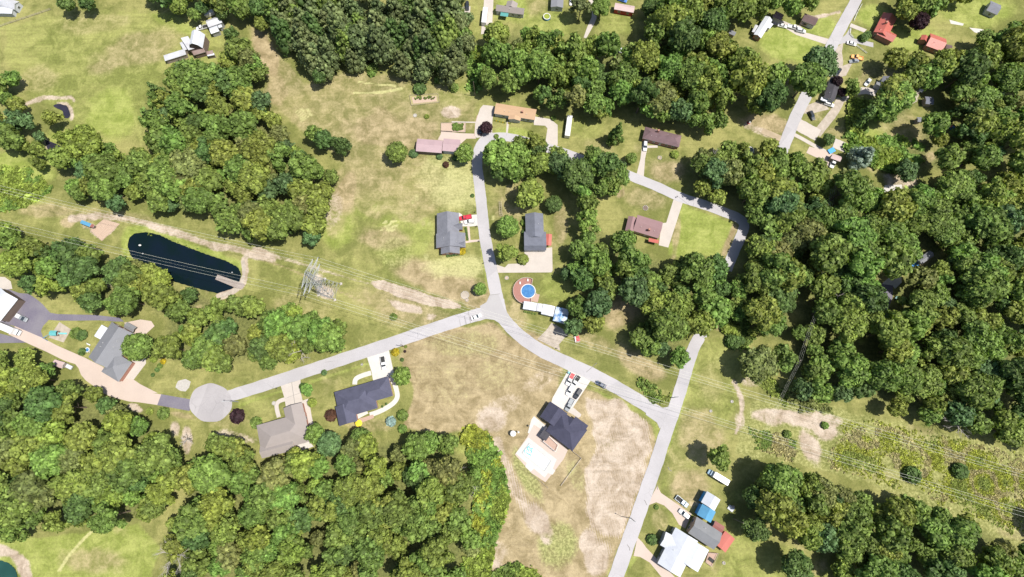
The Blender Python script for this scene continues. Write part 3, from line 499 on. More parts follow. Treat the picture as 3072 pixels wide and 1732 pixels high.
# ------------------------------------------------------------------ foliage
def leaf_mat(name, src, c=(1, 1, 1)):
    k = NT(name)
    if src == 'object':
        oi = k.n('ShaderNodeObjectInfo'); tint = oi.outputs['Color']; r0 = oi.outputs['Random']
    else:
        a = k.n('ShaderNodeAttribute'); a.attribute_name = 'tint'; tint = a.outputs['Color']; r0 = a.outputs['Alpha']
    ri = k._g.outputs['Random Per Island'] if hasattr(k, '_g') else (k.pos() and k._g.outputs['Random Per Island'])
    v = k.math('ADD', k.math('MULTIPLY', k.math('POWER', ri, 1.3), .95), .58)
    v = k.math('MULTIPLY', v, k.math('ADD', k.math('MULTIPLY', k.ramp(k.noise(.45, 3, .6), .3, .7), .5), .75))
    cm = k.n('ShaderNodeCombineColor')
    k.l(v, cm.inputs[0]); k.l(v, cm.inputs[1]); k.l(k.math('MULTIPLY', v, .95), cm.inputs[2])
    base = k.mix(1.0, tint, cm.outputs[0], 'MULTIPLY')
    hs = k.mix(k.math('MULTIPLY', k.ramp(k.noise(.16, 2), .4, .7), .35), base, k.mix(1.0, base, (1.10, 1.03, .85), 'MULTIPLY'))
    k.l(hs, k.p.inputs['Base Color']); k.p.inputs['Roughness'].default_value = .65; k.p.inputs['Specular IOR Level'].default_value = .25
    tr = k.n('ShaderNodeBsdfTranslucent'); k.l(k.mix(1.0, hs, (1.2, 1.3, .7), 'MULTIPLY'), tr.inputs['Color'])
    mx = k.n('ShaderNodeMixShader'); mx.inputs[0].default_value = .32; k.l(k.p.outputs[0], mx.inputs[1]); k.l(tr.outputs[0], mx.inputs[2]); k.l(mx.outputs[0], k.out.inputs['Surface'])
    return k.mat
M['leaf'] = leaf_mat('foliage', 'object'); M['leafstuff'] = leaf_mat('foliage_mass', 'attr')

_t = (1 + 5 ** .5) / 2
_iv = np.array([(-1, _t, 0), (1, _t, 0), (-1, -_t, 0), (1, -_t, 0), (0, -1, _t), (0, 1, _t), (0, -1, -_t), (0, 1, -_t), (_t, 0, -1), (_t, 0, 1), (-_t, 0, -1), (-_t, 0, 1)], float); _iv /= np.linalg.norm(_iv[0])
_if = [(0, 11, 5), (0, 5, 1), (0, 1, 7), (0, 7, 10), (0, 10, 11), (1, 5, 9), (5, 11, 4), (11, 10, 2), (10, 7, 6), (7, 1, 8), (3, 9, 4), (3, 4, 2), (3, 2, 6), (3, 6, 8), (3, 8, 9), (4, 9, 5), (2, 4, 11), (6, 2, 10), (8, 6, 7), (9, 8, 1)]
def ico(level):
    v = [tuple(x) for x in _iv]; f = list(_if)
    for _ in range(level):
        c = {}; nf = []
        def mid(a, b):
            k = (min(a, b), max(a, b))
            if k not in c:
                m = (np.array(v[a]) + np.array(v[b])) / 2; v.append(tuple(m / np.linalg.norm(m))); c[k] = len(v) - 1
            return c[k]
        for a, b, d in f:
            x, y, z = mid(a, b), mid(b, d), mid(d, a); nf += [(a, x, z), (b, y, x), (d, z, y), (x, y, z)]
        f = nf
    return np.array(v), np.array(f)
ICO = {0: ico(0), 1: ico(1)}
def crown(seed, R_, zc, kind='broad', nleaf=1300, ls=.62, lod=1):
    """vertices, quads and triangles of one crown: lobes of leaf clumps round a rough core; built at radius R_"""
    r = np.random.RandomState(seed); lobes = []
    if kind == 'broad':
        lobes.append((0, 0, zc, R_ * .62))
        for i in range(22):
            a = i * 2.399 + r.uniform(-.4, .4); u = (i + .5) / 22; el = math.asin(min(1, -.25 + 1.2 * u)) if u < .98 else 1.3
            q = R_ * r.uniform(.56, .78); lr = R_ * r.uniform(.22, .40) * (1.0 if el > .2 else .85)
            lobes.append((q * math.cos(el) * math.cos(a), q * math.cos(el) * math.sin(a), zc + q * .85 * math.sin(el), lr))
    elif kind == 'round':
        lobes.append((0, 0, zc, R_ * .8))
        for i in range(26):
            a = i * 2.399; el = math.asin(-.5 + 1.45 * (i + .5) / 26); q = R_ * .72
            lobes.append((q * math.cos(el) * math.cos(a), q * math.cos(el) * math.sin(a), zc + q * .9 * math.sin(el), R_ * r.uniform(.24, .32)))
    elif kind == 'loose':
        for i in range(17):
            a = r.uniform(0, 6.28); el = r.uniform(-.4, 1.35); q = R_ * r.uniform(.3, .88)
            lobes.append((q * math.cos(el) * math.cos(a), q * math.cos(el) * math.sin(a), zc + q * 1.1 * math.sin(el), R_ * r.uniform(.24, .4)))
    elif kind == 'pine':
        for i in range(30):
            t = i / 29; z = zc - R_ * .9 + t * R_ * 2.6; q = R_ * (.80 * (1 - t) ** .6 + .02) * r.uniform(.7, 1.1); a = i * 2.399 + r.uniform(-.3, .3)
            lobes.append((q * math.cos(a), q * math.sin(a), z, R_ * (.40 * (1 - t) + .17) * r.uniform(.8, 1.15)))
    elif kind == 'cone':
        for i in range(26):
            t = i / 25; z = zc - R_ * 1.1 + t * R_ * 3.2; q = R_ * .72 * (1 - t); a = i * 2.399
            lobes.append((q * math.cos(a), q * math.sin(a), z, R_ * (.30 * (1 - t) + .10)))
    L = np.array(lobes); wt = L[:, 3] ** 2; wt /= wt.sum()
    idx = r.choice(len(L), nleaf, p=wt); d = r.normal(size=(nleaf, 3)); d[:, 2] += .35; d /= np.linalg.norm(d, axis=1)[:, None]
    c = L[idx, :3] + d * L[idx, 3][:, None] * r.uniform(.84, 1.16, (nleaf, 1))
    nrm = d + r.normal(size=(nleaf, 3)) * .55; nrm[:, 2] += .15; nrm /= np.linalg.norm(nrm, axis=1)[:, None]
    ref = r.normal(size=(nleaf, 3)); a = np.cross(nrm, ref); a /= np.linalg.norm(a, axis=1)[:, None]; b = np.cross(nrm, a)
    s = (ls * r.uniform(.55, 1.25, nleaf))[:, None] * (R_ / 5.0) ** .5
    if kind in ('pine', 'cone'): s = s * .8
    q = np.stack([c - a * s * .5 - b * s * .38, c + a * s * .5 - b * s * .5, c + a * s * .42 + b * s * .5, c - a * s * .5 + b * s * .36], 1)
    qv = q.reshape(-1, 3); qf = np.arange(nleaf * 4).reshape(-1, 4)
    iv, tf = ICO[lod]; tv = []; tfs = []; o = 0
    for x, y, z, lr in lobes:
        k = iv * (lr * .88 * r.uniform(.8, 1.12, (len(iv), 1))) + np.array((x, y, z)); tv.append(k); tfs.append(tf + o); o += len(iv)
    return qv, qf, np.concatenate(tv), np.concatenate(tfs)
def np_mesh(name, qv, qf, tv, tf, mat, tints=None):
    me = bpy.data.meshes.new(name); nq, nt_ = len(qf), len(tf); me.vertices.add(len(qv) + len(tv)); me.vertices.foreach_set('co', np.concatenate([qv, tv]).astype(np.float32).ravel())
    li = np.concatenate([qf.ravel(), (tf + len(qv)).ravel()]); me.loops.add(len(li)); me.loops.foreach_set('vertex_index', li.astype(np.int32))
    me.polygons.add(nq + nt_); me.polygons.foreach_set('loop_start', np.concatenate([np.arange(nq) * 4, nq * 4 + np.arange(nt_) * 3]).astype(np.int32)); me.update()
    if tints is not None:
        a = me.attributes.new('tint', 'FLOAT_COLOR', 'POINT'); a.data.foreach_set('color', tints.astype(np.float32).ravel())
    me.materials.append(mat); return me
def trunk_mesh(seed, h, r0, spread):
    r = random.Random(seed); mb = MB(); p = Vector((0, 0, -.3)); n = 4; rad = r0
    for i in range(n):
        q = Vector((r.uniform(-.15, .15) * i, r.uniform(-.15, .15) * i, h * (i + 1) / n)); mb.tube(p, q, rad, rad * .78, 7); p = q; rad *= .78
    for i in range(6):
        a = i * 2.4 + r.uniform(-.4, .4); z = h * r.uniform(.45, .85); mb.tube((0, 0, z), (math.cos(a) * spread * r.uniform(.45, .7), math.sin(a) * spread * r.uniform(.45, .7), z + spread * r.uniform(.3, .6)), r0 * .4, r0 * .12, 5)
    me = bpy.data.meshes.new('trunk'); me.from_pydata(mb.v, [], mb.f); me.materials.append(M['bark']); me.update(); return me
# prototypes at 5 m crown radius; every tree is a scaled copy sharing these meshes
CH = 8.0
PROTO = {}
for kind, cnt in (('broad', 7), ('loose', 3), ('round', 2), ('pine', 4), ('cone', 2)):
    PROTO[kind] = []
    for i in range(cnt):
        nl = {'broad': 1700, 'loose': 1500, 'round': 2000, 'pine': 1900, 'cone': 1600}[kind]
        PROTO[kind].append((np_mesh('crown', *crown(100 + i * 7 + len(kind), 5.0, CH, kind, nl, .66 if kind != 'round' else .55), M['leaf']), trunk_mesh(i + 50, 7.5, .32, 4.0)))
PAL = {'olive green': (.19, .236, .054), 'mid green': (.146, .212, .052), 'dark green': (.092, .154, .046), 'fresh green': (.154, .248, .058), 'yellow-green': (.21, .272, .055),
       'blue-green': (.095, .165, .066), 'grey-green': (.140, .182, .078), 'brownish green': (.172, .196, .066), 'purple': (.035, .017, .024), 'maroon': (.09, .045, .03), 'pale blue': (.24, .34, .34), 'silver blue': (.22, .27, .23)}
def size_of(px, py): return 1.0 / px_per_m(py)
_tr = random.Random(77)
def tree(x, y, z0, r, kind, colname, label, cat='tree', group=None, name='broadleaf_tree', hs=1.0):
    """crown centre stands at x, y; r = crown radius in metres, hs = height factor"""
    pr = _tr.choice(PROTO[kind]); s = r / 5.0
    e = empty(name, (x, y, -.05), _tr.uniform(0, 6.28), label, cat, group)
    k = _tr.uniform(.86, 1.16); c0 = PAL[colname]; col = (c0[0] * k * _tr.uniform(.92, 1.1), c0[1] * k, c0[2] * k, 1)
    cr = bpy.data.objects.new('crown', pr[0]); tk = bpy.data.objects.new('trunk', pr[1])
    for o in (cr, tk): COL.objects.link(o); o.parent = e; o.scale = (s, s, s * hs)
    cr.color = col; return e
def tree_px(fr, p, rpx, kind, colname, label, cat='tree', group=None, name='broadleaf_tree', hs=1.0, low=False):
    x, y = g(fr, p); rm = rpx * (FR[fr][2] if fr != 'F' else 1.193) / px_per_m(y); zc = 1.6 * rm * hs
    P_ = at(x, y, zc); return tree(P_.x, P_.y, 0, rm, kind, colname, label, cat, group, name, hs)
for i_ in range(3): PROTO[('sh', i_)] = np_mesh('foliage', *crown(300 + i_, 1.0, .55, 'round', 420, .42 / math.sqrt(.2)), M['leaf'])
def shrub_px(fr, p, rpx, colname, label, group=None, name='shrub', cat='shrub', flat=.75):
    """a low plant: foliage down to the ground, short stem inside"""
    x, y = g(fr, p); rm = rpx * FR[fr][2] / px_per_m(y); P_ = at(x, y, rm * .5)
    e = empty(name, (P_.x, P_.y, 0), _tr.uniform(0, 6), label, cat, group); k = ('sh', _tr.randint(0, 2))
    o = bpy.data.objects.new('foliage', PROTO[k]); COL.objects.link(o); o.parent = e; o.scale = (rm, rm, rm * flat); c0 = PAL[colname]; o.color = (*c0, 1)
    if 'stem' not in PROTO:
        PROTO['stem'] = bpy.data.meshes.new('stem'); m_ = MB().tube((0, 0, -.1), (0, 0, .5), .06, .04, 6); PROTO['stem'].from_pydata(m_.v, [], m_.f); PROTO['stem'].materials.append(M['bark'])
    s_ = bpy.data.objects.new('stem', PROTO['stem']); COL.objects.link(s_); s_.parent = e; s_.scale = (rm, rm, rm); return e

# woods: (where it is, outline of the canopy in the photo, spacing m, crown radius range m, kinds, tints, height factor)
DEC = (('broad', .8), ('loose', .2)); GEN = (('olive green', .3), ('mid green', .35), ('dark green', .1), ('fresh green', .1), ('yellow-green', .06), ('brownish green', .09))
LIME = (('olive green', .26), ('mid green', .33), ('fresh green', .2), ('yellow-green', .09), ('brownish green', .05), ('dark green', .07))
DEEP = (('mid green', .45), ('fresh green', .25), ('dark green', .12), ('blue-green', .1), ('olive green', .08))
DUSK = (('olive green', .33), ('mid green', .36), ('dark green', .08), ('brownish green', .06), ('blue-green', .05), ('fresh green', .12))
WOODS = [
 ('far left field-edge wood', [(-40, 140), (15, 165), (65, 235), (60, 262), (20, 275), (60, 290), (98, 320), (90, 375), (125, 415), (112, 445), (60, 425), (0, 375), (-40, 360)], 8.2, (3.8, 5.6), DEC, DUSK, 1.1),
 ('crescent pond wood', [(95, 275), (140, 268), (175, 300), (160, 350), (130, 350), (100, 320)], 7.5, (3.5, 4.8), DEC, GEN, 1.0),
 ('top left clump', [(125, -30), (225, -30), (222, 10), (195, 28), (155, 25)], 8, (4, 5.2), DEC, (('dark green', .6), ('mid green', .4)), 1.1),
 ('top strip wood', [(345, -30), (700, -30), (690, 35), (650, 55), (600, 50), (550, 32), (500, 42), (460, 28), (400, 12)], 8, (4, 5.4), DEC, (('dark green', .3), ('mid green', .4), ('olive green', .3)), 1.1),
 ('long left wood', [(562, 60), (600, 60), (640, 115), (665, 165), (685, 235), (692, 290), (722, 340), (732, 375), (790, 385), (838, 430), (832, 500), (828, 565), (800, 595), (745, 615), (700, 622), (650, 605), (560, 582), (500, 538), (430, 528), (350, 528), (290, 518), (215, 505), (170, 480), (135, 430), (130, 375), (200, 390), (270, 365), (370, 365), (380, 300), (365, 285), (385, 265), (380, 215), (400, 215), (440, 250), (420, 180), (440, 150), (480, 150), (545, 165), (575, 110)], 8.4, (4.7, 6.8), DEC, DUSK, 1.05),
 ('small left clump', [(762, 328), (800, 325), (850, 338), (876, 368), (870, 390), (840, 392), (800, 375), (768, 355)], 7.2, (3.8, 5), DEC, (('dark green', .5), ('mid green', .5)), 1.0),
 ('pine stand', [(672, 0), (800, -30), (1160, -30), (1190, 50), (1188, 110), (1178, 180), (1130, 195), (1080, 180), (1010, 170), (960, 155), (900, 150), (850, 158), (828, 195), (800, 205), (768, 188), (742, 140), (702, 108), (676, 60)], 6.4, (4.2, 5.6), (('pine', .75), ('broad', .25)), (('grey-green', .75), ('mid green', .15), ('dark green', .1)), 1.15),
 ('top centre wood', [(1205, 100), (1245, 62), (1330, 62), (1375, 92), (1425, 92), (1470, 100), (1530, 100), (1560, 78), (1640, 50), (1660, -30), (2130, -30), (2090, 15), (2000, 30), (1905, 35), (1880, 62), (1835, 78), (1840, 100), (1900, 150), (1965, 190), (1982, 258), (1935, 295), (1880, 270), (1840, 262), (1835, 305), (1790, 318), (1700, 300), (1640, 285), (1590, 285), (1565, 262), (1520, 282), (1440, 284), (1380, 262), (1320, 235), (1225, 220), (1200, 180), (1215, 140)], 8.3, (4.7, 6.9), DEC, (('olive green', .22), ('mid green', .34), ('fresh green', .24), ('brownish green', .07), ('dark green', .07), ('blue-green', .06)), 1.15),
 ('upper right wood', [(2150, 180), (2215, 125), (2300, 140), (2390, 135), (2440, 105), (2520, 60), (2620, 30), (2620, 440), (2350, 440), (2270, 470), (2225, 440), (2205, 415), (2130, 325), (2105, 310), (2125, 280), (2140, 240)], 9.0, (5.0, 7.2), DEC, DUSK, 1.0),
 ('wide right wood', [(1745, 400), (1785, 368), (1870, 356), (1950, 365), (2020, 390), (2090, 430), (2170, 430), (2220, 455), (2270, 475), (2350, 440), (2620, 440), (2620, 1140), (2480, 1090), (2380, 1065), (2290, 1050), (2200, 1035), (2110, 1005), (2060, 1005), (1990, 990), (1960, 950), (1955, 880), (1890, 850), (1850, 800), (1855, 720), (1855, 670), (1890, 600), (1880, 530), (1800, 500), (1750, 470), (1730, 440)], 8.8, (5.0, 7.4), DEC, DUSK, .98),
 ('middle wood', [(1212, 370), (1290, 345), (1350, 360), (1400, 372), (1450, 385), (1500, 372), (1545, 395), (1580, 430), (1555, 475), (1500, 500), (1490, 540), (1545, 590), (1600, 590), (1650, 640), (1720, 655), (1790, 635), (1850, 665), (1878, 700), (1868, 760), (1825, 790), (1800, 850), (1740, 870), (1715, 925), (1680, 925), (1620, 895), (1560, 850), (1530, 835), (1480, 830), (1425, 835), (1425, 800), (1440, 755), (1480, 745), (1490, 735), (1440, 735), (1405, 715), (1410, 690), (1445, 660), (1440, 600), (1430, 560), (1450, 500), (1420, 480), (1400, 425), (1330, 430), (1300, 460), (1250, 440), (1215, 415)], 8.3, (4.7, 6.8), DEC, DEEP, 1.05),
 ('below-pond wood', [(-40, 545), (25, 560), (70, 602), (140, 592), (228, 620), (300, 642), (395, 672), (420, 700), (490, 712), (560, 748), (640, 752), (720, 768), (800, 798), (868, 822), (872, 858), (830, 880), (760, 890), (700, 915), (640, 925), (570, 938), (505, 925), (440, 905), (395, 898), (372, 870), (392, 835), (400, 815), (370, 795), (300, 785), (200, 775), (130, 752), (60, 735), (10, 690), (-40, 680)], 8.2, (4.4, 6.4), DEC, LIME, 1.0),
 ('bottom left wood', [(-40, 870), (60, 885), (130, 935), (215, 965), (270, 1020), (300, 1035), (340, 1050), (400, 1062), (440, 1090), (462, 1125), (450, 1160), (475, 1180), (430, 1260), (395, 1320), (330, 1325), (240, 1330), (150, 1340), (60, 1350), (-40, 1345)], 8.6, (4.7, 6.9), DEC, LIME, 1.05),
 ('south wood', [(480, 1165), (490, 1130), (525, 1100), (590, 1105), (640, 1150), (700, 1155), (790, 1115), (860, 1118), (900, 1108), (960, 1098), (1050, 1098), (1120, 1092), (1155, 1095), (1175, 1140), (1200, 1190), (1212, 1250), (1200, 1340), (1175, 1480), (400, 1480), (395, 1390), (400, 1330), (440, 1260)], 8.2, (4.4, 6.6), DEC, LIME, 1.0),
 ('lower right wood', [(1930, 1175), (2065, 1200), (2195, 1232), (2300, 1262), (2400, 1292), (2500, 1332), (2620, 1400), (2620, 1490), (2130, 1490), (2100, 1420), (2010, 1370), (1925, 1310), (1895, 1225)], 8.7, (5.0, 7.2), DEC, DUSK, 1.05),
    ('north-east corner wood', [(2222, -30), (2480, -30), (2420, 12), (2360, 42), (2305, 48), (2292, 82), (2264, 78), (2250, 34), (2225, 14)], 8.2, (4.2, 6.2), DEC, DUSK, 1.0),
]
HOLES = [(1562, 790, 34), (2240, 212, 25), (2200, 224, 13), (2215, 350, 38), (2280, 335, 30), (2255, 385, 20), (2225, 755, 18), (2235, 715, 16), (2262, 685, 14), (2285, 665, 12), (2318, 648, 14), (2370, 645, 14), (2170, 855, 10), (2085, 385, 22), (2190, 400, 24), (2240, 455, 14), (2265, 468, 10), (2350, 245, 16), (2325, 270, 14), (2300, 290, 16), (2390, 320, 14), (2405, 398, 10), (2350, 380, 10), (2022, 750, 14), (2005, 800, 14), (1985, 850, 14), (1955, 940, 12), (268, 705, 12), (500, 775, 6), (1615, 112, 4), (1585, 90, 16), (2340, 395, 10), (1862, 640, 16), (1850, 265, 8), (1640, 600, 34), (1660, 560, 44), (2055, 40, 14), (2445, 62, 14), (2360, 85, 24), (2385, 66, 16), (890, 0, 10), (962, 2, 10), (1032, 0, 10), (2320, 110, 20), (2500, 20, 26), (1270, 20, 30), (1480, 60, 10), (640, 925, 6), (2130, 270, 6), (1385, 40, 30), (2550, 30, 20)]
EXTRA = []
def fill_woods():
    r = random.Random(2024); allt = []
    for wi, (name, pl, sp, rr, kinds, pal, hf) in enumerate(WOODS):
        q = [(a * 1.193, b * 1.193) for a, b in pl]; hz = 8.5 * hf
        ws = [at(a, b, hz) for a, b in q]; x0, x1 = min(v.x for v in ws), max(v.x for v in ws); y0, y1 = min(v.y for v in ws), max(v.y for v in ws)
        wp = [(v.x, v.y) for v in ws]; step = sp * .9; pts = []; gy = y0; row = 0; cand = []
        while gy < y1:
            gx = x0 + (row % 2) * step / 2
            while gx < x1: cand.append((gx + r.uniform(-.38, .38) * sp, gy + r.uniform(-.38, .38) * sp)); gx += step
            gy += step * .86; row += 1
        cx = np.array([c[0] for c in cand]); cy = np.array([c[1] for c in cand]); ok = pip(cx, cy, wp); dd = pdist(cx, cy, wp)
        for i, (x, y) in enumerate(cand):
            if not ok[i] or dd[i] < 1.2: continue
            depth = y * CP + CAM_H * SP - hz * SP; px = (1536 + FOC * x / depth) / 1.193; py = (866 - FOC * (y * SP + (hz - CAM_H) * CP) / depth) / 1.193
            rad = r.uniform(*rr) * r.choice((.7, .88, 1, 1.05, 1.2)); rp = rad * px_per_m(py * 1.193) / 1.193 * .6
            if any(c and (px - a) ** 2 + (py - b) ** 2 < (c + rp) ** 2 for a, b, c in HOLES): continue
            rad = min(rad, dd[i] * .75 + 2.7)
            def pick(t):
                u = r.random() * sum(w_ for _, w_ in t)
                for n_, w_ in t:
                    u -= w_
                    if u <= 0: return n_
                return t[0][0]
            allt.append((rad * px_per_m(py * 1.193) * (1 if -20 < px < 2595 and -20 < py < 1472 else .01), x, y, rad, pick(kinds), pick(pal), hf * r.uniform(.85, 1.2), wi, dd[i] < 5.5))
    # the woods go on beyond the edge of the photograph
    n = 0
    while n < 420:
        x = r.uniform(-330, 330); y = r.uniform(-120, 290); d = y * CP + CAM_H * SP - 8; px = 1536 + FOC * x / d; py = 866 - FOC * (y * SP + (8 - CAM_H) * CP) / d
        if -90 < px < 3162 and -90 < py < 1822 or vnoise(np.array([x]), np.array([y]), 60.0)[0] < .36: continue
        n += 1; allt.append((.001, x, y, r.uniform(4.5, 7), 'broad', r.choice(('mid green', 'olive green', 'olive green', 'fresh green', 'dark green')), r.uniform(.95, 1.2), 9, False))
    allt.sort(key=lambda t: -t[0]); return allt
def adj(kind): return {'pine': 'pine'}.get(kind, 'broadleaf tree')
def build_woods(n_ind):
    ts = fill_woods()
    cen = {}; ext = {}
    def ppx(x, y): d = y * CP + (CAM_H - 9) * SP; return (1536 + FOC * x / d, 866 - FOC * (y * SP - (CAM_H - 9) * CP) / d)
    info = []
    for t in ts[:n_ind]:
        s_, x, y, rad, kind, col, hf, wi, edge = t; px, py = ppx(x, y); pl = [(a * 1.193, b * 1.193) for a, b in WOODS[wi][1]]; xs = [min(max(p[0], 0), 3072) for p in pl]; ys = [min(max(p[1], 0), 1732) for p in pl]
        fx = (px - min(xs)) / max(1, max(xs) - min(xs)); fy = (py - min(ys)) / max(1, max(ys) - min(ys)); big = max(xs) - min(xs) > 350
        part = (('upper ' if fy < .34 else 'lower ' if fy > .66 else 'middle ') + ('left' if fx < .25 else 'centre left' if fx < .5 else 'centre right' if fx < .75 else 'right')) if big else ('upper' if fy < .5 else 'lower')
        key = (col, 'pine tree' if kind == 'pine' else 'tree', 'rim of' if edge else 'inside', part, WOODS[wi][0]); info.append((key, px, t))
    cnt = {}
    for k_, px, t in sorted(info, key=lambda q: q[1]): cnt.setdefault(k_, []).append(t)
    ORD = ['leftmost', 'second from left', 'third from left', 'fourth from left', 'fifth from left', 'sixth from left', 'seventh from left', 'eighth from left', 'ninth from left', 'tenth from left']
    for k_, L in cnt.items():
        for i, (s_, x, y, rad, kind, col, hf, wi, edge) in enumerate(L):
            lab = '%s %s, %s the %s part of the %s' % (k_[0], k_[1], 'at the rim, in' if edge else 'inside', k_[3], k_[4])
            if len(L) > 1: lab = (ORD[i] if i < len(L) - 1 or i > 9 else 'rightmost') + ' ' + lab.replace('at the rim, in', 'rim,').replace(' part of the ', ' ')
            for a_, b_ in ((' rim, ', ' rim '), ('brownish green', 'brownish'), (' tree', ''), ('far left field-edge', 'far left'), ('centre ', '')):
                if len(lab.split()) > 16 and (a_ != ' tree' or True): lab = lab.replace(a_, b_, 1)
            tree(x, y, 0, rad, kind, col, lab, 'tree', 'trees of the ' + k_[4], 'pine_tree' if kind == 'pine' else 'broadleaf_tree', hf)
    rest = ts[n_ind:] + EXTRA; r = np.random.RandomState(9)
    pool = {k: [crown(500 + i * 3 + len(k), 5.0, CH, k, 760, .92, 0) for i in range(5)] for k in ('broad', 'loose', 'pine')}
    QV, QF, TV, TF, TQ, TT = [], [], [], [], [], []; oq = ot = 0
    for s_, x, y, rad, kind, col, hf, wi, edge in rest:
        qv, qf, tv, tf = pool[kind][r.randint(5)]; a = r.uniform(0, 6.28); s = rad / 5; m = np.array([[math.cos(a) * s, -math.sin(a) * s, 0], [math.sin(a) * s, math.cos(a) * s, 0], [0, 0, s * hf]])
        o = np.array((x, y, 0.0)); c = np.array(PAL[col]) * r.uniform(.86, 1.16); c = np.append(c * np.array((r.uniform(.92, 1.1), 1, 1)), 1)
        QV.append(qv @ m.T + o); QF.append(qf + oq); TV.append(tv @ m.T + o); TF.append(tf + ot); oq += len(qv); ot += len(tv); TQ.append(np.tile(c, (len(qv), 1))); TT.append(np.tile(c, (len(tv), 1)))
    me = np_mesh('woodland_canopy', np.concatenate(QV), np.concatenate(QF), np.concatenate(TV), np.concatenate(TF), M['leafstuff'], np.concatenate([np.concatenate(TQ), np.concatenate(TT)]))
    o = bpy.data.objects.new('woodland_canopy', me); COL.objects.link(o); tag(o, 'dense mixed green canopy of the smaller trees massed through the woods', 'woodland', kind='stuff')
    print('TREES', len(ts), 'individual', min(n_ind, len(ts)))
# undergrowth: low weeds, brambles and saplings nobody could count
def undergrowth(areas, name, label, seed):
    r = np.random.RandomState(seed); QV, TQ = [], []
    for pts, n, cols, hmax, s in areas:
        q = [(a * 1.193, b * 1.193) for a, b in pts]; ws = [at(a, b, 0) for a, b in q]; wp = [(v.x, v.y) for v in ws]; xs = [p[0] for p in wp]; ys = [p[1] for p in wp]
        x = r.uniform(min(xs), max(xs), n * 3); y = r.uniform(min(ys), max(ys), n * 3); k = pip(x, y, wp) & (vnoise(x, y, 6.0) > r.uniform(.1, .75, n * 3)) & (pdist(x, y, wp) > r.uniform(0, 5, n * 3) ** 1.3 * (s < .7)); x, y = x[k][:n], y[k][:n]; m = len(x)
        for rep in range(7):
            c = np.stack([x + r.normal(size=m) * s * .55, y + r.normal(size=m) * s * .55, r.uniform(.1, 1, m) * hmax * (.4 + .9 * vnoise(x, y, 7.0))], -1)
            nr = r.normal(size=(m, 3)) * .6 + np.array((0, 0, 1)); nr /= np.linalg.norm(nr, axis=1)[:, None]; a = np.cross(nr, r.normal(size=(m, 3))); a /= np.linalg.norm(a, axis=1)[:, None]; b = np.cross(nr, a); z = s * r.uniform(.5, 1.2, (m, 1)) * .6
            QV.append(np.stack([c - a * z - b * z * .7, c + a * z - b * z, c + a * z * .8 + b * z, c - a * z + b * z * .7], 1).reshape(-1, 3))
            cc = np.array([PAL[cols[i]] for i in (vnoise(x + 50, y, 9.0) * len(cols) * .999).astype(int)]) * r.uniform(.7, 1.4, (m, 1)); TQ.append(np.repeat(np.concatenate([cc, np.ones((m, 1))], 1), 4, 0))
    v = np.concatenate(QV); f = np.arange(len(v)).reshape(-1, 4)
    me = np_mesh(name, v, f, np.zeros((0, 3)), np.zeros((0, 3), int), M['leafstuff'], np.concatenate(TQ)); o = bpy.data.objects.new(name, me); COL.objects.link(o); tag(o, label, 'undergrowth', kind='stuff')
def dead_tree(fr, p, h, label, seed, lean=(0, 0)):
    x, y = g(fr, p); P_ = at(x, y, h * .8); e = empty('dead_tree', (P_.x - lean[0], P_.y - lean[1], 0), 0, label, 'dead tree'); e['local'] = 1
    r = random.Random(seed); mb = MB(); top = Vector((lean[0], lean[1], h * .8)); mb.tube((0, 0, -.3), top * .6, .28, .2, 6); mb.tube(top * .6, top, .2, .12, 6); e2 = mb.build('trunk', M['deadwood'], e); br = MB()
    def grow(p, d, L, rad, n):
        q = p + d * L; br.tube(p, q, rad, rad * .55, 5)
        if n:
            for _ in range(3):
                d2 = (d + Vector((r.uniform(-.9, .9), r.uniform(-.9, .9), r.uniform(-.3, .5)))).normalized(); grow(p + d * L * r.uniform(.4, 1), d2, L * r.uniform(.5, .75), rad * .55, n - 1)
    for i in range(7):
        a = i * .9 + r.uniform(-.3, .3); grow(top * r.uniform(.55, 1), Vector((math.cos(a), math.sin(a), r.uniform(.0, .7))).normalized(), h * r.uniform(.22, .36), .13, 2)
    br.build('branches', M['deadwood'], e); del e['local']; return e
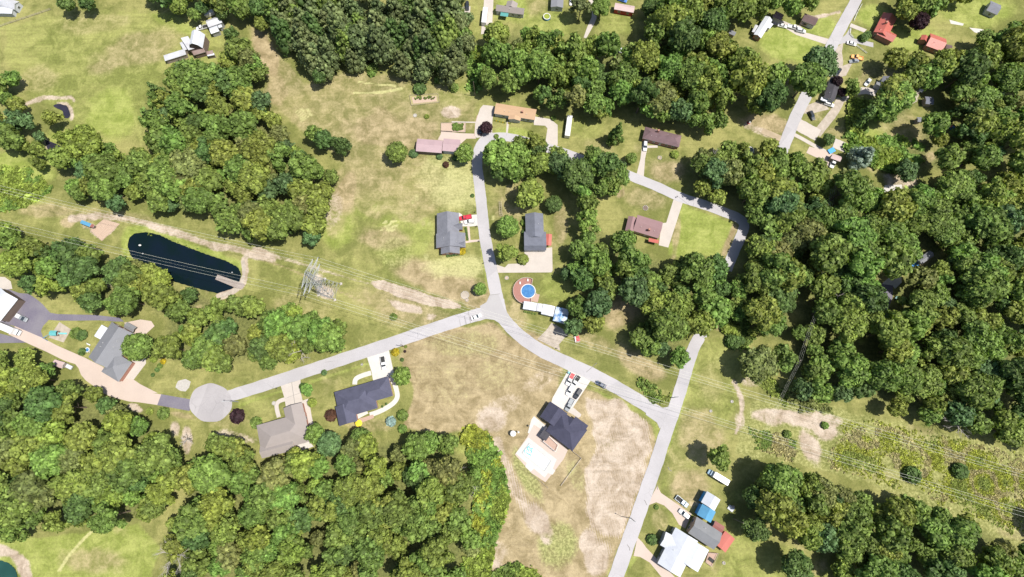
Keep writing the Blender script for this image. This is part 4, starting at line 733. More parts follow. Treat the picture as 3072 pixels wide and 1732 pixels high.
# ------------------------------------------------------------------ buildings
def rect(fr, pts, h, over=.4):
    a, b, c = [W(fr, p, h) for p in pts[:3]]; u = b - a; L = u.length; u = u / L; v = Vector((-u.y, u.x, 0)); d = (c - b).dot(v)
    if d < 0: v = -v; d = -d
    sh = (c - b).dot(u) / 2; a = a + u * sh
    return a + (u * L + v * d) / 2, u, v, L / 2, d / 2
def roof_part(c, u, v, hu, hv, h, rise, kind, axis, off, t=.2):
    """closed roof body; faces: 0 covering, 1 edge trim"""
    if axis == 'v': u, v, hu, hv = v, -u, hv, hu; off = -off if off else 0
    P = lambda x, y, z: Vector((c.x + u.x * x + v.x * y, c.y + u.y * x + v.y * y, z)); mb = MB()
    if kind == 'flat': rise = .12; off = 0
    if kind == 'shed': off = 1.0
    if kind == 'gambrel':
        prof = [(-hv, h), (-hv * .62, h + rise * .68), (0, h + rise), (hv * .62, h + rise * .68), (hv, h)]
    elif kind == 'shed': prof = [(-hv, h), (hv, h + rise)]
    else: prof = [(-hv, h), (off * hv, h + rise), (hv, h)]
    if kind == 'hip':
        e = min(hv, hu * .95); top = [P(-hu, -hv, h), P(hu, -hv, h), P(hu, hv, h), P(-hu, hv, h), P(-hu + e, 0, h + rise), P(hu - e, 0, h + rise)]
        lo = [q - Vector((0, 0, t)) for q in top]
        mb.add(top + lo, [(0, 1, 5, 4), (1, 2, 5), (2, 3, 4, 5), (3, 0, 4), (6, 10, 11, 7), (7, 11, 8), (8, 11, 10, 9), (9, 10, 6)], 0)
        mb.add(top[:4] + lo[:4], [(0, 4, 5, 1), (1, 5, 6, 2), (2, 6, 7, 3), (3, 7, 4, 0)], 1); return mb
    n = len(prof); A = [P(-hu, y, z) for y, z in prof]; B = [P(hu, y, z) for y, z in prof]; lo = Vector((0, 0, t))
    vs = A + B + [q - lo for q in A] + [q - lo for q in B]
    mb.add(vs, [(i, n + i, n + i + 1, i + 1) for i in range(n - 1)] + [(2 * n + i + 1, 3 * n + i + 1, 3 * n + i, 2 * n + i) for i in range(n - 1)], 0)
    mb.add(vs, [(i + 1, 2 * n + i + 1, 2 * n + i, i) for i in range(n - 1)] + [(n + i, 3 * n + i, 3 * n + i + 1, n + i + 1) for i in range(n - 1)] + [(0, 2 * n, 3 * n, n), (n - 1, 2 * n - 1, 4 * n - 1, 3 * n - 1)], 1)
    return mb
def wall_part(mb, c, u, v, hu, hv, h, rise, kind, axis, off, over, z0=-.2, t=.2):
    if axis == 'v': u, v, hu, hv = v, -u, hv, hu; off = -off if off else 0
    iu, iv = hu - over, hv - over; k = iv / hv; P = lambda x, y, z: Vector((c.x + u.x * x + v.x * y, c.y + u.y * x + v.y * y, z)); g_ = t + .015
    slope = lambda y: (h + rise * (1 - abs(y) / hv)) - g_
    if kind == 'gable':
        f = lambda y: h + rise * ((y + hv) / (hv * (1 + off)) if y < off * hv else (hv - y) / (hv * (1 - off))) - g_
        prof = [(-iv, z0), (iv, z0), (iv, f(iv)), (off * hv, h + rise - g_), (-iv, f(-iv))]
    elif kind == 'gambrel':
        prof = [(-iv, z0), (iv, z0), (iv, h - g_ + rise * .68 * (hv - iv) / (hv * .38)), (hv * .62, h + rise * .68 - g_), (0, h + rise - g_), (-hv * .62, h + rise * .68 - g_), (-iv, h - g_ + rise * .68 * (hv - iv) / (hv * .38))]
    elif kind == 'shed': prof = [(-iv, z0), (iv, z0), (iv, h + rise * (iv + hv) / (2 * hv) - g_), (-iv, h + rise * (hv - iv) / (2 * hv) - g_)]
    else: prof = [(-iv, z0), (iv, z0), (iv, h - t + .02), (-iv, h - t + .02)]
    n = len(prof); vs = [P(-iu, y, z) for y, z in prof] + [P(iu, y, z) for y, z in prof]
    mb.add(vs, [tuple(range(n))[::-1], tuple(range(n, 2 * n))] + [(i, (i + 1) % n, n + (i + 1) % n, n + i) for i in range(n)])
def unit_meshes():
    f = MB(); f.box((0, 0, 0), (1.3, .09, 1.3)); p = MB(); p.box((-.29, -.02, 0), (.5, .12, 1.1)); p.box((.29, -.02, 0), (.5, .12, 1.1))
    d = MB(); d.box((0, 0, 0), (1.05, .1, 2.1)); kn = MB(); kn.box((.38, -.09, -.05), (.06, .1, .16)); gd = MB(); gd.box((0, 0, 0), (1, .1, 2.2)); gp = MB()
    for i in range(4): gp.box((0, -.05, -.8 + i * .54), (.94, .04, .44))
    def me(nm, mb, m):
        x = bpy.data.meshes.new(nm); x.from_pydata(mb.v, [], mb.f); x.materials.append(m); return x
    return dict(window=(me('window', f, M['white']), ('pane', me('pane', p, M['glass']))), door=(me('door', d, M['door']), ('handle', me('handle', kn, M['chrome']))), garage_door=(me('garage_door', gd, M['white']), ('door_panel', me('door_panel', gp, M['garage']))))
UM = unit_meshes()
def opening(root, kind, pos, outward, wd=1.0, ht=1.0):
    me, (sn, sm) = UM[kind]; o = bpy.data.objects.new(kind, me); COL.objects.link(o); o.parent = root; o.location = pos - root.location
    o.rotation_euler = (0, 0, math.atan2(outward.y, outward.x) + math.pi / 2); o.scale = (wd, 1, ht); s = bpy.data.objects.new(sn, sm); COL.objects.link(s); s.parent = o; return o
def building(name, label, cat, wings, group=None, pipes=2, chimney=None):
    """wings: (frame, eave corners A B C, eave height, rise, roof kind, ridge axis, roof key, wall key, options)"""
    root = None; wb = {}; last = []
    for wi, (fr, pts, h, rise, kind, axis, rk, wk, *op) in enumerate(wings):
        op = op[0] if op else {}; over = op.get('over', .28); off = op.get('off', 0.0); c, u, v, hu, hv = rect(fr, pts, h)
        if root is None: root = empty(name, (c.x, c.y, 0), 0, label, cat, group)
        rp = roof_part(c, u, v, hu, hv, h + wi * .004, rise, kind, axis, off); ro = rp.build('roof', [RF[rk], M[op.get('trim', 'white')]], root)
        if wk:
            wb.setdefault(wk, MB()); wall_part(wb[wk], c, u, v, hu, hv, h + wi * .004, rise, kind, axis, off, over, z0=-.2 - wi * .01)
            ft = op.get('feat'); sides = [(-v, u, hu, hv), (u, v, hv, hu), (v, -u, hu, hv), (-u, -v, hv, hu)]
            for si, (nrm, al, half, dist) in enumerate(sides):
                spec = None if ft is None else ft.get(si, [])
                if spec is None:
                    if wi or op.get('plain'): spec = []
                    else:
                        n = max(1, int(half * 2 / 3.4)); spec = [('w', -1 + (2 * i + 1) / n) for i in range(n)]
                        if si == 2 and n > 2: spec[n // 2] = ('d', spec[n // 2][1])
                for s in spec:
                    p = c + nrm * (dist - over + .03) + al * (s[1] * (half - over) * .92)
                    if s[0] == 'w': opening(root, 'window', Vector((p.x, p.y, 1.55)), nrm)
                    elif s[0] == 'd': opening(root, 'door', Vector((p.x, p.y, 1.05)), nrm)
                    else: opening(root, 'garage_door', Vector((p.x, p.y, 1.1)), nrm, s[2])
        last.append((ro, c, u, v, hu, hv, h, rise, kind, axis))
    for k, mb in wb.items(): mb.build('wall', M[k], root)
    ro, c, u, v, hu, hv, h, rise, kind, axis = last[0]; r = random.Random(len(label)); q = (u, v, hu, hv) if axis == 'u' else (v, u, hv, hu)
    for i in range(pipes):
        t = r.uniform(-.6, .6); s = r.choice((-.45, .4)); p = c + q[0] * (t * q[2]) + q[1] * (s * q[3]); z = h + rise * (1 - abs(s)) if kind != 'flat' else h + .1
        if kind == 'hip': z -= rise * .25
        MB().tube((p.x, p.y, z - .35), (p.x, p.y, z + .55), .09, .09, 8).build('vent_pipe', M['white'], ro)
    if chimney is not None:
        p = c + q[0] * (chimney[0] * q[2]) + q[1] * (chimney[1] * q[3]); MB().box((p.x, p.y, h + rise * .9), (.8, .8, rise * .4 + 2.0)).build('chimney', M['brick'], ro)
    return root
def buildings():
    B = building; G = dict
    B('garage', 'long pink metal-roofed garage in two steps beside the concrete apron', 'garage', [('mid1', [(140, 600), (478, 625), (463, 790)], 3.4, .9, 'gable', 'u', 'pinkm', 'darkwood', G(plain=1)), ('mid1', [(488, 597), (712, 615), (695, 778)], 3.4, .8, 'gable', 'u', 'pinkm', 'siding', G(feat={0: [('g', 0, 4)], 2: [('g', .4, 2.6)]}))], pipes=0)  # dark wall colour of the left wing carries the shade under its eave
    B('ranch_house', 'ranch house with a tan-orange shingle roof and shade-coloured front', 'house', [('mid1', [(1182, 130), (1716, 215), (1690, 355)], 3.1, 1.1, 'gable', 'u', 'tan', 'siding', G(feat={0: [('w', -.7), ('w', 0), ('w', .7)], 2: [('w', -.75), ('w', -.5), ('d', -.25), ('w', .05), ('w', .2), ('w', .6)], 1: [('w', 0)], 3: [('g', 0, 3)]})), ('mid1', [(1350, 290), (1510, 312), (1500, 365)], 3.0, .9, 'gable', 'v', 'tan', 'siding')], pipes=3, chimney=(.35, .15))  # white front gets a blue-grey siding colour that stands in for shade
    B('ranch_house', 'ranch house with a long maroon hip roof near the top middle', 'house', [('T20', [(1005, 958), (1280, 1025), (1262, 1113)], 3.0, 1.9, 'hip', 'u', 'maroon', 'brick')], pipes=3, chimney=(-.3, -.4))
    B('house', 'grey-roofed brick house with many gables beside the red truck', 'house', [('mid2', [(128, 470), (532, 456), (540, 652)], 3.0, 3.0, 'gable', 'v', 'greyblue', 'brick', G(feat={1: [('w', -.6), ('d', 0), ('w', .6)], 3: [('w', -.5), ('w', .5)]})), ('mid2', [(135, 190), (440, 180), (455, 475)], 3.0, 2.6, 'gable', 'v', 'greyblue', 'brick', G(feat={1: [('g', -.1, 5)]})), ('mid2', [(195, 610), (455, 602), (460, 742)], 3.0, 2.4, 'gable', 'v', 'greyblue', 'brick', G(feat={2: [('w', -.4), ('w', .4)]})), ('mid2', [(330, 325), (497, 322), (500, 410)], 3.0, 1.3, 'gable', 'u', 'greyblue', 'brick'), ('mid2', [(310, 570), (525, 568), (528, 655)], 3.02, 1.4, 'gable', 'u', 'greyblue', 'brick')], pipes=3)
    B('house', 'tall blue-grey roofed house above the wide concrete parking pad', 'house', [('mid2', [(1362, 195), (1610, 190), (1622, 520)], 3.6, 2.0, 'gable', 'v', 'slate', 'siding'), ('mid2', [(1346, 440), (1650, 440), (1654, 698)], 3.4, 2.2, 'gable', 'u', 'slate', 'siding', G(off=.66, feat={2: [('g', -.6, 2.6), ('g', -.1, 2.6), ('d', .35), ('w', .75)], 0: [('g', -.6, 2.6), ('g', -.1, 2.6), ('d', .35)]})), ('mid2', [(1646, 470), (1728, 476), (1728, 635)], 2.7, .5, 'gable', 'v', 'red', None, G(over=.1, trim='redcloth'))], pipes=1)
    B('house', 'mauve-roofed house half hidden by the middle wood', 'house', [('T21', [(940, 168), (1132, 226), (1114, 352)], 3.1, 1.5, 'gable', 'u', 'mauve', 'tanbrick'), ('T21', [(878, 180), (942, 196), (920, 305)], 2.9, 1.1, 'gable', 'v', 'mauve', 'tanbrick'), ('T21', [(1035, 345), (1110, 362), (1103, 390)], 2.5, .4, 'shed', 'u', 'red', None)], pipes=2, chimney=(.1, .5))
    B('house', 'new navy-roofed house with a pool terrace behind', 'house', [('newh', [(650, 520), (972, 765), (800, 1030)], 3.4, 3.2, 'hip', 'u', 'navy', 'white'), ('newh', [(530, 425), (742, 572), (610, 752)], 3.4, 2.4, 'gable', 'v', 'navy', 'white', G(feat={0: [('g', -.4, 3), ('g', .4, 3)]})), ('newh', [(735, 585), (868, 682), (800, 800)], 3.45, 1.9, 'gable', 'v', 'navy', 'white'), ('newh', [(832, 604), (988, 716), (955, 765)], 2.9, .6, 'shed', 'u', 'navy', None), ('newh', [(480, 730), (560, 790), (470, 900)], 2.9, .3, 'flat', 'v', 'char', None)], pipes=3)
    B('house', 'broad house under a dark indigo shingle roof south of the road', 'house', [('h12', [(1008, 572), (1440, 446), (1530, 752)], 3.0, 3.4, 'hip', 'u', 'indigo', 'brick', G(feat={0: [('w', -.7), ('w', -.2), ('d', .3)], 2: [('w', -.6), ('d', -.2), ('w', .3)], 3: [('w', 0)]})), ('h12', [(1290, 490), (1640, 388), (1702, 610)], 3.0, 2.5, 'hip', 'u', 'indigo', 'brick', G(feat={0: [('g', .3, 4.6)]})), ('h12', [(1030, 740), (1240, 680), (1285, 905)], 3.0, 2.2, 'gable', 'v', 'indigo', 'brick', G(feat={2: [('w', 0)]}))], pipes=2)
    B('house', 'taupe hip-roofed house at the edge of the south wood', 'house', [('h12', [(115, 955), (672, 798), (738, 1140)], 3.0, 2.9, 'hip', 'u', 'taupe', 'brick'), ('h12', [(425, 755), (640, 688), (690, 900)], 3.02, 1.9, 'gable', 'v', 'taupe', 'brick', G(feat={0: [('g', 0, 4.6)]})), ('h12', [(160, 1190), (545, 1090), (560, 1240)], 3.0, 1.6, 'gable', 'u', 'taupe', 'brick')], pipes=2)
    B('house', 'large grey L-shaped roofed house by the long pink concrete drive', 'house', [('left', [(1378, 600), (1655, 750), (1325, 1155)], 3.0, 2.9, 'gable', 'v', 'grey', 'brick'), ('left', [(1400, 962), (1605, 1085), (1422, 1310)], 3.0, 2.2, 'hip', 'v', 'grey', 'brick')], pipes=4)
    B('porch', 'plain white porch roof against the grey L-shaped house', 'porch', [('left', [(1242, 630), (1320, 672), (1205, 797)], 2.7, .3, 'flat', 'u', 'white', 'white', G(plain=1))], pipes=0)
    B('gazebo', 'small grey-green gazebo roof behind the grey L-shaped house', 'gazebo', [('left', [(1548, 595), (1658, 655), (1600, 712)], 2.6, .7, 'gable', 'u', 'greymetal', None)], pipes=0)
    B('pole_building', 'big white-roofed workshop cut by the left edge of the photo', 'workshop', [('left', [(30, 192), (248, 335), (-30, 560)], 4.6, 1.6, 'gable', 'v', 'white', 'darkwood', G(plain=1))], pipes=0)
    B('house', 'white metal-roofed house in the bottom right by the curving drive', 'house', [('br', [(445, 838), (722, 1010), (492, 1452)], 4.0, 2.2, 'gable', 'v', 'white', 'greywall'), ('br', [(600, 955), (845, 1112), (725, 1396)], 4.0, 1.6, 'gable', 'v', 'white', 'greywall'), ('br', [(330, 895), (520, 1000), (430, 1155)], 3.9, 1.3, 'gable', 'u', 'white', 'greywall')], pipes=2)
    B('house', 'grey shingled building between the white-roofed house and the blue shed', 'house', [('br', [(690, 695), (1005, 900), (925, 1122)], 4.2, 1.9, 'gable', 'u', 'greymetal', 'tanbrick')], pipes=2)
    B('shed', 'faded dull red metal shed, smaller of the red pair', 'shed', [('br', [(935, 755), (1054, 830), (1000, 912)], 3.0, .6, 'gable', 'u', 'redfade', 'darkwood', G(plain=1))], pipes=0)
    B('shed', 'bright red metal lean-to beside the grey shingled building', 'shed', [('br', [(1040, 865), (1160, 965), (1072, 1160)], 2.8, .6, 'gable', 'v', 'red', 'redcloth', G(plain=1, trim='redcloth'))], pipes=0)
    B('barn', 'metal barn with a half white, half bright blue roof', 'barn', [('br', [(820, 380), (985, 488), (932, 640)], 4.4, 1.6, 'gable', 'v', 'white', 'bluecloth', G(plain=1)), ('br', [(764, 540), (932, 640), (880, 783)], 4.3, 1.5, 'gable', 'v', 'blue', 'bluecloth', G(plain=1, trim='tarpblue'))], pipes=0)
    B('house', 'grey ranch house with a teal porch roof, top edge centre', 'house', [('top', [(555, 65), (940, 118), (925, 205)], 3.1, 1.5, 'gable', 'u', 'taupe', 'siding'), ('top', [(690, 12), (835, 45), (830, 130)], 3.1, 1.3, 'gable', 'v', 'taupe', 'siding'), ('top', [(615, 172), (722, 186), (700, 238)], 2.7, .3, 'shed', 'u', 'teal', None)], pipes=2)
    B('mobile_home', 'pale blue-grey mobile home at the top edge by the round pool', 'mobile home', [('top', [(1312, -60), (1482, -50), (1465, 108)], 3.2, .7, 'gable', 'v', 'grey', 'siding')], pipes=1)
    B('mobile_home', 'pink-roofed brown mobile home on the lawn at the top', 'mobile home', [('top', [(2188, 40), (2458, 88), (2442, 178)], 3.1, .8, 'gable', 'u', 'palepink', 'redcloth')], pipes=1)
    B('shed', 'tiny weathered shed between the trees at the top', 'shed', [('T20', [(1650, 225), (1695, 245), (1680, 272)], 2.4, .5, 'gable', 'u', 'grey', 'wood', G(plain=1))], pipes=0)
    B('mobile_home', 'long narrow building with a brilliant white roof, upper right lawn', 'mobile home', [('tr1', [(372, 234), (478, 290), (302, 556)], 3.1, .8, 'gable', 'v', 'white', 'brick'), ('tr1', [(415, 310), (478, 350), (440, 425)], 2.9, .4, 'flat', 'v', 'white', 'white')], pipes=0)
    B('shed', 'grey lean-to along the brilliant white roof', 'shed', [('tr1', [(228, 360), (275, 380), (215, 480)], 2.3, .3, 'flat', 'v', 'silver', 'wood', G(plain=1))], pipes=0)
    B('garage', 'mauve-brown roofed garage beside the brilliant white roof', 'garage', [('tr1', [(520, 155), (636, 215), (594, 308)], 3.0, 1.1, 'gable', 'u', 'mauve', 'tanbrick', G(feat={2: [('g', 0, 3.5)], 0: []}))], pipes=0)
    B('garage', 'brown-roofed cream garage at the concrete drive, upper right', 'garage', [('tr1', [(932, 190), (1127, 265), (1097, 375)], 3.2, 1.4, 'gable', 'u', 'brown', 'tanbrick', G(feat={2: [('g', -.6, 3), ('w', .3), ('w', .5), ('w', .7)], 0: [], 1: [('w', 0)], 3: [('w', 0)]}))], pipes=0)
    B('house', 'red-roofed brick house nearest the upper right road', 'house', [('tr2', [(882, 158), (1050, 236), (935, 485)], 3.2, 1.7, 'gable', 'v', 'red', 'brick', G(trim='redcloth')), ('tr2', [(850, 340), (1048, 440), (1000, 535)], 3.2, 1.4, 'gable', 'u', 'red', 'brick', G(trim='redcloth'))], pipes=1, chimney=(.1, -.2))
    B('house', 'red-roofed brick house farther right beside the purple tree', 'house', [('tr2', [(1470, 418), (1672, 492), (1632, 655)], 3.2, 1.7, 'gable', 'u', 'red', 'brick', G(trim='redcloth')), ('tr2', [(1372, 442), (1455, 472), (1432, 532)], 3.0, .9, 'gable', 'v', 'red', 'brick', G(trim='redcloth'))], pipes=1)
    B('shed', 'little brown shed behind the farther red-roofed house', 'shed', [('tr2', [(1680, 560), (1755, 575), (1740, 628)], 2.5, .6, 'gable', 'u', 'brown', 'wood', G(plain=1))], pipes=0)
    B('house', 'charcoal-roofed narrow house between the road and gravel drive', 'house', [('tr3', [(808, 128), (940, 175), (856, 445)], 3.3, 1.3, 'gable', 'v', 'char', 'greywall'), ('tr3', [(695, 385), (775, 412), (755, 445)], 2.6, .3, 'flat', 'u', 'white', None)], pipes=1)
    B('house', 'pale grey roofed house in the clearing of the upper right wood', 'house', [('tr3', [(1478, 122), (1598, 165), (1548, 268)], 3.1, 1.3, 'gable', 'v', 'greyblue', 'siding'), ('tr3', [(1395, 190), (1490, 228), (1466, 268)], 2.8, .5, 'shed', 'u', 'grey', 'siding'), ('tr3', [(1590, 112), (1722, 150), (1700, 205)], 3.0, .9, 'gable', 'u', 'brown', 'siding')], pipes=1)
    B('shed', 'small pale pink roofed shed by the blue tarp', 'shed', [('tr3', [(832, 1098), (952, 1142), (922, 1200)], 2.8, .7, 'gable', 'u', 'palepink', 'wood', G(plain=1))], pipes=0)
    B('shed', 'light grey roofed cabin above the dark drive in the right wood', 'cabin', [('T31', [(1217, 436), (1250, 475), (1160, 552)], 3.0, .9, 'gable', 'v', 'grey', 'greywall')], pipes=0)
    B('house', 'brownish roof deep among the trees of the right wood', 'house', [('T30', [(1420, 1148), (1505, 1212), (1450, 1262)], 3.0, 1.2, 'gable', 'u', 'brown', 'wood')], pipes=1)
    B('house', 'grey roofed house at the upper right corner', 'house', [('T30', [(1690, 10), (1770, 45), (1720, 110)], 3.0, 1.2, 'gable', 'u', 'greyblue', 'siding')], pipes=1)
    B('house', 'pale roofed house cut by the upper left corner', 'house', [('T00', [(-80, -50), (128, 8), (125, 78)], 3.0, 1.3, 'gable', 'u', 'silver', 'siding'), ('T00', [(-60, 48), (80, 52), (110, 105)], 2.7, .5, 'flat', 'u', 'white', 'siding')], pipes=1)
    B('barn', 'old barn with a white gambrel metal roof by the hay field', 'barn', [('barn', [(690, 580), (1005, 592), (1115, 930)], 5.0, 3.4, 'gambrel', 'v', 'white', 'darkwood', G(plain=1)), ('barn', [(590, 680), (735, 600), (800, 960)], 4.0, 1.0, 'shed', 'v', 'silver', 'darkwood', G(plain=1)), ('barn', [(500, 790), (600, 745), (650, 960)], 3.0, .4, 'flat', 'v', 'silver', 'wood', G(plain=1))], pipes=0)
    B('shed', 'rusty roofed shed tucked at the end of the old barn', 'shed', [('barn', [(782, 992), (1062, 912), (1105, 1015)], 3.2, 1.1, 'gable', 'u', 'rust', 'darkwood', G(plain=1))], pipes=0)
    B('shed', 'long low white shed running left from the old barn', 'shed', [('barn', [(75, 1105), (585, 945), (640, 1075)], 2.8, .5, 'flat', 'u', 'silver', 'wood', G(plain=1))], pipes=0)
    B('shed', 'half rusty half white lean-to right of the old barn', 'shed', [('barn', [(1118, 1005), (1268, 975), (1290, 1060)], 2.6, .4, 'flat', 'u', 'rust', 'wood', G(plain=1)), ('barn', [(1140, 1075), (1305, 1045), (1320, 1090)], 2.5, .3, 'flat', 'u', 'white', 'wood', G(plain=1))], pipes=0)
    B('barn', 'white metal barn next to the dark trees, right of the old barn', 'barn', [('barn', [(1100, 262), (1432, 145), (1520, 300)], 3.8, 1.3, 'gable', 'u', 'silver', 'greywall', G(plain=1)), ('barn', [(1190, 440), (1385, 372), (1430, 515)], 3.0, .5, 'gable', 'u', 'white', 'greywall', G(plain=1)), ('barn', [(1395, 375), (1480, 345), (1510, 410)], 2.8, .4, 'flat', 'u', 'white', 'greywall', G(plain=1))], pipes=0)
    B('shed', 'small blue-tarped shelter at the upper end of the tilled garden', 'shed', [('T01', [(618, 210), (690, 238), (676, 262)], 2.2, .3, 'flat', 'u', 'blue', 'darkwood', G(plain=1)), ('T01', [(684, 236), (714, 248), (702, 270)], 2.0, .3, 'flat', 'u', 'redfade', 'darkwood', G(plain=1))], pipes=0)
    B('shed', 'pale pink-roofed shed below the pink concrete drive', 'shed', [('left', [(668, 1045), (790, 1082), (748, 1152)], 2.6, .6, 'gable', 'u', 'palepink', 'wood', G(plain=1))], pipes=0)
    # pool house row
    pl = [('white ridged shed nearest the round pool', [(425, 755), (738, 805), (700, 992)], 'white'), ('narrow pale shed, second in the row below the round pool', [(748, 803), (878, 826), (838, 1012)], 'silver'), ('widest plain white shed in the row below the round pool', [(890, 822), (1180, 886), (1118, 1128)], 'white')]
    for lb, p, rk in pl: B('shed', lb, 'shed', [('pool', p, 2.9, .35, 'gable' if rk == 'white' else 'flat', 'v', rk, 'white', G(plain=1, over=.15))], pipes=0)
    B('carport', 'carport with a worn blue and white roof over the gravel drive', 'carport', [('pool', [(1190, 890), (1508, 968), (1440, 1310)], 3.0, .9, 'gable', 'v', 'blueworn', 'siding', G(plain=1))], pipes=0)
    for lb, fr, p, rk in (('white roof glimpsed between trees in the top centre wood', 'T20', [(820, 360), (850, 372), (840, 405)], 'white'), ('pale roof glimpsed near the top lawn through trees', 'T20', [(1310, 115), (1345, 125), (1335, 150)], 'silver'), ('small orange-brown roof by the two big trees', 'tr1', [(700, 1085), (765, 1130), (730, 1190)], 'cream'), ('pale roof cut by the top edge above the pine stand', 'T10', [(430, -30), (510, -25), (500, 45)], 'white'), ('blue-grey roof at the top edge of the pine stand', 'T10', [(1120, -50), (1190, -50), (1185, 60)], 'greyblue'), ('teal roof at the top edge left of the pines', 'T10', [(240, -30), (270, -25), (262, 30)], 'teal'), ('grey shed roof by the bright gravel clearing', 'tr3', [(1900, 640), (1960, 640), (1960, 700)], 'grey'), ('dark blue-grey roof in the shade of the upper right wood', 'T30', [(1190, 730), (1250, 735), (1245, 790)], 'slate')):
        B('shed', lb, 'shed', [(fr, p, 2.8, .6, 'gable', 'u', rk, 'wood', G(plain=1))], pipes=0)

# ------------------------------------------------------------------ vehicles (built facing +X at the origin)
WH = {}
def wheel_meshes():
    t = MB().tube((0, -.11, 0), (0, .11, 0), .34, .34, 16); r_ = MB().tube((0, -.125, 0), (0, .125, 0), .2, .2, 10)
    for nm, mb, m in (('tyre', t, 'black'), ('rim', r_, 'chrome')):
        me = bpy.data.meshes.new(nm); me.from_pydata(mb.v, [], mb.f); me.materials.append(M[m]); WH[nm] = me
wheel_meshes()
def add_wheels(root, xs, y, k=1.0):
    for x in xs:
        for s in (-1, 1):
            w_ = bpy.data.objects.new('wheel', WH['tyre']); COL.objects.link(w_); w_.parent = root; w_.location = (x, s * y, .34 * k); w_.scale = (k, 1, k)
            r_ = bpy.data.objects.new('rim', WH['rim']); COL.objects.link(r_); r_.parent = w_
def loft(mb, secs, mi=0):
    """secs: (x, halfwidth, z0, z1, roundness) -> rounded box hull along X"""
    rings = []
    for x, hw, z0, z1, rd in secs:
        r = rd; rings.append([(x, -hw, z0), (x, -hw, z1 - r), (x, -hw + r, z1), (x, hw - r, z1), (x, hw, z1 - r), (x, hw, z0)])
    n = 6; b = []; vs = [p for ring in rings for p in ring]; fs = []
    for i in range(len(rings) - 1):
        for k in range(n): fs.append((i * n + k, (i + 1) * n + k, (i + 1) * n + (k + 1) % n, i * n + (k + 1) % n))
    fs += [tuple(range(n)), tuple(range((len(rings) - 1) * n, len(rings) * n))[::-1]]; mb.add(vs, fs, mi)
def car(kind, colour, label, group=None, load=None):
    e = empty('parked_' + {'pickup': 'pickup', 'van': 'van', 'suv': 'car', 'sedan': 'car'}[kind], (0, 0, 0), 0, label, {'pickup': 'pickup truck', 'van': 'van'}.get(kind, 'car'), group)
    m = CARC[colour]; b = MB(); gl = MB(); L = {'sedan': 4.7, 'suv': 4.8, 'pickup': 5.8, 'van': 5.1}[kind] / 2; hw = {'sedan': .9, 'suv': .95, 'pickup': 1.0, 'van': 1.0}[kind]
    if kind in ('sedan', 'suv', 'van'):
        zb = .78 if kind == 'sedan' else .95; zr = {'sedan': 1.43, 'suv': 1.72, 'van': 1.85}[kind]; xb = -L + (.75 if kind == 'sedan' else .12); xf = L - (1.35 if kind != 'van' else .8)
        loft(b, [(-L, hw * .86, .35, zb - .08, .1), (-L + .25, hw, .24, zb + .02, .12), (0, hw, .22, zb + .06, .1), (L - 1.3, hw, .22, zb + .04, .12), (L - .35, hw * .95, .24, zb - .1, .14), (L, hw * .78, .34, zb - .22, .12)])
        loft(gl, [(xb, hw * .82, zb, zb + .06, .02), (xb + .45 * (1 if kind == 'sedan' else .4), hw * .78, zb, zr - .06, .12), (xf - .75, hw * .78, zb, zr - .06, .12), (xf, hw * .84, zb, zb + .07, .02)])
        loft(b, [(xb + .5 * (1 if kind == 'sedan' else .45), hw * .74, zr - .1, zr, .06), (xf - .8, hw * .74, zr - .1, zr, .06)])
        for s in (-1, 1):
            for xx in (xb + .7, (xb + xf) / 2, xf - .55): b.box((xx, s * hw * .8, (zb + zr) / 2 - .03), (.09, .07, zr - zb - .1))
    else:
        zb = 1.0; zr = 1.82
        loft(b, [(-L, hw * .97, .42, .62, .04), (-.35, hw * .97, .42, .62, .04)]); loft(b, [(-.3, hw, .3, zb + .04, .1), (1.5, hw, .3, zb + .04, .12), (L - .25, hw * .95, .35, zb - .06, .16), (L, hw * .85, .42, zb - .2, .14)])
        for s in (-1, 1): b.box(((-L - .3) / 2, s * (hw - .06), .78), (L - .3, .12, .5))
        b.box((-L + .06, 0, .78), (.1, hw * 2 - .26, .48)); b.box((-.34, 0, .8), (.1, hw * 2 - .26, .5))
        loft(gl, [(-.28, hw * .84, zb, zb + .5, .1), (-.1, hw * .82, zb, zr - .06, .12), (.95, hw * .82, zb, zr - .06, .12), (1.6, hw * .87, zb, zb + .07, .02)]); loft(b, [(-.15, hw * .78, zr - .1, zr, .06), (.9, hw * .78, zr - .1, zr, .06)])
        if load: MB().box(((-L - .35) / 2, 0, .84), (L - .55, hw * 2 - .32, .34)).build('bed_load', load, e)
    b.build('body', m, e); gl.build('windows', M['glass'], e); add_wheels(e, (-L + .95, L - .95), hw - .1)
    for s in (-1, 1):
        MB().box((L - .1, s * hw * .62, .62), (.16, .3, .16)).build('headlight', M['headlight'], e); MB().box((-L + .03, s * hw * .72, .72), (.1, .2, .2)).build('taillight', M['taillight'], e)
        MB().box((.75 if kind != 'pickup' else 1.15, s * (hw + .1), 1.02), (.14, .22, .16)).build('mirror', m, e)
    return e
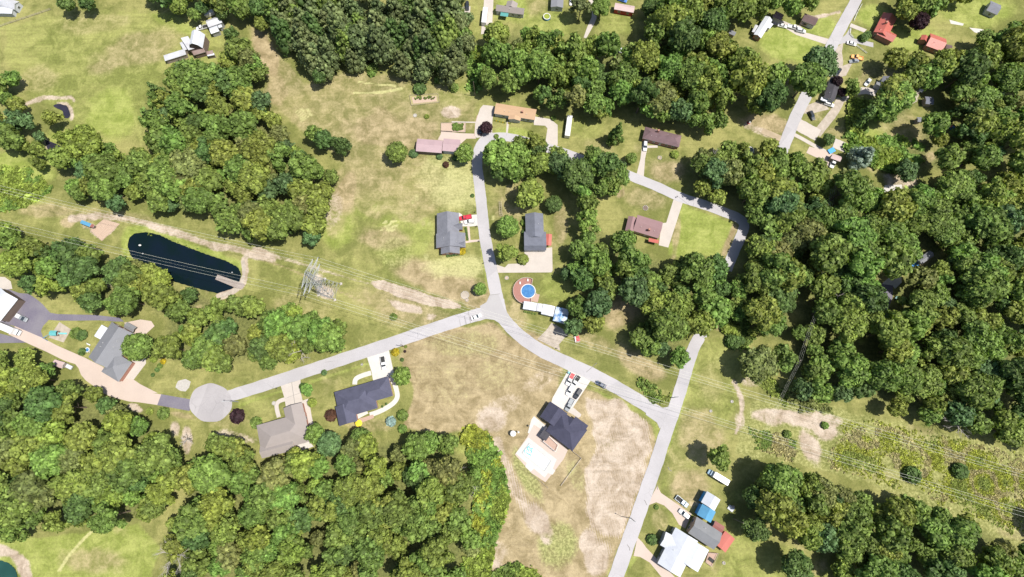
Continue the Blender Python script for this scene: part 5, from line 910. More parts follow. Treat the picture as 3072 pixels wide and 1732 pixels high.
def coach(name, label, cat, L, hw, H, cab=None, windows=True, colour='white', group=None, roofbits=3):
    e = empty(name, (0, 0, 0), 0, label, cat, group); b = MB(); x0 = -L / 2; x1 = L / 2 - (1.9 if cab else 0)
    loft(b, [(x0, hw * .97, .5, H - .06, .12), (x0 + .2, hw, .45, H, .16), (x1 - .3, hw, .45, H, .16), (x1, hw * .96, .5, H - .12, .14)]); b.build('body', CARC[colour], e)
    if cab:
        c = MB(); loft(c, [(x1 - .05, hw * .85, .45, 1.7, .12), (x1 + .7, hw * .85, .4, 1.65, .12), (x1 + 1.2, hw * .85, .4, 1.15, .1), (L / 2, hw * .78, .42, .95, .12)]); c.build('cab', CARC[cab], e)
        w_ = MB(); loft(w_, [(x1 + .62, hw * .78, 1.15, 1.67, .08), (x1 + 1.22, hw * .8, 1.1, 1.2, .02)]); w_.build('windscreen', M['glass'], e)
    if windows:
        for s in (-1, 1):
            for i in range(int(L / 1.5)):
                x = x0 + .9 + i * 1.35
                if x < x1 - .5: MB().box((x, s * (hw - .01), H * .66), (.9, .06, .55)).build('window', M['glass'], e)
    for i in range(roofbits): MB().box((x0 + (i + 1) * L / (roofbits + 1.5), 0, H + .06), (.6, .5, .16)).build('roof_vent', M['siding'], e)
    add_wheels(e, (x0 + L * .22, x0 + L * .29, L / 2 - 1.2) if cab else (x0 + L * .4, x0 + L * .48), hw - .12, 1.15); return e
def park(e, fr, rear, front, z=.0):
    a, b = W(fr, rear), W(fr, front); e.location = (*((a + b) / 2)[:2], z); e.rotation_euler = (0, 0, math.atan2(b.y - a.y, b.x - a.x)); return e
def vehicles():
    z = .08
    P = lambda e, fr, a, b: park(e, fr, a, b, z)
    P(car('sedan', 'white', 'white saloon car driving on the road just left of the junction'), 'T11', (1627, 957), (1700, 930))
    P(car('pickup', 'red', 'red pickup truck on the white drive of the grey-gabled brick house'), 'mid2', (600, 240), (474, 264)); P(car('suv', 'white', 'white car parked next to the red pickup truck'), 'mid2', (655, 300), (532, 316))
    P(car('pickup', 'white', 'white pickup with a black bed cover on the indigo-roofed house drive', load=M['black']), 'h12', (1583, 175), (1602, 290))
    P(car('pickup', 'white', 'white pickup carrying a red and blue load at the new house', load=M['redcloth']), 'newh', (800, 95), (735, 215)); P(car('pickup', 'white', 'white pickup with a dark open bed at the new house', load=M['black']), 'newh', (862, 138), (800, 228))
    P(car('suv', 'white', 'plain white car in the middle of the new house drive'), 'newh', (788, 240), (735, 340)); P(car('suv', 'black', 'black car along the right side of the new house drive'), 'newh', (888, 282), (825, 378)); P(car('pickup', 'grey', 'dark grey pickup nearest the door of the new house'), 'newh', (795, 400), (722, 530))
    P(car('sedan', 'navy', 'navy car stopped on the road edge by the new house drive'), 'newh', (1190, 248), (1082, 188))
    P(car('pickup', 'paleblue', 'slate blue pickup standing on grass above the lower right drive', load=M['black']), 'br', (440, 455), (582, 568)); P(car('suv', 'silver', 'silver car parked at the end of the lower right drive'), 'br', (598, 712), (480, 618))
    P(coach('motorhome', 'white motorhome with a blue cab under the lone tree, lower right', 'motorhome', 8.6, 1.22, 3.1, cab='paleblue'), 'br', (1088, 292), (815, 125))
    P(coach('school_bus', 'retired white bus parked on the lawn near the tan roof', 'bus', 10.4, 1.22, 3.0, cab=None, roofbits=2), 'T20', (432, 905), (414, 1040))
    P(car('suv', 'silver', 'pale car at the top of the maroon-roofed house drive'), 'T20', (1003, 1088), (1001, 1132)); P(car('sedan', 'black', 'black car tucked beside the purple tree at the grey drive'), 'mid1', (970, 540), (972, 462))
    P(car('pickup', 'grey', 'grey pickup with a white load on the dark asphalt yard', load=M['white']), 'left', (205, 508), (352, 578)); P(coach('motorhome', 'large white motorhome between the dark yard and the pink drive', 'motorhome', 10.5, 1.35, 3.4, cab='white'), 'left', (-5, 618), (288, 742))
    P(coach('camper_trailer', 'long white camper trailer on the concrete drive at the top edge', 'camper', 8.6, 1.2, 3.0, windows=True), 'top', (400, 160), (376, 365))
    P(car('suv', 'black', 'black-sided car on the small concrete pad at the top edge'), 'top', (145, 70), (146, 128)); P(car('sedan', 'white', 'white car standing on grass near the mobile home, top edge'), 'top', (1582, -10), (1578, 75)); P(car('sedan', 'blue', 'bright blue car above the pink-roofed mobile home'), 'top', (2245, 0), (2325, 28))
    P(car('pickup', 'white', 'white pickup on the upper right concrete drive near the brown garage'), 'tr1', (705, 395), (822, 428)); P(car('suv', 'silver', 'silver car lowest on the upper right concrete drive'), 'tr1', (838, 452), (908, 468)); P(car('sedan', 'white', 'white car closest to the garage beside the brilliant white roof'), 'tr1', (562, 378), (650, 398))
    P(car('sedan', 'white', 'white car at the mouth of the red-roofed house drive'), 'tr1', (1552, 630), (1668, 662)); P(car('suv', 'white', 'white car above the charcoal-roofed narrow house'), 'tr1', (1362, 1030), (1302, 1100)); P(car('suv', 'black', 'black car beside the white car above the charcoal roof'), 'tr1', (1425, 1040), (1385, 1100))
    P(car('pickup', 'orange', 'orange pickup at the wood edge above the charcoal roof'), 'tr1', (1735, 862), (1640, 840)); P(car('sedan', 'grey', 'grey car half in shade below the orange pickup'), 'tr1', (1690, 895), (1600, 905)); P(car('sedan', 'silver', 'grey-green car on the gravel loop near the pale grey house'), 'tr3', (1290, 178), (1244, 235))
    P(car('suv', 'white', 'white car below the charcoal-roofed narrow house'), 'tr3', (735, 470), (822, 502)); P(car('pickup', 'white', 'white pickup below the small pale pink roofed shed', load=M['black']), 'tr3', (845, 1180), (812, 1265)); P(car('suv', 'black', 'black car on the grass island inside the gravel loop'), 'tr3', (545, 600), (575, 660))
    P(car('pickup', 'white', 'white pickup between the two white barns', load=M['black']), 'barn', (1150, 425), (925, 482)); P(coach('utility_trailer', 'cream box trailer above the white metal barn', 'trailer', 4.4, 1.0, 2.3, windows=False, roofbits=0), 'barn', (1150, 165), (1300, 105))
    P(car('sedan', 'green', 'dark green car at the bottom of the right wood drive'), 'T31', (975, 810), (1000, 835)); P(car('suv', 'white', 'white car on the bright gravel in the upper right wood'), 'tr2', (1375, 1080), (1345, 1160))
    P(coach('utility_trailer', 'small grey trailer beside the pale pink-roofed shed', 'trailer', 2.6, .8, 1.4, windows=False, roofbits=0, colour='silver'), 'left', (828, 1120), (890, 1150)); P(car('sedan', 'blue', 'blue car partly hidden deep in the right wood', None), 'T30', (1365, 960), (1415, 995))
# ------------------------------------------------------------------ towers, poles, wires
def pylon():
    base = W('T11', (560, 735)); h = 30.0; top = W('T11', (405, 625), h * .84); d = (W('T32', (1933, 820), 20) - base); th = math.atan2(d.y, d.x)
    e = empty('transmission_tower', (base.x, base.y, 0), 0, 'grey steel lattice tower carrying the high-voltage lines across the cleared strip', 'pylon')
    u = Vector((math.cos(th), math.sin(th), 0)); v = Vector((-u.y, u.x, 0)); P = lambda x, y, z: base + u * x + v * y + Vector((0, 0, z))
    wd = lambda z: 3.8 - 2.9 * min(z, 21) / 21
    for sx in (-1, 1):
        for sy in (-1, 1):
            m = MB(); zs = [-.3, 5, 10, 15, 21]
            for i in range(4): m.tube(P(sx * wd(zs[i]), sy * wd(zs[i]), zs[i]), P(sx * wd(zs[i + 1]), sy * wd(zs[i + 1]), zs[i + 1]), .14, .12, 6)
            m.tube(P(sx * .9, sy * .9, 21), P(sx * .5, sy * .5, h), .12, .09, 6); m.build('leg', M['steel'], e)
            MB().box(P(sx * 3.8, sy * 3.8, .2), (1.0, 1.0, .7)).build('footing', M['concrete'], e)
    m = MB(); zs = [0, 3.5, 7, 10.5, 14, 17.5, 21, 24, 27, h]
    for i in range(len(zs) - 1):
        a, b = zs[i], zs[i + 1]; wa = wd(a) if a <= 21 else .9 - .4 * (a - 21) / 9; wb = wd(b) if b <= 21 else .9 - .4 * (b - 21) / 9
        cs = [(-1, -1), (1, -1), (1, 1), (-1, 1)]
        for k in range(4):
            p, q = cs[k], cs[(k + 1) % 4]
            m.tube(P(p[0] * wa, p[1] * wa, a), P(q[0] * wb, q[1] * wb, b), .055, n=4); m.tube(P(q[0] * wa, q[1] * wa, a), P(p[0] * wb, p[1] * wb, b), .055, n=4)
            if i: m.tube(P(p[0] * wa, p[1] * wa, a), P(q[0] * wa, q[1] * wa, a), .06, n=4)
    m.build('bracing', M['steel'], e); tips = []
    for z, half in ((20.5, 6.4), (24.5, 8.2), (28.5, 6.2)):
        m = MB()
        for s in (-1, 1):
            for o in (-.8, .8): m.tube(P(o, 0, z), P(0, s * half, z + .2), .08, n=5); m.tube(P(o * .7, 0, z + 1.5), P(0, s * half, z + .2), .07, n=5)
            for t in (.3, .55, .78): m.tube(P(-.8 * (1 - t), s * half * t, z), P(.8 * (1 - t), s * half * t, z + 1.5 * (1 - t)), .06, n=4)
        m.build('crossarm', M['steel'], e)
        for s in (-1, 1):
            q = P(0, s * half, z + .1); MB().tube(q, q - Vector((0, 0, 1.6)), .13, .13, 6).build('insulator', M['glass'], e); tips.append(q - Vector((0, 0, 1.6)))
    return base, u, v, tips
def cable(name, pts, r, label, group):
    mb = MB(); n = 5; vs = []
    for i, p in enumerate(pts):
        a = pts[max(i - 1, 0)]; b = pts[min(i + 1, len(pts) - 1)]; d = (b - a).normalized(); x = d.cross(Vector((0, 0, 1))).normalized(); y = x.cross(d)
        for k in range(n): vs.append(p + x * r * math.cos(k * 1.2566) + y * r * math.sin(k * 1.2566))
    mb.add(vs, [(i * n + k, i * n + (k + 1) % n, (i + 1) * n + (k + 1) % n, (i + 1) * n + k) for i in range(len(pts) - 1) for k in range(n)]); o = mb.build(name, M['wire']); return tag(o, label, 'power line', group)
def sag(a, b, s, n=28): return [a.lerp(b, i / n) - Vector((0, 0, s * 4 * (i / n) * (1 - i / n))) for i in range(n + 1)]
def lines():
    base, u, v, tips = pylon(); nm = ['lowest arm, pond-side far', 'lowest arm, near', 'middle arm', 'middle arm, near', 'top arm', 'top arm, near']
    R1 = W('T32', (2400, 985), 24) - W('T11', (500, 690), 24); L1 = W('T01', (100, 100), 24) - W('T11', (330, 600), 24); Rd = Vector((R1.x, R1.y, 0)); Ld = Vector((L1.x, L1.y, 0)) * 1.25
    for i, q in enumerate(tips):
        side = 'upper' if i % 2 else 'lower'; lv = ('lowest', 'middle', 'top')[i // 2]
        cable('power_line', sag(q, q + Rd * 1.05, 8), .03, 'high-voltage wire to the right from the tower\'s %s arm, %s side' % (lv, side), 'high-voltage wires')
        cable('power_line', sag(q, q + Ld, 5), .03, 'high-voltage wire over the long pond from the tower\'s %s arm, %s side' % (lv, side), 'high-voltage wires')
    # wooden poles
    def pole(fr, p, h, label, arm=None, lamp=None, name='utility_pole'):
        a = W(fr, p); e = empty(name, (a.x, a.y, 0), 0, label, 'street lamp' if lamp is not None else 'utility pole'); MB().tube(a - Vector((0, 0, .5)), a + Vector((0, 0, h)), .17, .12, 8).build('pole', M['pole' if lamp is None else 'steel'], e)
        if arm is not None:
            d = Vector((math.cos(arm), math.sin(arm), 0)); m = MB(); m.tube(a + d * -1.3 + Vector((0, 0, h - .6)), a + d * 1.3 + Vector((0, 0, h - .6)), .09, n=5); m.build('crossarm', M['wood'], e)
            for k in (-1.1, 0, 1.1): q = a + d * k + Vector((0, 0, h - .5)); MB().tube(q, q + Vector((0, 0, .3)), .07, .05, 6).build('insulator', M['glass'], e)
            MB().tube(a + Vector((.28, 0, h - 2.4)), a + Vector((.28, 0, h - 1.5)), .22, .22, 8).build('transformer', M['steel'], e)
        if lamp is not None:
            d = Vector((math.cos(lamp), math.sin(lamp), 0)); MB().tube(a + Vector((0, 0, h - .1)), a + d * 2.2 + Vector((0, 0, h + .3)), .06, n=5).build('bracket', M['steel'], e); MB().box(a + d * 2.4 + Vector((0, 0, h + .28)), (.7, .3, .16), lamp).build('lamp_head', M['steel'], e)
        return a + Vector((0, 0, h))
    pA = pole('P', (1425, 289), 12, 'lone wooden pole standing behind the tan-roofed ranch house'); pB = pole('P', (2425, 905), 12, 'wooden pole with crossarm deep in the right wood corridor', arm=.5)
    pC = pole('P', (2358, 1092), 12, 'wooden pole with crossarm at the lower edge of the right wood', arm=.5); pD = pole('P', (1893, 1555), 9, 'short pole leaning over the road beside the bare lot', lamp=math.pi * .85)
    pE = pole('P', (2200, 1556), 10, 'wooden pole at the dark trees beside the half-blue barn'); pF = pole('P', (1212, 1040), 8, 'pole at the roadside near the golden shrub and garden ornaments')
    pG = pole('T02', (1800, 128), 8, 'street lamp on the rim of the turning circle', lamp=math.pi); pH = pole('P', (2016, 1193), 10, 'pole at the corner where the two southern roads meet', lamp=math.pi)
    for i, k in enumerate((-1.1, 0, 1.1)):
        o = Vector((math.cos(.5), math.sin(.5), 0)) * k; q = at(2300, 1290, 12)
        cable('power_line', sag(pB + o, pC + o, .8, 10), .014, 'thin wire between the two crossarm poles, strand %s' % ('left', 'centre', 'right')[i], 'thin wires'); cable('power_line', sag(pC + o, q + o, .8, 10), .014, 'thin wire below the lower crossarm pole, strand %s' % ('left', 'centre', 'right')[i], 'thin wires'); cable('power_line', sag(at(2500, 560, 12) + o, pB + o, 1.5, 12), .014, 'thin wire above the upper crossarm pole, strand %s' % ('left', 'centre', 'right')[i], 'thin wires')
    cable('power_line', sag(pE, at(2300, 1590, 9), .5, 10), .03, 'thin service wire from the pole beside the half-blue barn', 'thin wires')

# ------------------------------------------------------------------ pools, dock, gardens and small things
def circle(c, r, n=32, a0=0, a1=2 * math.pi): return [(c[0] + r * math.cos(a0 + (a1 - a0) * i / (n if a1 - a0 > 6.2 else n - 1)), c[1] + r * math.sin(a0 + (a1 - a0) * i / (n if a1 - a0 > 6.2 else n - 1))) for i in range(n)]
def ring(mb, c, r0, r1, z0, z1, n=32, mi=0):
    for i in range(n):
        a, b = 2 * math.pi * i / n, 2 * math.pi * (i + 1) / n; p = [(c[0] + r * math.cos(t), c[1] + r * math.sin(t)) for r, t in ((r0, a), (r1, a), (r1, b), (r0, b))]; mb.prism(p, z0, z1, mi)
def pool_round(fr, c, rpx, h, label, water='poolwater', wall='white'):
    a = W(fr, c, h); r = rpx * FR[fr][2] / px_per_m(g(fr, c)[1]); e = empty('round_pool', (a.x, a.y, 0), 0, label, 'pool'); m = MB(); ring(m, a, r - .08, r, -.1, h - .02); m.build('pool_wall', M[wall], e); m = MB(); ring(m, a, r - .16, r + .16, h, h + .07); m.build('rim', M['white'], e); m = MB(); [m.tube((a.x + r + k, a.y + s_ - .9, 0), (a.x + r - .1, a.y + s_ - .9, h + .6), .05, n=5) for k in (.5,) for s_ in (-.25, .25)]; [m.tube((a.x + r + .4 - .3 * t, a.y - 1.15, h * t + .2), (a.x + r + .4 - .3 * t, a.y - .65, h * t + .2), .04, n=4) for t in (0, .3, .6, .9)]; m.build('ladder', M['chrome'], e)
    m = MB().prism(circle(a, r - .1), -.05, h - .12); m.build('water', M[water], e); return a, r
def things():
    a, r = pool_round('pool', (520, 515), 172, 1.3, 'round above-ground pool with bright blue water in a half-ring deck')
    # half-ring deck
    e = empty('pool_deck', (a.x, a.y, 0), 0, 'red-brown crescent deck with a pale rail hugging the round pool', 'deck'); R2 = r + 2.75; oc = (a.x - .75, a.y + .1); m = MB(); n = 26; a0, a1 = R(62), R(292)
    for i in range(n):
        t0, t1 = a0 + (a1 - a0) * i / n, a0 + (a1 - a0) * (i + 1) / n; p = [(a.x + (r + .2) * math.cos(t0), a.y + (r + .2) * math.sin(t0)), (oc[0] + R2 * math.cos(t0), oc[1] + R2 * math.sin(t0)), (oc[0] + R2 * math.cos(t1), oc[1] + R2 * math.sin(t1)), (a.x + (r + .2) * math.cos(t1), a.y + (r + .2) * math.sin(t1))]; m.prism(p, 1.12, 1.24)
    m.build('deck_boards', M['deckred'], e); rl = MB(); pts = [(oc[0] + R2 * math.cos(a0 + (a1 - a0) * i / n), oc[1] + R2 * math.sin(a0 + (a1 - a0) * i / n)) for i in range(n + 1)]
    pts = [(a.x + (r + .3) * math.cos(a0), a.y + (r + .3) * math.sin(a0))] + pts + [(a.x + (r + .3) * math.cos(a1), a.y + (r + .3) * math.sin(a1))]
    for i in range(len(pts) - 1): rl.tube((*pts[i], 2.2), (*pts[i + 1], 2.2), .09, n=4); rl.tube((*pts[i], .0), (*pts[i], 2.2), .06, n=4); rl.tube((*pts[i], 1.7), (*pts[i + 1], 1.7), .04, n=4)
    rl.build('railing', M['rail'], e)
    for p, lb in (((512, 255), 'white plastic chair at the top of the crescent deck'), ((325, 325), 'pale lounge chair on the upper left of the crescent deck')):
        q = W('pool', p, 1.24); c = empty('deck_chair', (q.x, q.y, 1.24), 0, lb, 'chair'); MB().box((q.x, q.y, 1.6), (.6, 1.0, .08)).build('seat', M['white'], c); MB().box((q.x, q.y + .5, 1.9), (.6, .08, .6)).build('backrest', M['white'], c)
        for sx in (-.25, .25):
            for sy in (-.4, .4): MB().box((q.x + sx, q.y + sy, 1.4), (.05, .05, .34)).build('leg', M['white'], c)
    LV[0] = 'drive'; sheet('patio', g('pool', [(600, 690), (700, 570), (800, 600), (750, 790), (600, 760)]), M['deckpink'])
    pool_round('top', (1245, 228), 46, 1.2, 'round pool with green-yellow water beside the mobile home at the top', 'greenpool', 'bluecloth'); pool_round('T20', (1797, 1135), 26, 1.1, 'small round pool with teal water beside the right wood', 'pond3'); pool_round('left', (1055, 928), 26, .4, 'small bright blue paddling pool beside the grey L-shaped house', 'poolwater', 'bluecloth')
    # terrace and swimming pool of the new house
    for q, mt in (([(300, 640), (330, 600), (480, 720), (440, 800), (370, 880), (300, 840), (255, 800)], 'concrete_white'), ([(330, 700), (620, 900), (740, 1010), (690, 1120), (590, 1250), (470, 1400), (300, 1290), (100, 1065), (250, 850)], 'concrete_pink'), ([(262, 858), (605, 1125), (560, 1235), (590, 1260), (555, 1310), (500, 1290), (460, 1345), (330, 1235), (290, 1275), (225, 1215), (240, 1170), (110, 1050)], 'concrete_white')): sheet('terrace', g('newh', q), M[mt])
    pts = [W('newh', p) for p in ((268, 925), (540, 1142), (458, 1270), (180, 1045))]; c = sum(pts, Vector()) / 4; e = empty('swimming_pool', (c.x, c.y, 0), 0, 'rectangular in-ground pool with a pale cover and teal pattern at the new house', 'pool')
    sh = lambda k: [((p - c) * k + c)[:2] for p in pts]; m = MB(); o_, i_ = sh(1.0), sh(.93)
    for k in range(4): m.prism([o_[k], o_[(k + 1) % 4], i_[(k + 1) % 4], i_[k]], -.1, .115)
    m.build('coping', M['greywall'], e); MB().prism(sh(.925), -.1, .105).build('water', M['palewater'], e); rr = random.Random(4); m = MB()
    for k in range(16):
        q = pts[0].lerp(pts[3], rr.uniform(.15, .85)).lerp(pts[1].lerp(pts[2], .5), rr.uniform(.03, .33)); aa = rr.uniform(0, 3); d = Vector((math.cos(aa), math.sin(aa), 0)) * rr.uniform(.4, .9); s = Vector((-d.y, d.x, 0)) * .22; m.prism([(q - d - s)[:2], (q + d - s)[:2], (q + d + s)[:2], (q - d + s)[:2]], .1, .11 + k * .0015)
    m.build('tile_pattern', M['teal'], e)
    pts = [W('newh', p, 1.2) for p in ((440, 905), (500, 835), (622, 950), (590, 1030))]; c = sum(pts, Vector()) / 4; e = empty('terrace_deck', (c.x, c.y, 0), 0, 'raised pinkish deck with white railing between the new house and its pool', 'deck'); MB().prism([p[:2] for p in pts], -.1, 1.2).build('deck_boards', M['deckpink'], e); m = MB()
    for i in range(4): p, q = pts[i], pts[(i + 1) % 4]; m.tube(p + Vector((0, 0, 1)), q + Vector((0, 0, 1)), .09, n=4); [m.tube(p.lerp(q, t), p.lerp(q, t) + Vector((0, 0, 1)), .05, n=4) for t in (0, .25, .5, .75)]
    m.build('railing', M['white'], e)
    def umbrella(fr, p, r, label, mat):
        q = W(fr, p, 2.4); e = empty('parasol', (q.x, q.y, 0), 0, label, 'parasol'); m = MB(); n = 8; vs = [(q.x, q.y, 2.75)] + [(x, y, 2.3) for x, y in circle(q, r, n)] + [(q.x, q.y, 2.68)] + [(x, y, 2.24) for x, y in circle(q, r, n)]
        m.add(vs, [(0, 1 + k, 1 + (k + 1) % n) for k in range(n)] + [(n + 1, n + 2 + (k + 1) % n, n + 2 + k) for k in range(n)] + [(1 + k, n + 2 + k, n + 2 + (k + 1) % n, 1 + (k + 1) % n) for k in range(n)]); m.build('canopy', M[mat], e); MB().tube((q.x, q.y, 0), (q.x, q.y, 2.9), .04, n=6).build('pole', M['white'], e); MB().tube((q.x, q.y, 0), (q.x, q.y, .22), .35, .3, 10).build('base', M['concrete'], e)
    umbrella('newh', (78, 812), 1.25, 'large round white parasol on the grass left of the new house', 'white'); umbrella('h12', (1300, 930), 1.5, 'yellow parasol on the patio of the indigo-roofed house', 'yellow'); umbrella('newh', (142, 795), .45, 'small white parasol right beside the large white one', 'white')
    umbrella('newh', (282, 722), .45, 'small white parasol on the terrace corner of the new house', 'white')
    # trampoline-like pale disc, dock, floats
    P_ = [W('T01', p, .25) for p in ((1642, 622), (1800, 678), (1780, 722), (1625, 658))]; Q_ = [W('T01', p, .25) for p in ((1800, 676), (1848, 694), (1834, 728), (1778, 724))]; c = sum(P_, Vector()) / 4; e = empty('dock', (c.x, c.y, 0), 0, 'weathered wooden dock reaching into the long dark pond', 'dock'); m = MB(); n = 22
    for i in range(n): t0, t1 = i / n, (i + .86) / n; m.prism([P_[0].lerp(P_[1], t0)[:2], P_[0].lerp(P_[1], t1)[:2], P_[3].lerp(P_[2], t1)[:2], P_[3].lerp(P_[2], t0)[:2]], .17, .27)
    m.build('planks', M['wood'], e); MB().prism([p[:2] for p in Q_], .1, .24).build('landing', M['wood'], e); m = MB()
    for t in (.03, .35, .68, .97):
        for a_, b_ in ((P_[0], P_[1]), (P_[3], P_[2])): q = a_.lerp(b_, t); m.tube(q - Vector((0, 0, 1.3)), q + Vector((0, 0, .25)), .09, n=6)
    m.build('posts', M['darkwood'], e)
    for p, lb in (((1056, 401), 'white float near the rounded end of the long pond'), ((1078, 464), 'tiny grey float below the white one on the long pond'), ((1752, 606), 'tiny float near the dock on the long pond')):
        q = W('T01', p, -.3); e = empty('float', (q.x, q.y, -.35), 0, lb, 'float'); MB().ell((q.x, q.y, -.28), (.7, .45, .3) if '401' in str(p) else (.4, .3, .2), 10, 5).build('hull', M['white' if '401' in str(p) else 'greywall'], e, smooth=True)
    # gardens
    def bed(fr, pts, soil, label, rows, fence=True, z=.16, plants=('mid green',), npl=0, area=None):
        w_ = [W(fr, p) for p in pts]; c = sum(w_, Vector()) / len(w_); e = empty('garden_bed', (c.x, c.y, 0), 0, label, 'garden bed'); MB().prism([p[:2] for p in w_], -.1, z).build('soil', M[soil], e)
        if fence:
            m = MB()
            for i in range(len(w_)):
                p, q = w_[i], w_[(i + 1) % len(w_)]; k = max(2, int((q - p).length / 2.2)); [m.tube(p.lerp(q, j / k), p.lerp(q, j / k) + Vector((0, 0, .9)), .05, n=4) for j in range(k)]; m.tube(p + Vector((0, 0, .85)), q + Vector((0, 0, .85)), .05, n=4); m.tube(p + Vector((0, 0, .3)), q + Vector((0, 0, .3)), .04, n=4)
            m.build('edging_fence', M['wood'], e)
        if rows:
            m = MB(); a_, b_, d_ = w_[0], w_[1], w_[-1]
            for i in range(rows):
                t = (i + .5) / rows; p = a_.lerp(b_, t); q = d_.lerp(w_[2], t); m.tube(p.lerp(q, .04) + Vector((0, 0, z)), p.lerp(q, .96) + Vector((0, 0, z)), .16, n=6)
            m.build('furrows', M[soil], e)
        if npl:
            r2 = random.Random(npl)
            for i in range(npl):
                x, y = r2.uniform(area[0], area[2]), r2.uniform(area[1], area[3]); pp = W(fr, (x, y))
                o = bpy.data.objects.new('vegetable_plant', PROTO[('sh', i % 3)]); COL.objects.link(o); o.parent = e; o.location = pp - e.location + Vector((0, 0, z)); s = r2.uniform(.3, .62); o.scale = (s, s, s); o.color = (*PAL[r2.choice(plants)], 1)
    bed('mid1', [(42, 38), (415, 18), (432, 125), (65, 165)], 'dirtbed', 'fenced rectangular pale soil bed on the lawn near the pines', 0); bed('mid1', [(70, 58), (392, 40), (402, 110), (85, 142)], 'soil', 'pale tilled strip inside the fenced rectangle near the pines', 0, fence=False, z=.22, npl=22, area=(95, 55, 380, 85), plants=('brownish green', 'mid green'))
    bed('mid1', [(457, 398), (780, 395), (776, 522), (455, 505)], 'soil', 'fenced vegetable garden with green rows above the pink garage', 0, npl=60, area=(610, 405, 740, 495), plants=('mid green', 'fresh green')); bed('T01', [(785, 205), (900, 238), (850, 308), (775, 366)][:1] + [(785, 205), (905, 240), (770, 368), (688, 290)][1:], 'soil', 'bare tilled garden with furrows beside the track', 9, fence=False)
    # arbour, planter rings, boulders, playset
    a_ = W('mid2', (1020, 30)); e = empty('arbor', (a_.x, a_.y, 0), 0, 'long low wooden trellis lying beside the road above the round tree', 'trellis'); m = MB(); p0, p1, q0, q1 = [W('mid2', p, 1.2) for p in ((1000, 25), (1015, 215), (1028, 25), (1046, 215))]
    m.tube(p0, p1, .08, n=4); m.tube(q0, q1, .08, n=4)
    for i in range(9): t = i / 8; m.tube(p0.lerp(p1, t), q0.lerp(q1, t), .06, n=4); m.tube(p0.lerp(p1, t), p0.lerp(p1, t) - Vector((0, 0, 1.25)), .05, n=4); m.tube(q0.lerp(q1, t), q0.lerp(q1, t) - Vector((0, 0, 1.25)), .05, n=4)
    m.build('frame', M['wood'], e)
    def stone_ring(fr, p, rx, label, fill, col='mid green', mat='rock'):
        q = W(fr, p); r = rx * FR[fr][2] / px_per_m(g(fr, p)[1]); e = empty('planter_ring', (q.x, q.y, 0), 0, label, 'planter'); m = MB(); rr = random.Random(int(rx)); n = max(9, int(r * 9))
        for i in range(n): t = 2 * math.pi * i / n; m.box((q.x + r * math.cos(t), q.y + r * math.sin(t), .14), (rr.uniform(.35, .5), rr.uniform(.25, .4), .3), t + 1.57, taper=.15)
        m.build('stones', M[mat], e); MB().prism(circle(q, r, 16), -.1, .1).build('bed', M[fill], e)
    stone_ring('T21', (1007, 120), 19, 'dark round stone-edged bed above the mauve-roofed house', 'darkwood'); stone_ring('T20', (1115, 1193), 14, 'pale round stone-edged bed on the lawn below the maroon roof', 'dirt'); stone_ring('mid2', (1107, 1080), 24, 'stone planter beside the drive mouth above the round pool', 'soil'); stone_ring('mid2', (530, 1318), 56, 'big ring of pale stones on the bare patch near the junction', 'gravel')
    stone_ring('mid2', (558, 1385), 18, 'small stone ring just below the big pale stone ring', 'soil'); stone_ring('h12', (318, 698), 20, 'pale round stone patch on the walk of the taupe-roofed house', 'rock'); stone_ring('h12', (1340, 248), 10, 'tiny stone ring on the lawn above the indigo-roofed house', 'rock'); stone_ring('T10', (1201, 874), 13, 'small pale disc of stones alone in the dry meadow', 'rock')
    stone_ring('T12', (1845, 832), 6, 'pale stone heap on the slope right of the south wood', 'rock'); stone_ring('br', (1036, 1275), 15, 'small pale ring on the lawn right of the white-roofed house', 'gravel'); stone_ring('T22', (1500, 198), 8, 'pale boulder ring on the grass right of the southern road', 'rock'); stone_ring('T22', (1660, 126), 9, 'pale stones where the worn path crosses under the wires', 'rock')
    sheet('gravel_bed', g('T02', [(1330, 0), (1345, -30), (1400, -45), (1440, -25), (1428, 20), (1400, 50), (1360, 45), (1325, 20)]), M['rock'])
    c = W('left', (700, 735)); e = empty('playset', (c.x, c.y, 0), 0, 'wooden playset with teal slide and canopy on the gravel pit', 'playset'); m = MB(); [m.tube(c + Vector((x, y, 0)), c + Vector((x, y, 2.6)), .08, n=5) for x in (-1.2, 1.2) for y in (-.9, .9)]; m.build('posts', M['darkwood'], e)
    MB().box(c + Vector((0, 0, 1.3)), (2.5, 1.9, .1)).build('platform', M['wood'], e); m = MB(); m.add([c + Vector(q) for q in ((-1.5, -1.1, 2.5), (1.5, -1.1, 2.5), (1.5, 0, 3.1), (-1.5, 0, 3.1), (1.5, 1.1, 2.5), (-1.5, 1.1, 2.5))], [(0, 1, 2, 3), (3, 2, 4, 5)]); m.build('canopy', M['teal'], e)
    m = MB(); m.add([c + Vector(q) for q in ((1.2, -.3, 1.35), (1.2, .4, 1.35), (4.0, .5, .2), (4.0, -.2, .2), (1.2, -.3, 1.25), (1.2, .4, 1.25), (4.0, .5, .1), (4.0, -.2, .1))], [(0, 3, 2, 1), (4, 5, 6, 7), (0, 4, 7, 3), (1, 2, 6, 5)]); m.build('slide', M['teal'], e)
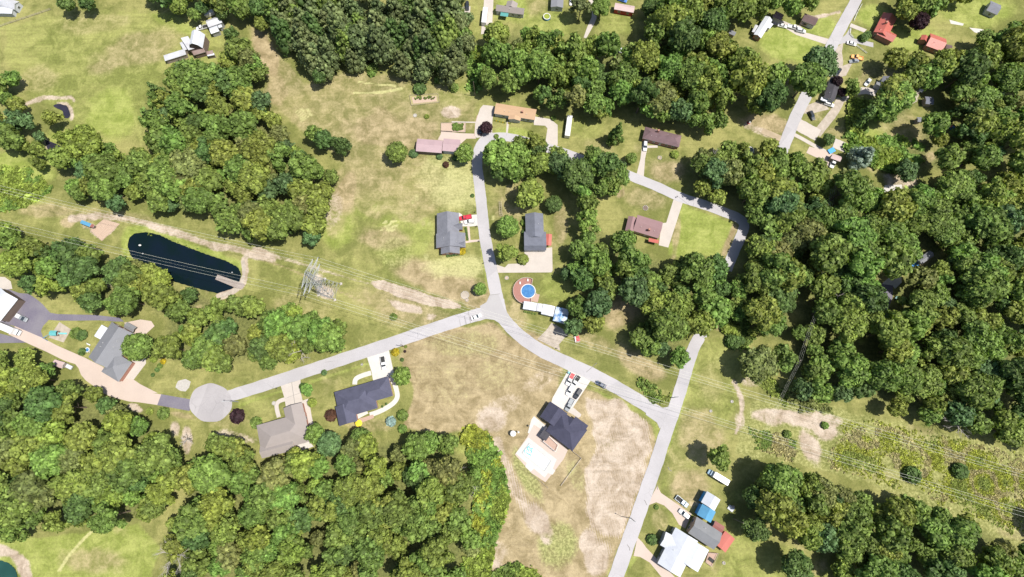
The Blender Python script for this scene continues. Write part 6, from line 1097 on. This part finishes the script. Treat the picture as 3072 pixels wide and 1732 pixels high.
    m = MB(); m.tube(c + Vector((-1.2, 0, 2.4)), c + Vector((-4.2, -2.2, 2.4)), .08, n=5); m.tube(c + Vector((-4.2, -2.2, 2.4)), c + Vector((-4.9, -1.4, 0)), .07, n=5); m.tube(c + Vector((-4.2, -2.2, 2.4)), c + Vector((-3.7, -3.1, 0)), .07, n=5); [m.tube(c + Vector((-1.2 - 3 * t, -2.2 * t, 2.4)), c + Vector((-1.2 - 3 * t, -2.2 * t, .5)), .03, n=4) for t in (.3, .45, .65, .8)]; m.build('swing_frame', M['tarpblue'], e)
    # fences
    def fence(fr, pts, label, mat='wood', h=1.1, step=2.4):
        w_ = [W(fr, p) for p in pts]; e = empty('fence', (w_[0].x, w_[0].y, 0), 0, label, 'fence'); rl = MB(); po = MB()
        for i in range(len(w_) - 1):
            p, q = w_[i], w_[i + 1]; k = max(1, int((q - p).length / step)); [po.tube(p.lerp(q, j / k) - Vector((0, 0, .2)), p.lerp(q, j / k) + Vector((0, 0, h)), .08, n=5) for j in range(k + 1)]
            for z in (h - .1, h * .55, h * .2): rl.tube(p + Vector((0, 0, z)), q + Vector((0, 0, z)), .05, n=4)
        rl.build('rails', M[mat], e); o = po.build('posts', M[mat], e)
    fence('newh', [(795, 1022), (903, 1108), (780, 1270), (655, 1440)], 'pale thin fence angling away below the navy-roofed new house', 'rail'); fence('T00', [(0, 205), (130, 160), (210, 135), (320, 98), (385, 75)], 'weathered fence along the top left corner of the hay field'); fence('tr1', [(1760, 75), (1700, 180), (1645, 310)], 'white fence along the upper right road beside the red-roofed lot', 'white', 1.0)
    fence('tr1', [(1660, 650), (1790, 745), (1830, 780)], 'white fence below the pale car at the red-roofed lot', 'white', .9); fence('tr1', [(1600, 420), (1590, 500), (1640, 555)], 'short white fence curving round the dark asphalt mouth', 'white', .9); fence('mid1', [(445, 520), (458, 505), (600, 515)], 'low dark fence at the foot of the vegetable garden', 'darkwood', .9)
    fence('newh', [(300, 1310), (420, 1395), (500, 1470)], 'low retaining fence at the lower edge of the pool terrace', 'wood', .6)
    def mailbox(fr, p, label):
        q = W(fr, p); e = empty('mailbox', (q.x, q.y, 0), 0, label, 'mailbox'); MB().box((q.x, q.y, .5), (.12, .12, 1.1)).build('post', M['darkwood'], e); MB().box((q.x, q.y, 1.15), (.3, .55, .28)).build('box', M['black'], e)
    for fr, p, lb in (('mid2', (726, 578), 'mailbox at the walk of the grey-gabled brick house'), ('mid2', (790, 882), 'mailbox on the verge across from the parking pad'), ('mid2', (693, 375), 'mailbox beside the white drive of the grey-gabled house'), ('mid2', (672, 178), 'mailbox above the white drive of the grey-gabled house'), ('T21', (338, 1182), 'mailbox at the mouth of the gravel drive'), ('T21', (1242, 40), 'mailbox where the narrow drive meets the curving road'), ('T22', (1210, 95), 'mailbox at the corner of the scrubby triangle'), ('h12', (355, 525), 'mailbox by the taupe-roofed house drive')): mailbox(fr, p, lb)
    # small stuff
    def bits(name, fr, p, parts, label, cat):
        q = W(fr, p); e = empty(name, (q.x, q.y, 0), 0, label, cat)
        for nm, off, d, mt, rz in parts: MB().box(q + Vector(off), d, rz).build(nm, M[mt], e)
    bits('pallet_stack', 'T21', (490, 1110), [('pallet', (0, 0, .25), (2.2, 3.0, .5), 'wood', .2), ('tarpaulin', (.3, .2, .6), (1.6, 2.2, .2), 'redcloth', .3), ('pipe', (-.7, .2, .62), (.3, 2.6, .2), 'chrome', .1)], 'pallet stack with coloured sheets on the grass below the carport', 'pallet stack')
    bits('wheelie_bin', 'newh', (750, 75), [('bin', (0, 0, .55), (.7, .8, 1.1), 'tarpblue', .5), ('lid', (0, 0, 1.14), (.75, .85, .08), 'teal', .5)], 'blue-green bin at the road end of the new house drive', 'bin')
    bits('lawn_tractor', 'T20', (1783, 930), [('seat', (-.4, 0, .95), (.5, .5, .12), 'black', .3), ('hood', (.5, 0, .6), (.9, .6, .5), 'white', .3), ('mower_deck', (0, 0, .25), (1.2, 1.3, .2), 'redcloth', .3)], 'small ride-on mower on the grass by the upper right road', 'mower')
    bits('garden_bench', 'left', (1080, 862), [('seat', (0, 0, .45), (1.8, .5, .08), 'white', -.4), ('backrest', (.1, .25, .8), (1.8, .08, .5), 'white', -.4)], 'white bench on the lawn beside the grey L-shaped house', 'bench')
    bits('tarpaulin_heap', 'br', (1120, 600), [('sheet', (0, 0, .3), (2.4, 1.8, .5), 'siding', -.7), ('board', (.9, .7, .5), (1.2, .8, .2), 'wood', -.2)], 'pale covered heap at the edge of the dark trees', 'heap')
    bits('picnic_table', 'br', (875, 1235), [('tabletop', (0, 0, .75), (2.4, 1.4, .08), 'black', -.65), ('bench_seat', (.8, .9, .45), (2.2, .35, .06), 'black', -.65), ('bench_seat', (-.8, -.9, .45), (2.2, .35, .06), 'black', -.65)], 'dark picnic table on the deck right of the white-roofed house', 'table')
    bits('blue_tarp', 'tr3', (812, 1068), [('sheet', (0, 0, .6), (3.2, 2.2, .12), 'bluecloth', .5), ('post', (0, 0, .3), (2.8, 1.8, .5), 'darkwood', .5)], 'bright blue tarp next to the small pale pink roofed shed', 'tarp'); bits('blue_tarp', 'T31', (1100, 540), [('sheet', (0, 0, .8), (3.4, 2.8, .12), 'bluecloth', .3), ('frame', (0, 0, .4), (3.0, 2.4, .7), 'darkwood', .3)], 'bright blue tarp beside the light grey cabin in the right wood', 'tarp')
    bits('orange_ball', 'T31', (945, 920), [('toy', (0, 0, .5), (1.2, 1.0, .9), 'deckred', .3)], 'small orange thing on the shaded ground by the dark drive', 'toy'); bits('air_conditioner', 'T22', (770, 150), [('cabinet', (0, 0, .5), (.9, .9, 1.0), 'greywall', .4), ('grille', (0, 0, 1.02), (.7, .7, .05), 'black', .4)], 'grey air conditioner near the hip roof', 'air conditioner') if False else None
    e = None
    pts = [W('br', p, .9) for p in ((850, 1150), (968, 1158), (892, 1325), (815, 1270))]; c = sum(pts, Vector()) / 4; e = empty('back_deck', (c.x, c.y, 0), 0, 'pale wooden deck with rail at the right end of the white-roofed house', 'deck'); MB().prism([p[:2] for p in pts], -.1, .5).build('deck_boards', M['deckpink'], e); m = MB()
    for i in range(4): p, q = pts[i], pts[(i + 1) % 4]; m.tube(p + Vector((0, 0, .6)), q + Vector((0, 0, .6)), .07, n=4); [m.tube(p.lerp(q, t), p.lerp(q, t) + Vector((0, 0, .6)), .05, n=4) for t in (0, .33, .66)]
    m.build('railing', M['wood'], e)

NTH = ['first', 'second', 'third', 'fourth', 'fifth', 'sixth', 'seventh', 'eighth', 'ninth']
def plants():
    T = tree_px; Sh = shrub_px
    for p, r, kd, co, lb, hs in (((998, 383), 27, 'round', 'mid green', 'round dense green tree left of the pink garage', .9), ((1170, 388), 25, 'broad', 'fresh green', 'green tree at the road end of the pink garage', .9), ((1277, 570), 29, 'round', 'fresh green', 'upper of the two round trees left of the blue-grey roof', .85), ((1274, 638), 31, 'loose', 'olive green', 'lower of the two round trees left of the blue-grey roof', .85),
        ((1335, 492), 38, 'broad', 'olive green', 'big light tree above the blue-grey roofed house', .95), ((1393, 513), 22, 'round', 'dark green', 'small dark round tree right of the big light tree', .8), ((1550, 338), 22, 'cone', 'mid green', 'tall narrow tree on the lawn between bus and maroon roof', 1.2), ((1588, 398), 15, 'round', 'mid green', 'small round tree left of the maroon-roofed house drive', .8),
        ((1208, 727), 17, 'round', 'fresh green', 'round young tree at the verge above the junction', .8), ((1908, 916), 46, 'broad', 'brownish green', 'broad olive tree alone at the lower edge of the right wood', .8), ((1805, 1150), 36, 'loose', 'mid green', 'lone loose tree above the motorhome', 1.0), ((1012, 948), 25, 'broad', 'fresh green', 'light green tree at the corner of the indigo-roofed house', .9),
        ((795, 1092), 26, 'broad', 'fresh green', 'light green tree at the lower right of the taupe roof', .9), ((828, 1117), 31, 'round', 'blue-green', 'blue-green dark round tree below the indigo-roofed lawn', .9), ((907, 1103), 28, 'round', 'mid green', 'round green tree on the lawn edge below the indigo roof', .9), ((773, 980), 17, 'broad', 'fresh green', 'bright tree right of the taupe-roofed house drive', .8),
        ((785, 1013), 12, 'round', 'yellow-green', 'small yellow-green tree below the bright one by the drive', .8), ((1223, 321), 16, 'round', 'purple', 'dark purple-leaved tree on the tan-roofed house drive', .8), ((2060, 160), 42, 'broad', 'blue-green', 'upper of two big dark trees beside the upper right road', 1.0), ((2030, 205), 44, 'broad', 'mid green', 'lower of two big trees beside the upper right road', 1.0),
        ((828, 848), 42, 'broad', 'fresh green', 'bright round crown at the right tip of the wood by the road', .9), ((210, 360), 44, 'broad', 'yellow-green', 'bright yellow-green tree beside the crescent pond', .95), ((1250, 392), 42, 'broad', 'fresh green', 'large crown hugging the bend of the road, left end of the middle wood', 1.0), ((1292, 432), 28, 'broad', 'mid green', 'tree below the large crown at the road bend', .9), ((1345, 362), 30, 'loose', 'olive green', 'light olive tree right of the road bend crown', 1.0), ((1358, 412), 30, 'broad', 'olive green', 'olive tree under the light one right of the road bend', 1.0), ((1405, 408), 30, 'broad', 'blue-green', 'blue-green tree leaning over the road below the grass lot', 1.05), ((1452, 440), 42, 'broad', 'dark green', 'dark big tree right of the blue-green one in the middle wood', 1.0), ((1500, 418), 30, 'broad', 'fresh green', 'bright tree at the road above the dark big tree', 1.0), ((1550, 440), 32, 'broad', 'fresh green', 'bright tree at the right tip of the middle wood beside the road', 1.0), ((2312, 55), 22, 'round', 'purple', 'big purple tree between the two red-roofed houses', 1.1), ((2105, 205), 14, 'round', 'purple', 'purple tree touching the charcoal roof', 1.0), ((2118, 232), 12, 'round', 'purple', 'smaller purple tree at the lower end of the charcoal roof', .9),
        ((2168, 395), 26, 'pine', 'silver blue', 'silvery blue spruce beside the gravel and pale pink shed', .9), ((2137, 232), 15, 'broad', 'yellow-green', 'bright small tree between charcoal roof and gravel loop', .8), ((2245, 235), 44, 'broad', 'olive green', 'big tree over the pale grey house in the clearing', .9), ((2200, 55), 0, 'broad', 'dark green', '', 1),
        ((2200, 40), 0, 'cone', 'dark green', '', 1), ((2226, 108), 0, 'x', '', '', 1), ((1512, 18), 26, 'broad', 'fresh green', 'bright tree at the driveway by the pink-roofed mobile home', .9), ((1460, 20), 26, 'loose', 'grey-green', 'thin grey-green tree between white car and curving drive', 1.1), ((2085, 352), 16, 'broad', 'dark green', 'dark tree below the gravel loop mouth', .8), ((1265, 22), 0, 'x', '', '', 1), ((2002, 1422), 40, 'broad', 'dark green', 'dark tree at the bottom edge right of the white-roofed house', 1.0), ((1900, 1330), 32, 'broad', 'dark green', 'dark tree nearest the half-blue barn', 1.0),
        ((1895, 1250), 30, 'broad', 'dark green', 'dark tree right of the motorhome', 1.1), ((1962, 1205), 46, 'broad', 'mid green', 'large crown at the upper left corner of the lower right wood', 1.1), ((1945, 1275), 46, 'broad', 'olive green', 'large olive crown at the left rim of the lower right wood', 1.1), ((2062, 1232), 40, 'loose', 'brownish green', 'large brownish crown behind the lower right wood\'s upper corner', 1.1), ((830, 1010), 0, 'x', '', '', 1), ((400, 235), 24, 'cone', 'dark green', 'pointed dark tree at the notch of the hay field', .9), ((345, 872), 36, 'round', 'mid green', 'round dark tree beside the grey L-shaped roof', .9), ((1640, 20), 26, 'broad', 'dark green', 'dark tree above the pink-roofed mobile home', .9)):
        if r: T('F', p, r, kd, co, lb, hs=hs, name='conifer_tree' if kd in ('cone', 'pine') else 'broadleaf_tree')
    for p, r, co, lb in (((1056, 222), 16, 'dark green', 'dark round shrub tree above the fenced soil bed'), ((935, 172), 14, 'mid green', 'upper small bush at the foot of the pines'), ((934, 184), 10, 'fresh green', 'bright bush just below the pines\' rim'), ((1046, 190), 9, 'mid green', 'small bush between pines and dark shrub tree'), ((1102, 201), 10, 'fresh green', 'bush at the pines\' rim right of the dark shrub tree'), ((1141, 220), 12, 'mid green', 'rightmost round bush below the pines'),
        ((1040, 386), 11, 'blue-green', 'blue-green spruce bush at the left end of the pink garage'), ((1105, 394), 8, 'blue-green', 'smaller blue-green spruce bush before the pink garage'), ((1121, 414), 8, 'maroon', 'reddish-brown round bush below the pink garage'), ((1145, 398), 7, 'dark green', 'dark small bush by the tree at the garage'), ((1073, 293), 6, 'yellow-green', 'tiny yellow-green bush beside the pale stone disc'), 
        ((1315, 652), 14, 'olive green', 'light bush at the corner of the concrete parking pad'), ((1318, 560), 9, 'mid green', 'upper bush along the left wall of the blue-grey roof'), ((1320, 585), 9, 'dark green', 'lower bush along the left wall of the blue-grey roof'), ((1843, 860), 18, 'dark green', 'flat dark bush on the lawn below the looping bed'), ((1862, 858), 12, 'dark green', 'right lobe of the flat dark bush on the lawn'),
        ((1830, 825), 16, 'yellow-green', 'left bush of the looping planted bed'), ((1850, 832), 14, 'yellow-green', 'right bush of the looping planted bed'), ((596, 1047), 18, 'purple', 'dark purple shrub on the lawn right of the turning circle'), ((832, 1045), 15, 'maroon', 'maroon round shrub left of the indigo-roofed house'), ((1012, 1045), 14, 'mid green', 'upper of two round shrubs at the dry field edge'), ((1012, 1079), 11, 'fresh green', 'lower of two round shrubs at the dry field edge'), ((983, 1060), 12, 'pale blue', 'pale blue dwarf spruce on the indigo-roofed house lawn'),
        ((644, 1063), 14, 'mid green', 'round shrub at the upper left corner of the taupe roof'), ((761, 972), 9, 'dark green', 'dark shrub at the road end of the taupe-roofed drive'), ((410, 1040), 15, 'mid green', 'round shrub below the dark drive patch'), ((376, 1035), 9, 'olive green', 'small shrub at the tip of the left wood near the drive'), ((990, 797), 9, 'mid green', 'small bush beside the road in the wire strip'), ((994, 886), 10, 'golden', 'golden round shrub at the road end of the indigo drive'), ((1020, 872), 4, 'olive green', 'tiny bush near the golden shrub'), ((1018, 884), 3.5, 'purple', 'tiny purple bush near the golden shrub'),
        ((1011, 905), 5, 'dark green', 'tiny dark bush below the golden shrub'), ((1640, 1358), 13, 'dark green', 'dark round shrub on the lawn by the white-roofed house'), ((1651, 1276), 6, 'mid green', 'small shrub on the island of the lower right drive'), ((1162, 632), 9, 'golden', 'yellow shrub by the brick gable house'), ((410, 909), 7, 'golden', 'golden round shrub at the grey L-shaped house'), ((386, 903), 9, 'yellow-green', 'clipped yellow-green shrub by the grey L-shaped house porch'), ((402, 920), 7, 'mid green', 'upper clipped shrub of the row by the grey house walk'), ((395, 930), 6, 'dark green', 'lower clipped shrub of the row by the grey house walk'), ((384, 943), 5, 'dark green', 'last round shrub of the row by the grey house walk'),
        ((205, 843), 13, 'dark green', 'dark spreading shrub at the play pit'), ((190, 838), 14, 'mid green', 'bushy green shrub just left of the dark one at the play pit'), ((206, 885), 9, 'dark green', 'dark shrub beside the paddling pool'), ((1248, 343), 6, 'mid green', 'small round bush on the lawn below the tan roof'), ((1189, 480), 0, '', ''), ((1188, 492), 5, 'dark green', 'tiny round bush on the verge above the white drive'), ((2100, 1185), 0, '', ''), ((1303, 332), 0, '', ''), ((1392, 335), 0, '', ''), ((1392, 297), 7, 'mid green', 'small bush at the right end of the tan roof'),
        ((1697, 388), 10, 'yellow-green', 'yellow-green shrub at the right end of the maroon roof'), ((806, 975), 0, '', ''), ((722, 927), 0, '', ''), ((2172, 95), 11, 'dark green', 'dark bush beside the walk of the nearer red-roofed house'), ((2182, 88), 10, 'dark green', 'dark bush at the corner of the nearer red-roofed house'), ((815, 937), 7, 'blue-green', 'small blue-green shrub on the road verge'), ((2295, 1195), 20, 'dark green', 'dark lone bush in the lower wire strip'), ((2415, 1185), 19, 'dark green', 'larger dark bush under the wires, far right'), ((2075, 1070), 9, 'fresh green', 'green bush in the pale bare patch under the wires'), ((1980, 1092), 10, 'mid green', 'bush in the brush left of the bare patch'), ((900, 1108), 0, '', ''), ((1560, 348), 0, '', '')):
        if r: Sh('F', p, r, co, lb)
    for i in range(6): Sh('mid2', (288 + i * 32, 778 - i * 5), 17, 'dark green', NTH[i] + ' clipped dark shrub from the left in the row under the brick gable', 'shrub row under the brick gable')
    for i in range(9): Sh('mid2', (538 + i * 3.5, 392 + i * 19), 15, 'dark green', NTH[i] + ' clipped dark shrub from the top in the hedge along the east front', 'hedge row along the east front')
    for i in range(4): Sh('pool', (430 + i * 42, 1010 + i * 9), 26, 'mid green', NTH[i] + ' small round shrub from the left, left row below the sheds', 'left shrub row below the sheds')
    for x, y in ((618, 1052), (690, 1062)): Sh('pool', (x, y), 26, 'mid green', ('left' if x < 650 else 'right') + ' one of two small round shrubs right of the shed row', 'pair of round shrubs')
    for i in range(9): Sh('mid1', (1160 + i * 22 + (i > 6) * 30, 360 + i * 5), 10, 'golden' if i % 2 else 'olive green', NTH[i] + ' low plant from the left in the bed along the tan-roofed house front', 'flower bed along the tan-roofed house')
    for x, y in ((1620, 705), (1575, 735)): Sh('h12', (x, y), 14, 'dark green', ('right' if x > 1600 else 'left') + ' one of two small shrubs inside the curving white walk', 'pair of shrubs inside the curving walk')
    dead_tree('F', (1158, 1212), 15, 'bare grey dead tree standing out of the south wood', 3, (2, 3)); dead_tree('F', (430, 1395), 15, 'bare white-limbed dead tree at the left end of the south wood', 5, (-4, 3)); dead_tree('F', (1785, 408), 14, 'bare dead tree at the left rim of the right wood', 7); dead_tree('F', (2110, 760), 15, 'bare dead tree in the middle of the right wood', 9)
    dead_tree('F', (2415, 1072), 12, 'bare grey dead tree at the lower rim of the right wood', 11); dead_tree('F', (465, 1105), 6, 'fallen pale branches by the turning circle', 13); dead_tree('F', (755, 882), 12, 'pale dead snag in the wood above the road', 15); dead_tree('F', (2420, 1440), 12, 'bare dead tree at the bottom of the lower right wood', 17); dead_tree('F', (690, 862), 10, 'leafless snag at the middle of the wood above the road', 19)
    U = undergrowth
    U([([(1185, 1075), (1230, 1100), (1262, 1180), (1275, 1260), (1240, 1350), (1225, 1460), (1160, 1460), (1190, 1340), (1200, 1240), (1190, 1160), (1165, 1100)], 3200, ('yellow-green', 'fresh green', 'golden green', 'yellow-green', 'mid green'), 1.9, 1.3), ([(0, 420), (80, 430), (130, 480), (60, 520), (0, 530)], 500, ('yellow-green', 'yellow-green', 'fresh green'), .8, 1.2), ([(1230, 1455), (1300, 1420), (1350, 1440), (1360, 1470), (1230, 1470)], 400, ('mid green', 'yellow-green'), 1.5, 1.3)], 'tall_weeds', 'rank yellow-green weeds along the rim of the south wood', 1)
    U([([(2115, 1045), (2200, 1055), (2400, 1100), (2600, 1150), (2600, 1400), (2500, 1320), (2300, 1250), (2150, 1195), (2080, 1182), (2085, 1120), (2118, 1100)], 9500, ('olive green', 'golden green', 'straw', 'golden green', 'olive green', 'straw'), .4, .42), ([(1875, 1072), (1960, 1088), (2005, 1110), (2005, 1172), (1900, 1130)], 1200, ('olive green', 'mid green', 'straw', 'brownish green'), .5, .45), ([(1610, 950), (1650, 970), (1690, 985), (1680, 1010), (1640, 1010), (1600, 970)], 260, ('mid green', 'olive green', 'yellow-green'), .9, .7)], 'scrub', 'low mixed scrub and brambles under the high-voltage wires', 2)
    U([([(2110, 330), (2180, 350), (2290, 350), (2330, 390), (2270, 440), (2200, 420), (2130, 390)], 900, ('yellow-green', 'fresh green', 'olive green'), 1.6, 1.4), ([(2140, 250), (2180, 260), (2170, 330), (2130, 330)], 300, ('yellow-green', 'mid green'), 1.8, 1.5), ([(1815, 800), (1870, 790), (1890, 850), (1870, 880), (1830, 840)], 250, ('yellow-green', 'mid green'), 1.2, 1.2), ([(1185, 120), (1215, 130), (1205, 230), (1180, 225)], 260, ('yellow-green', 'fresh green'), 1.6, 1.3), ([(1890, 880), (1960, 980), (2060, 1010), (2100, 1035), (1990, 1030), (1900, 960)], 400, ('brownish green', 'olive green'), .8, 1.0)], 'thicket', 'bright thicket of saplings and weeds in the wood clearings', 3)
    U([([(352, 583), (420, 590), (480, 620), (560, 640), (612, 668), (606, 676), (550, 652), (470, 628), (410, 604), (345, 598), (326, 620)], 130, ('yellow-green', 'fresh green'), .4, .4)], 'reeds', 'fringe of bright reeds round the long dark pond', 4)
# ------------------------------------------------------------------ put the place together
PAL['golden green'] = (.27, .30, .05); PAL['straw'] = (.33, .30, .15); PAL['golden'] = (.36, .29, .02)
M['greenpool'] = water('green_pool_water', (.24, .28, .04), (.19, .24, .04), scale=.8)
M['dirtbed'] = pmat('straw_bed', (.31, .27, .13), .95, col2=(.25, .23, .1), fine=3)
build_ground()
roads()
buildings()
vehicles()
lines()
things()
plants()
build_woods(250)
for o in list(bpy.data.objects):
    if o.get('local') is not None: del o['local']
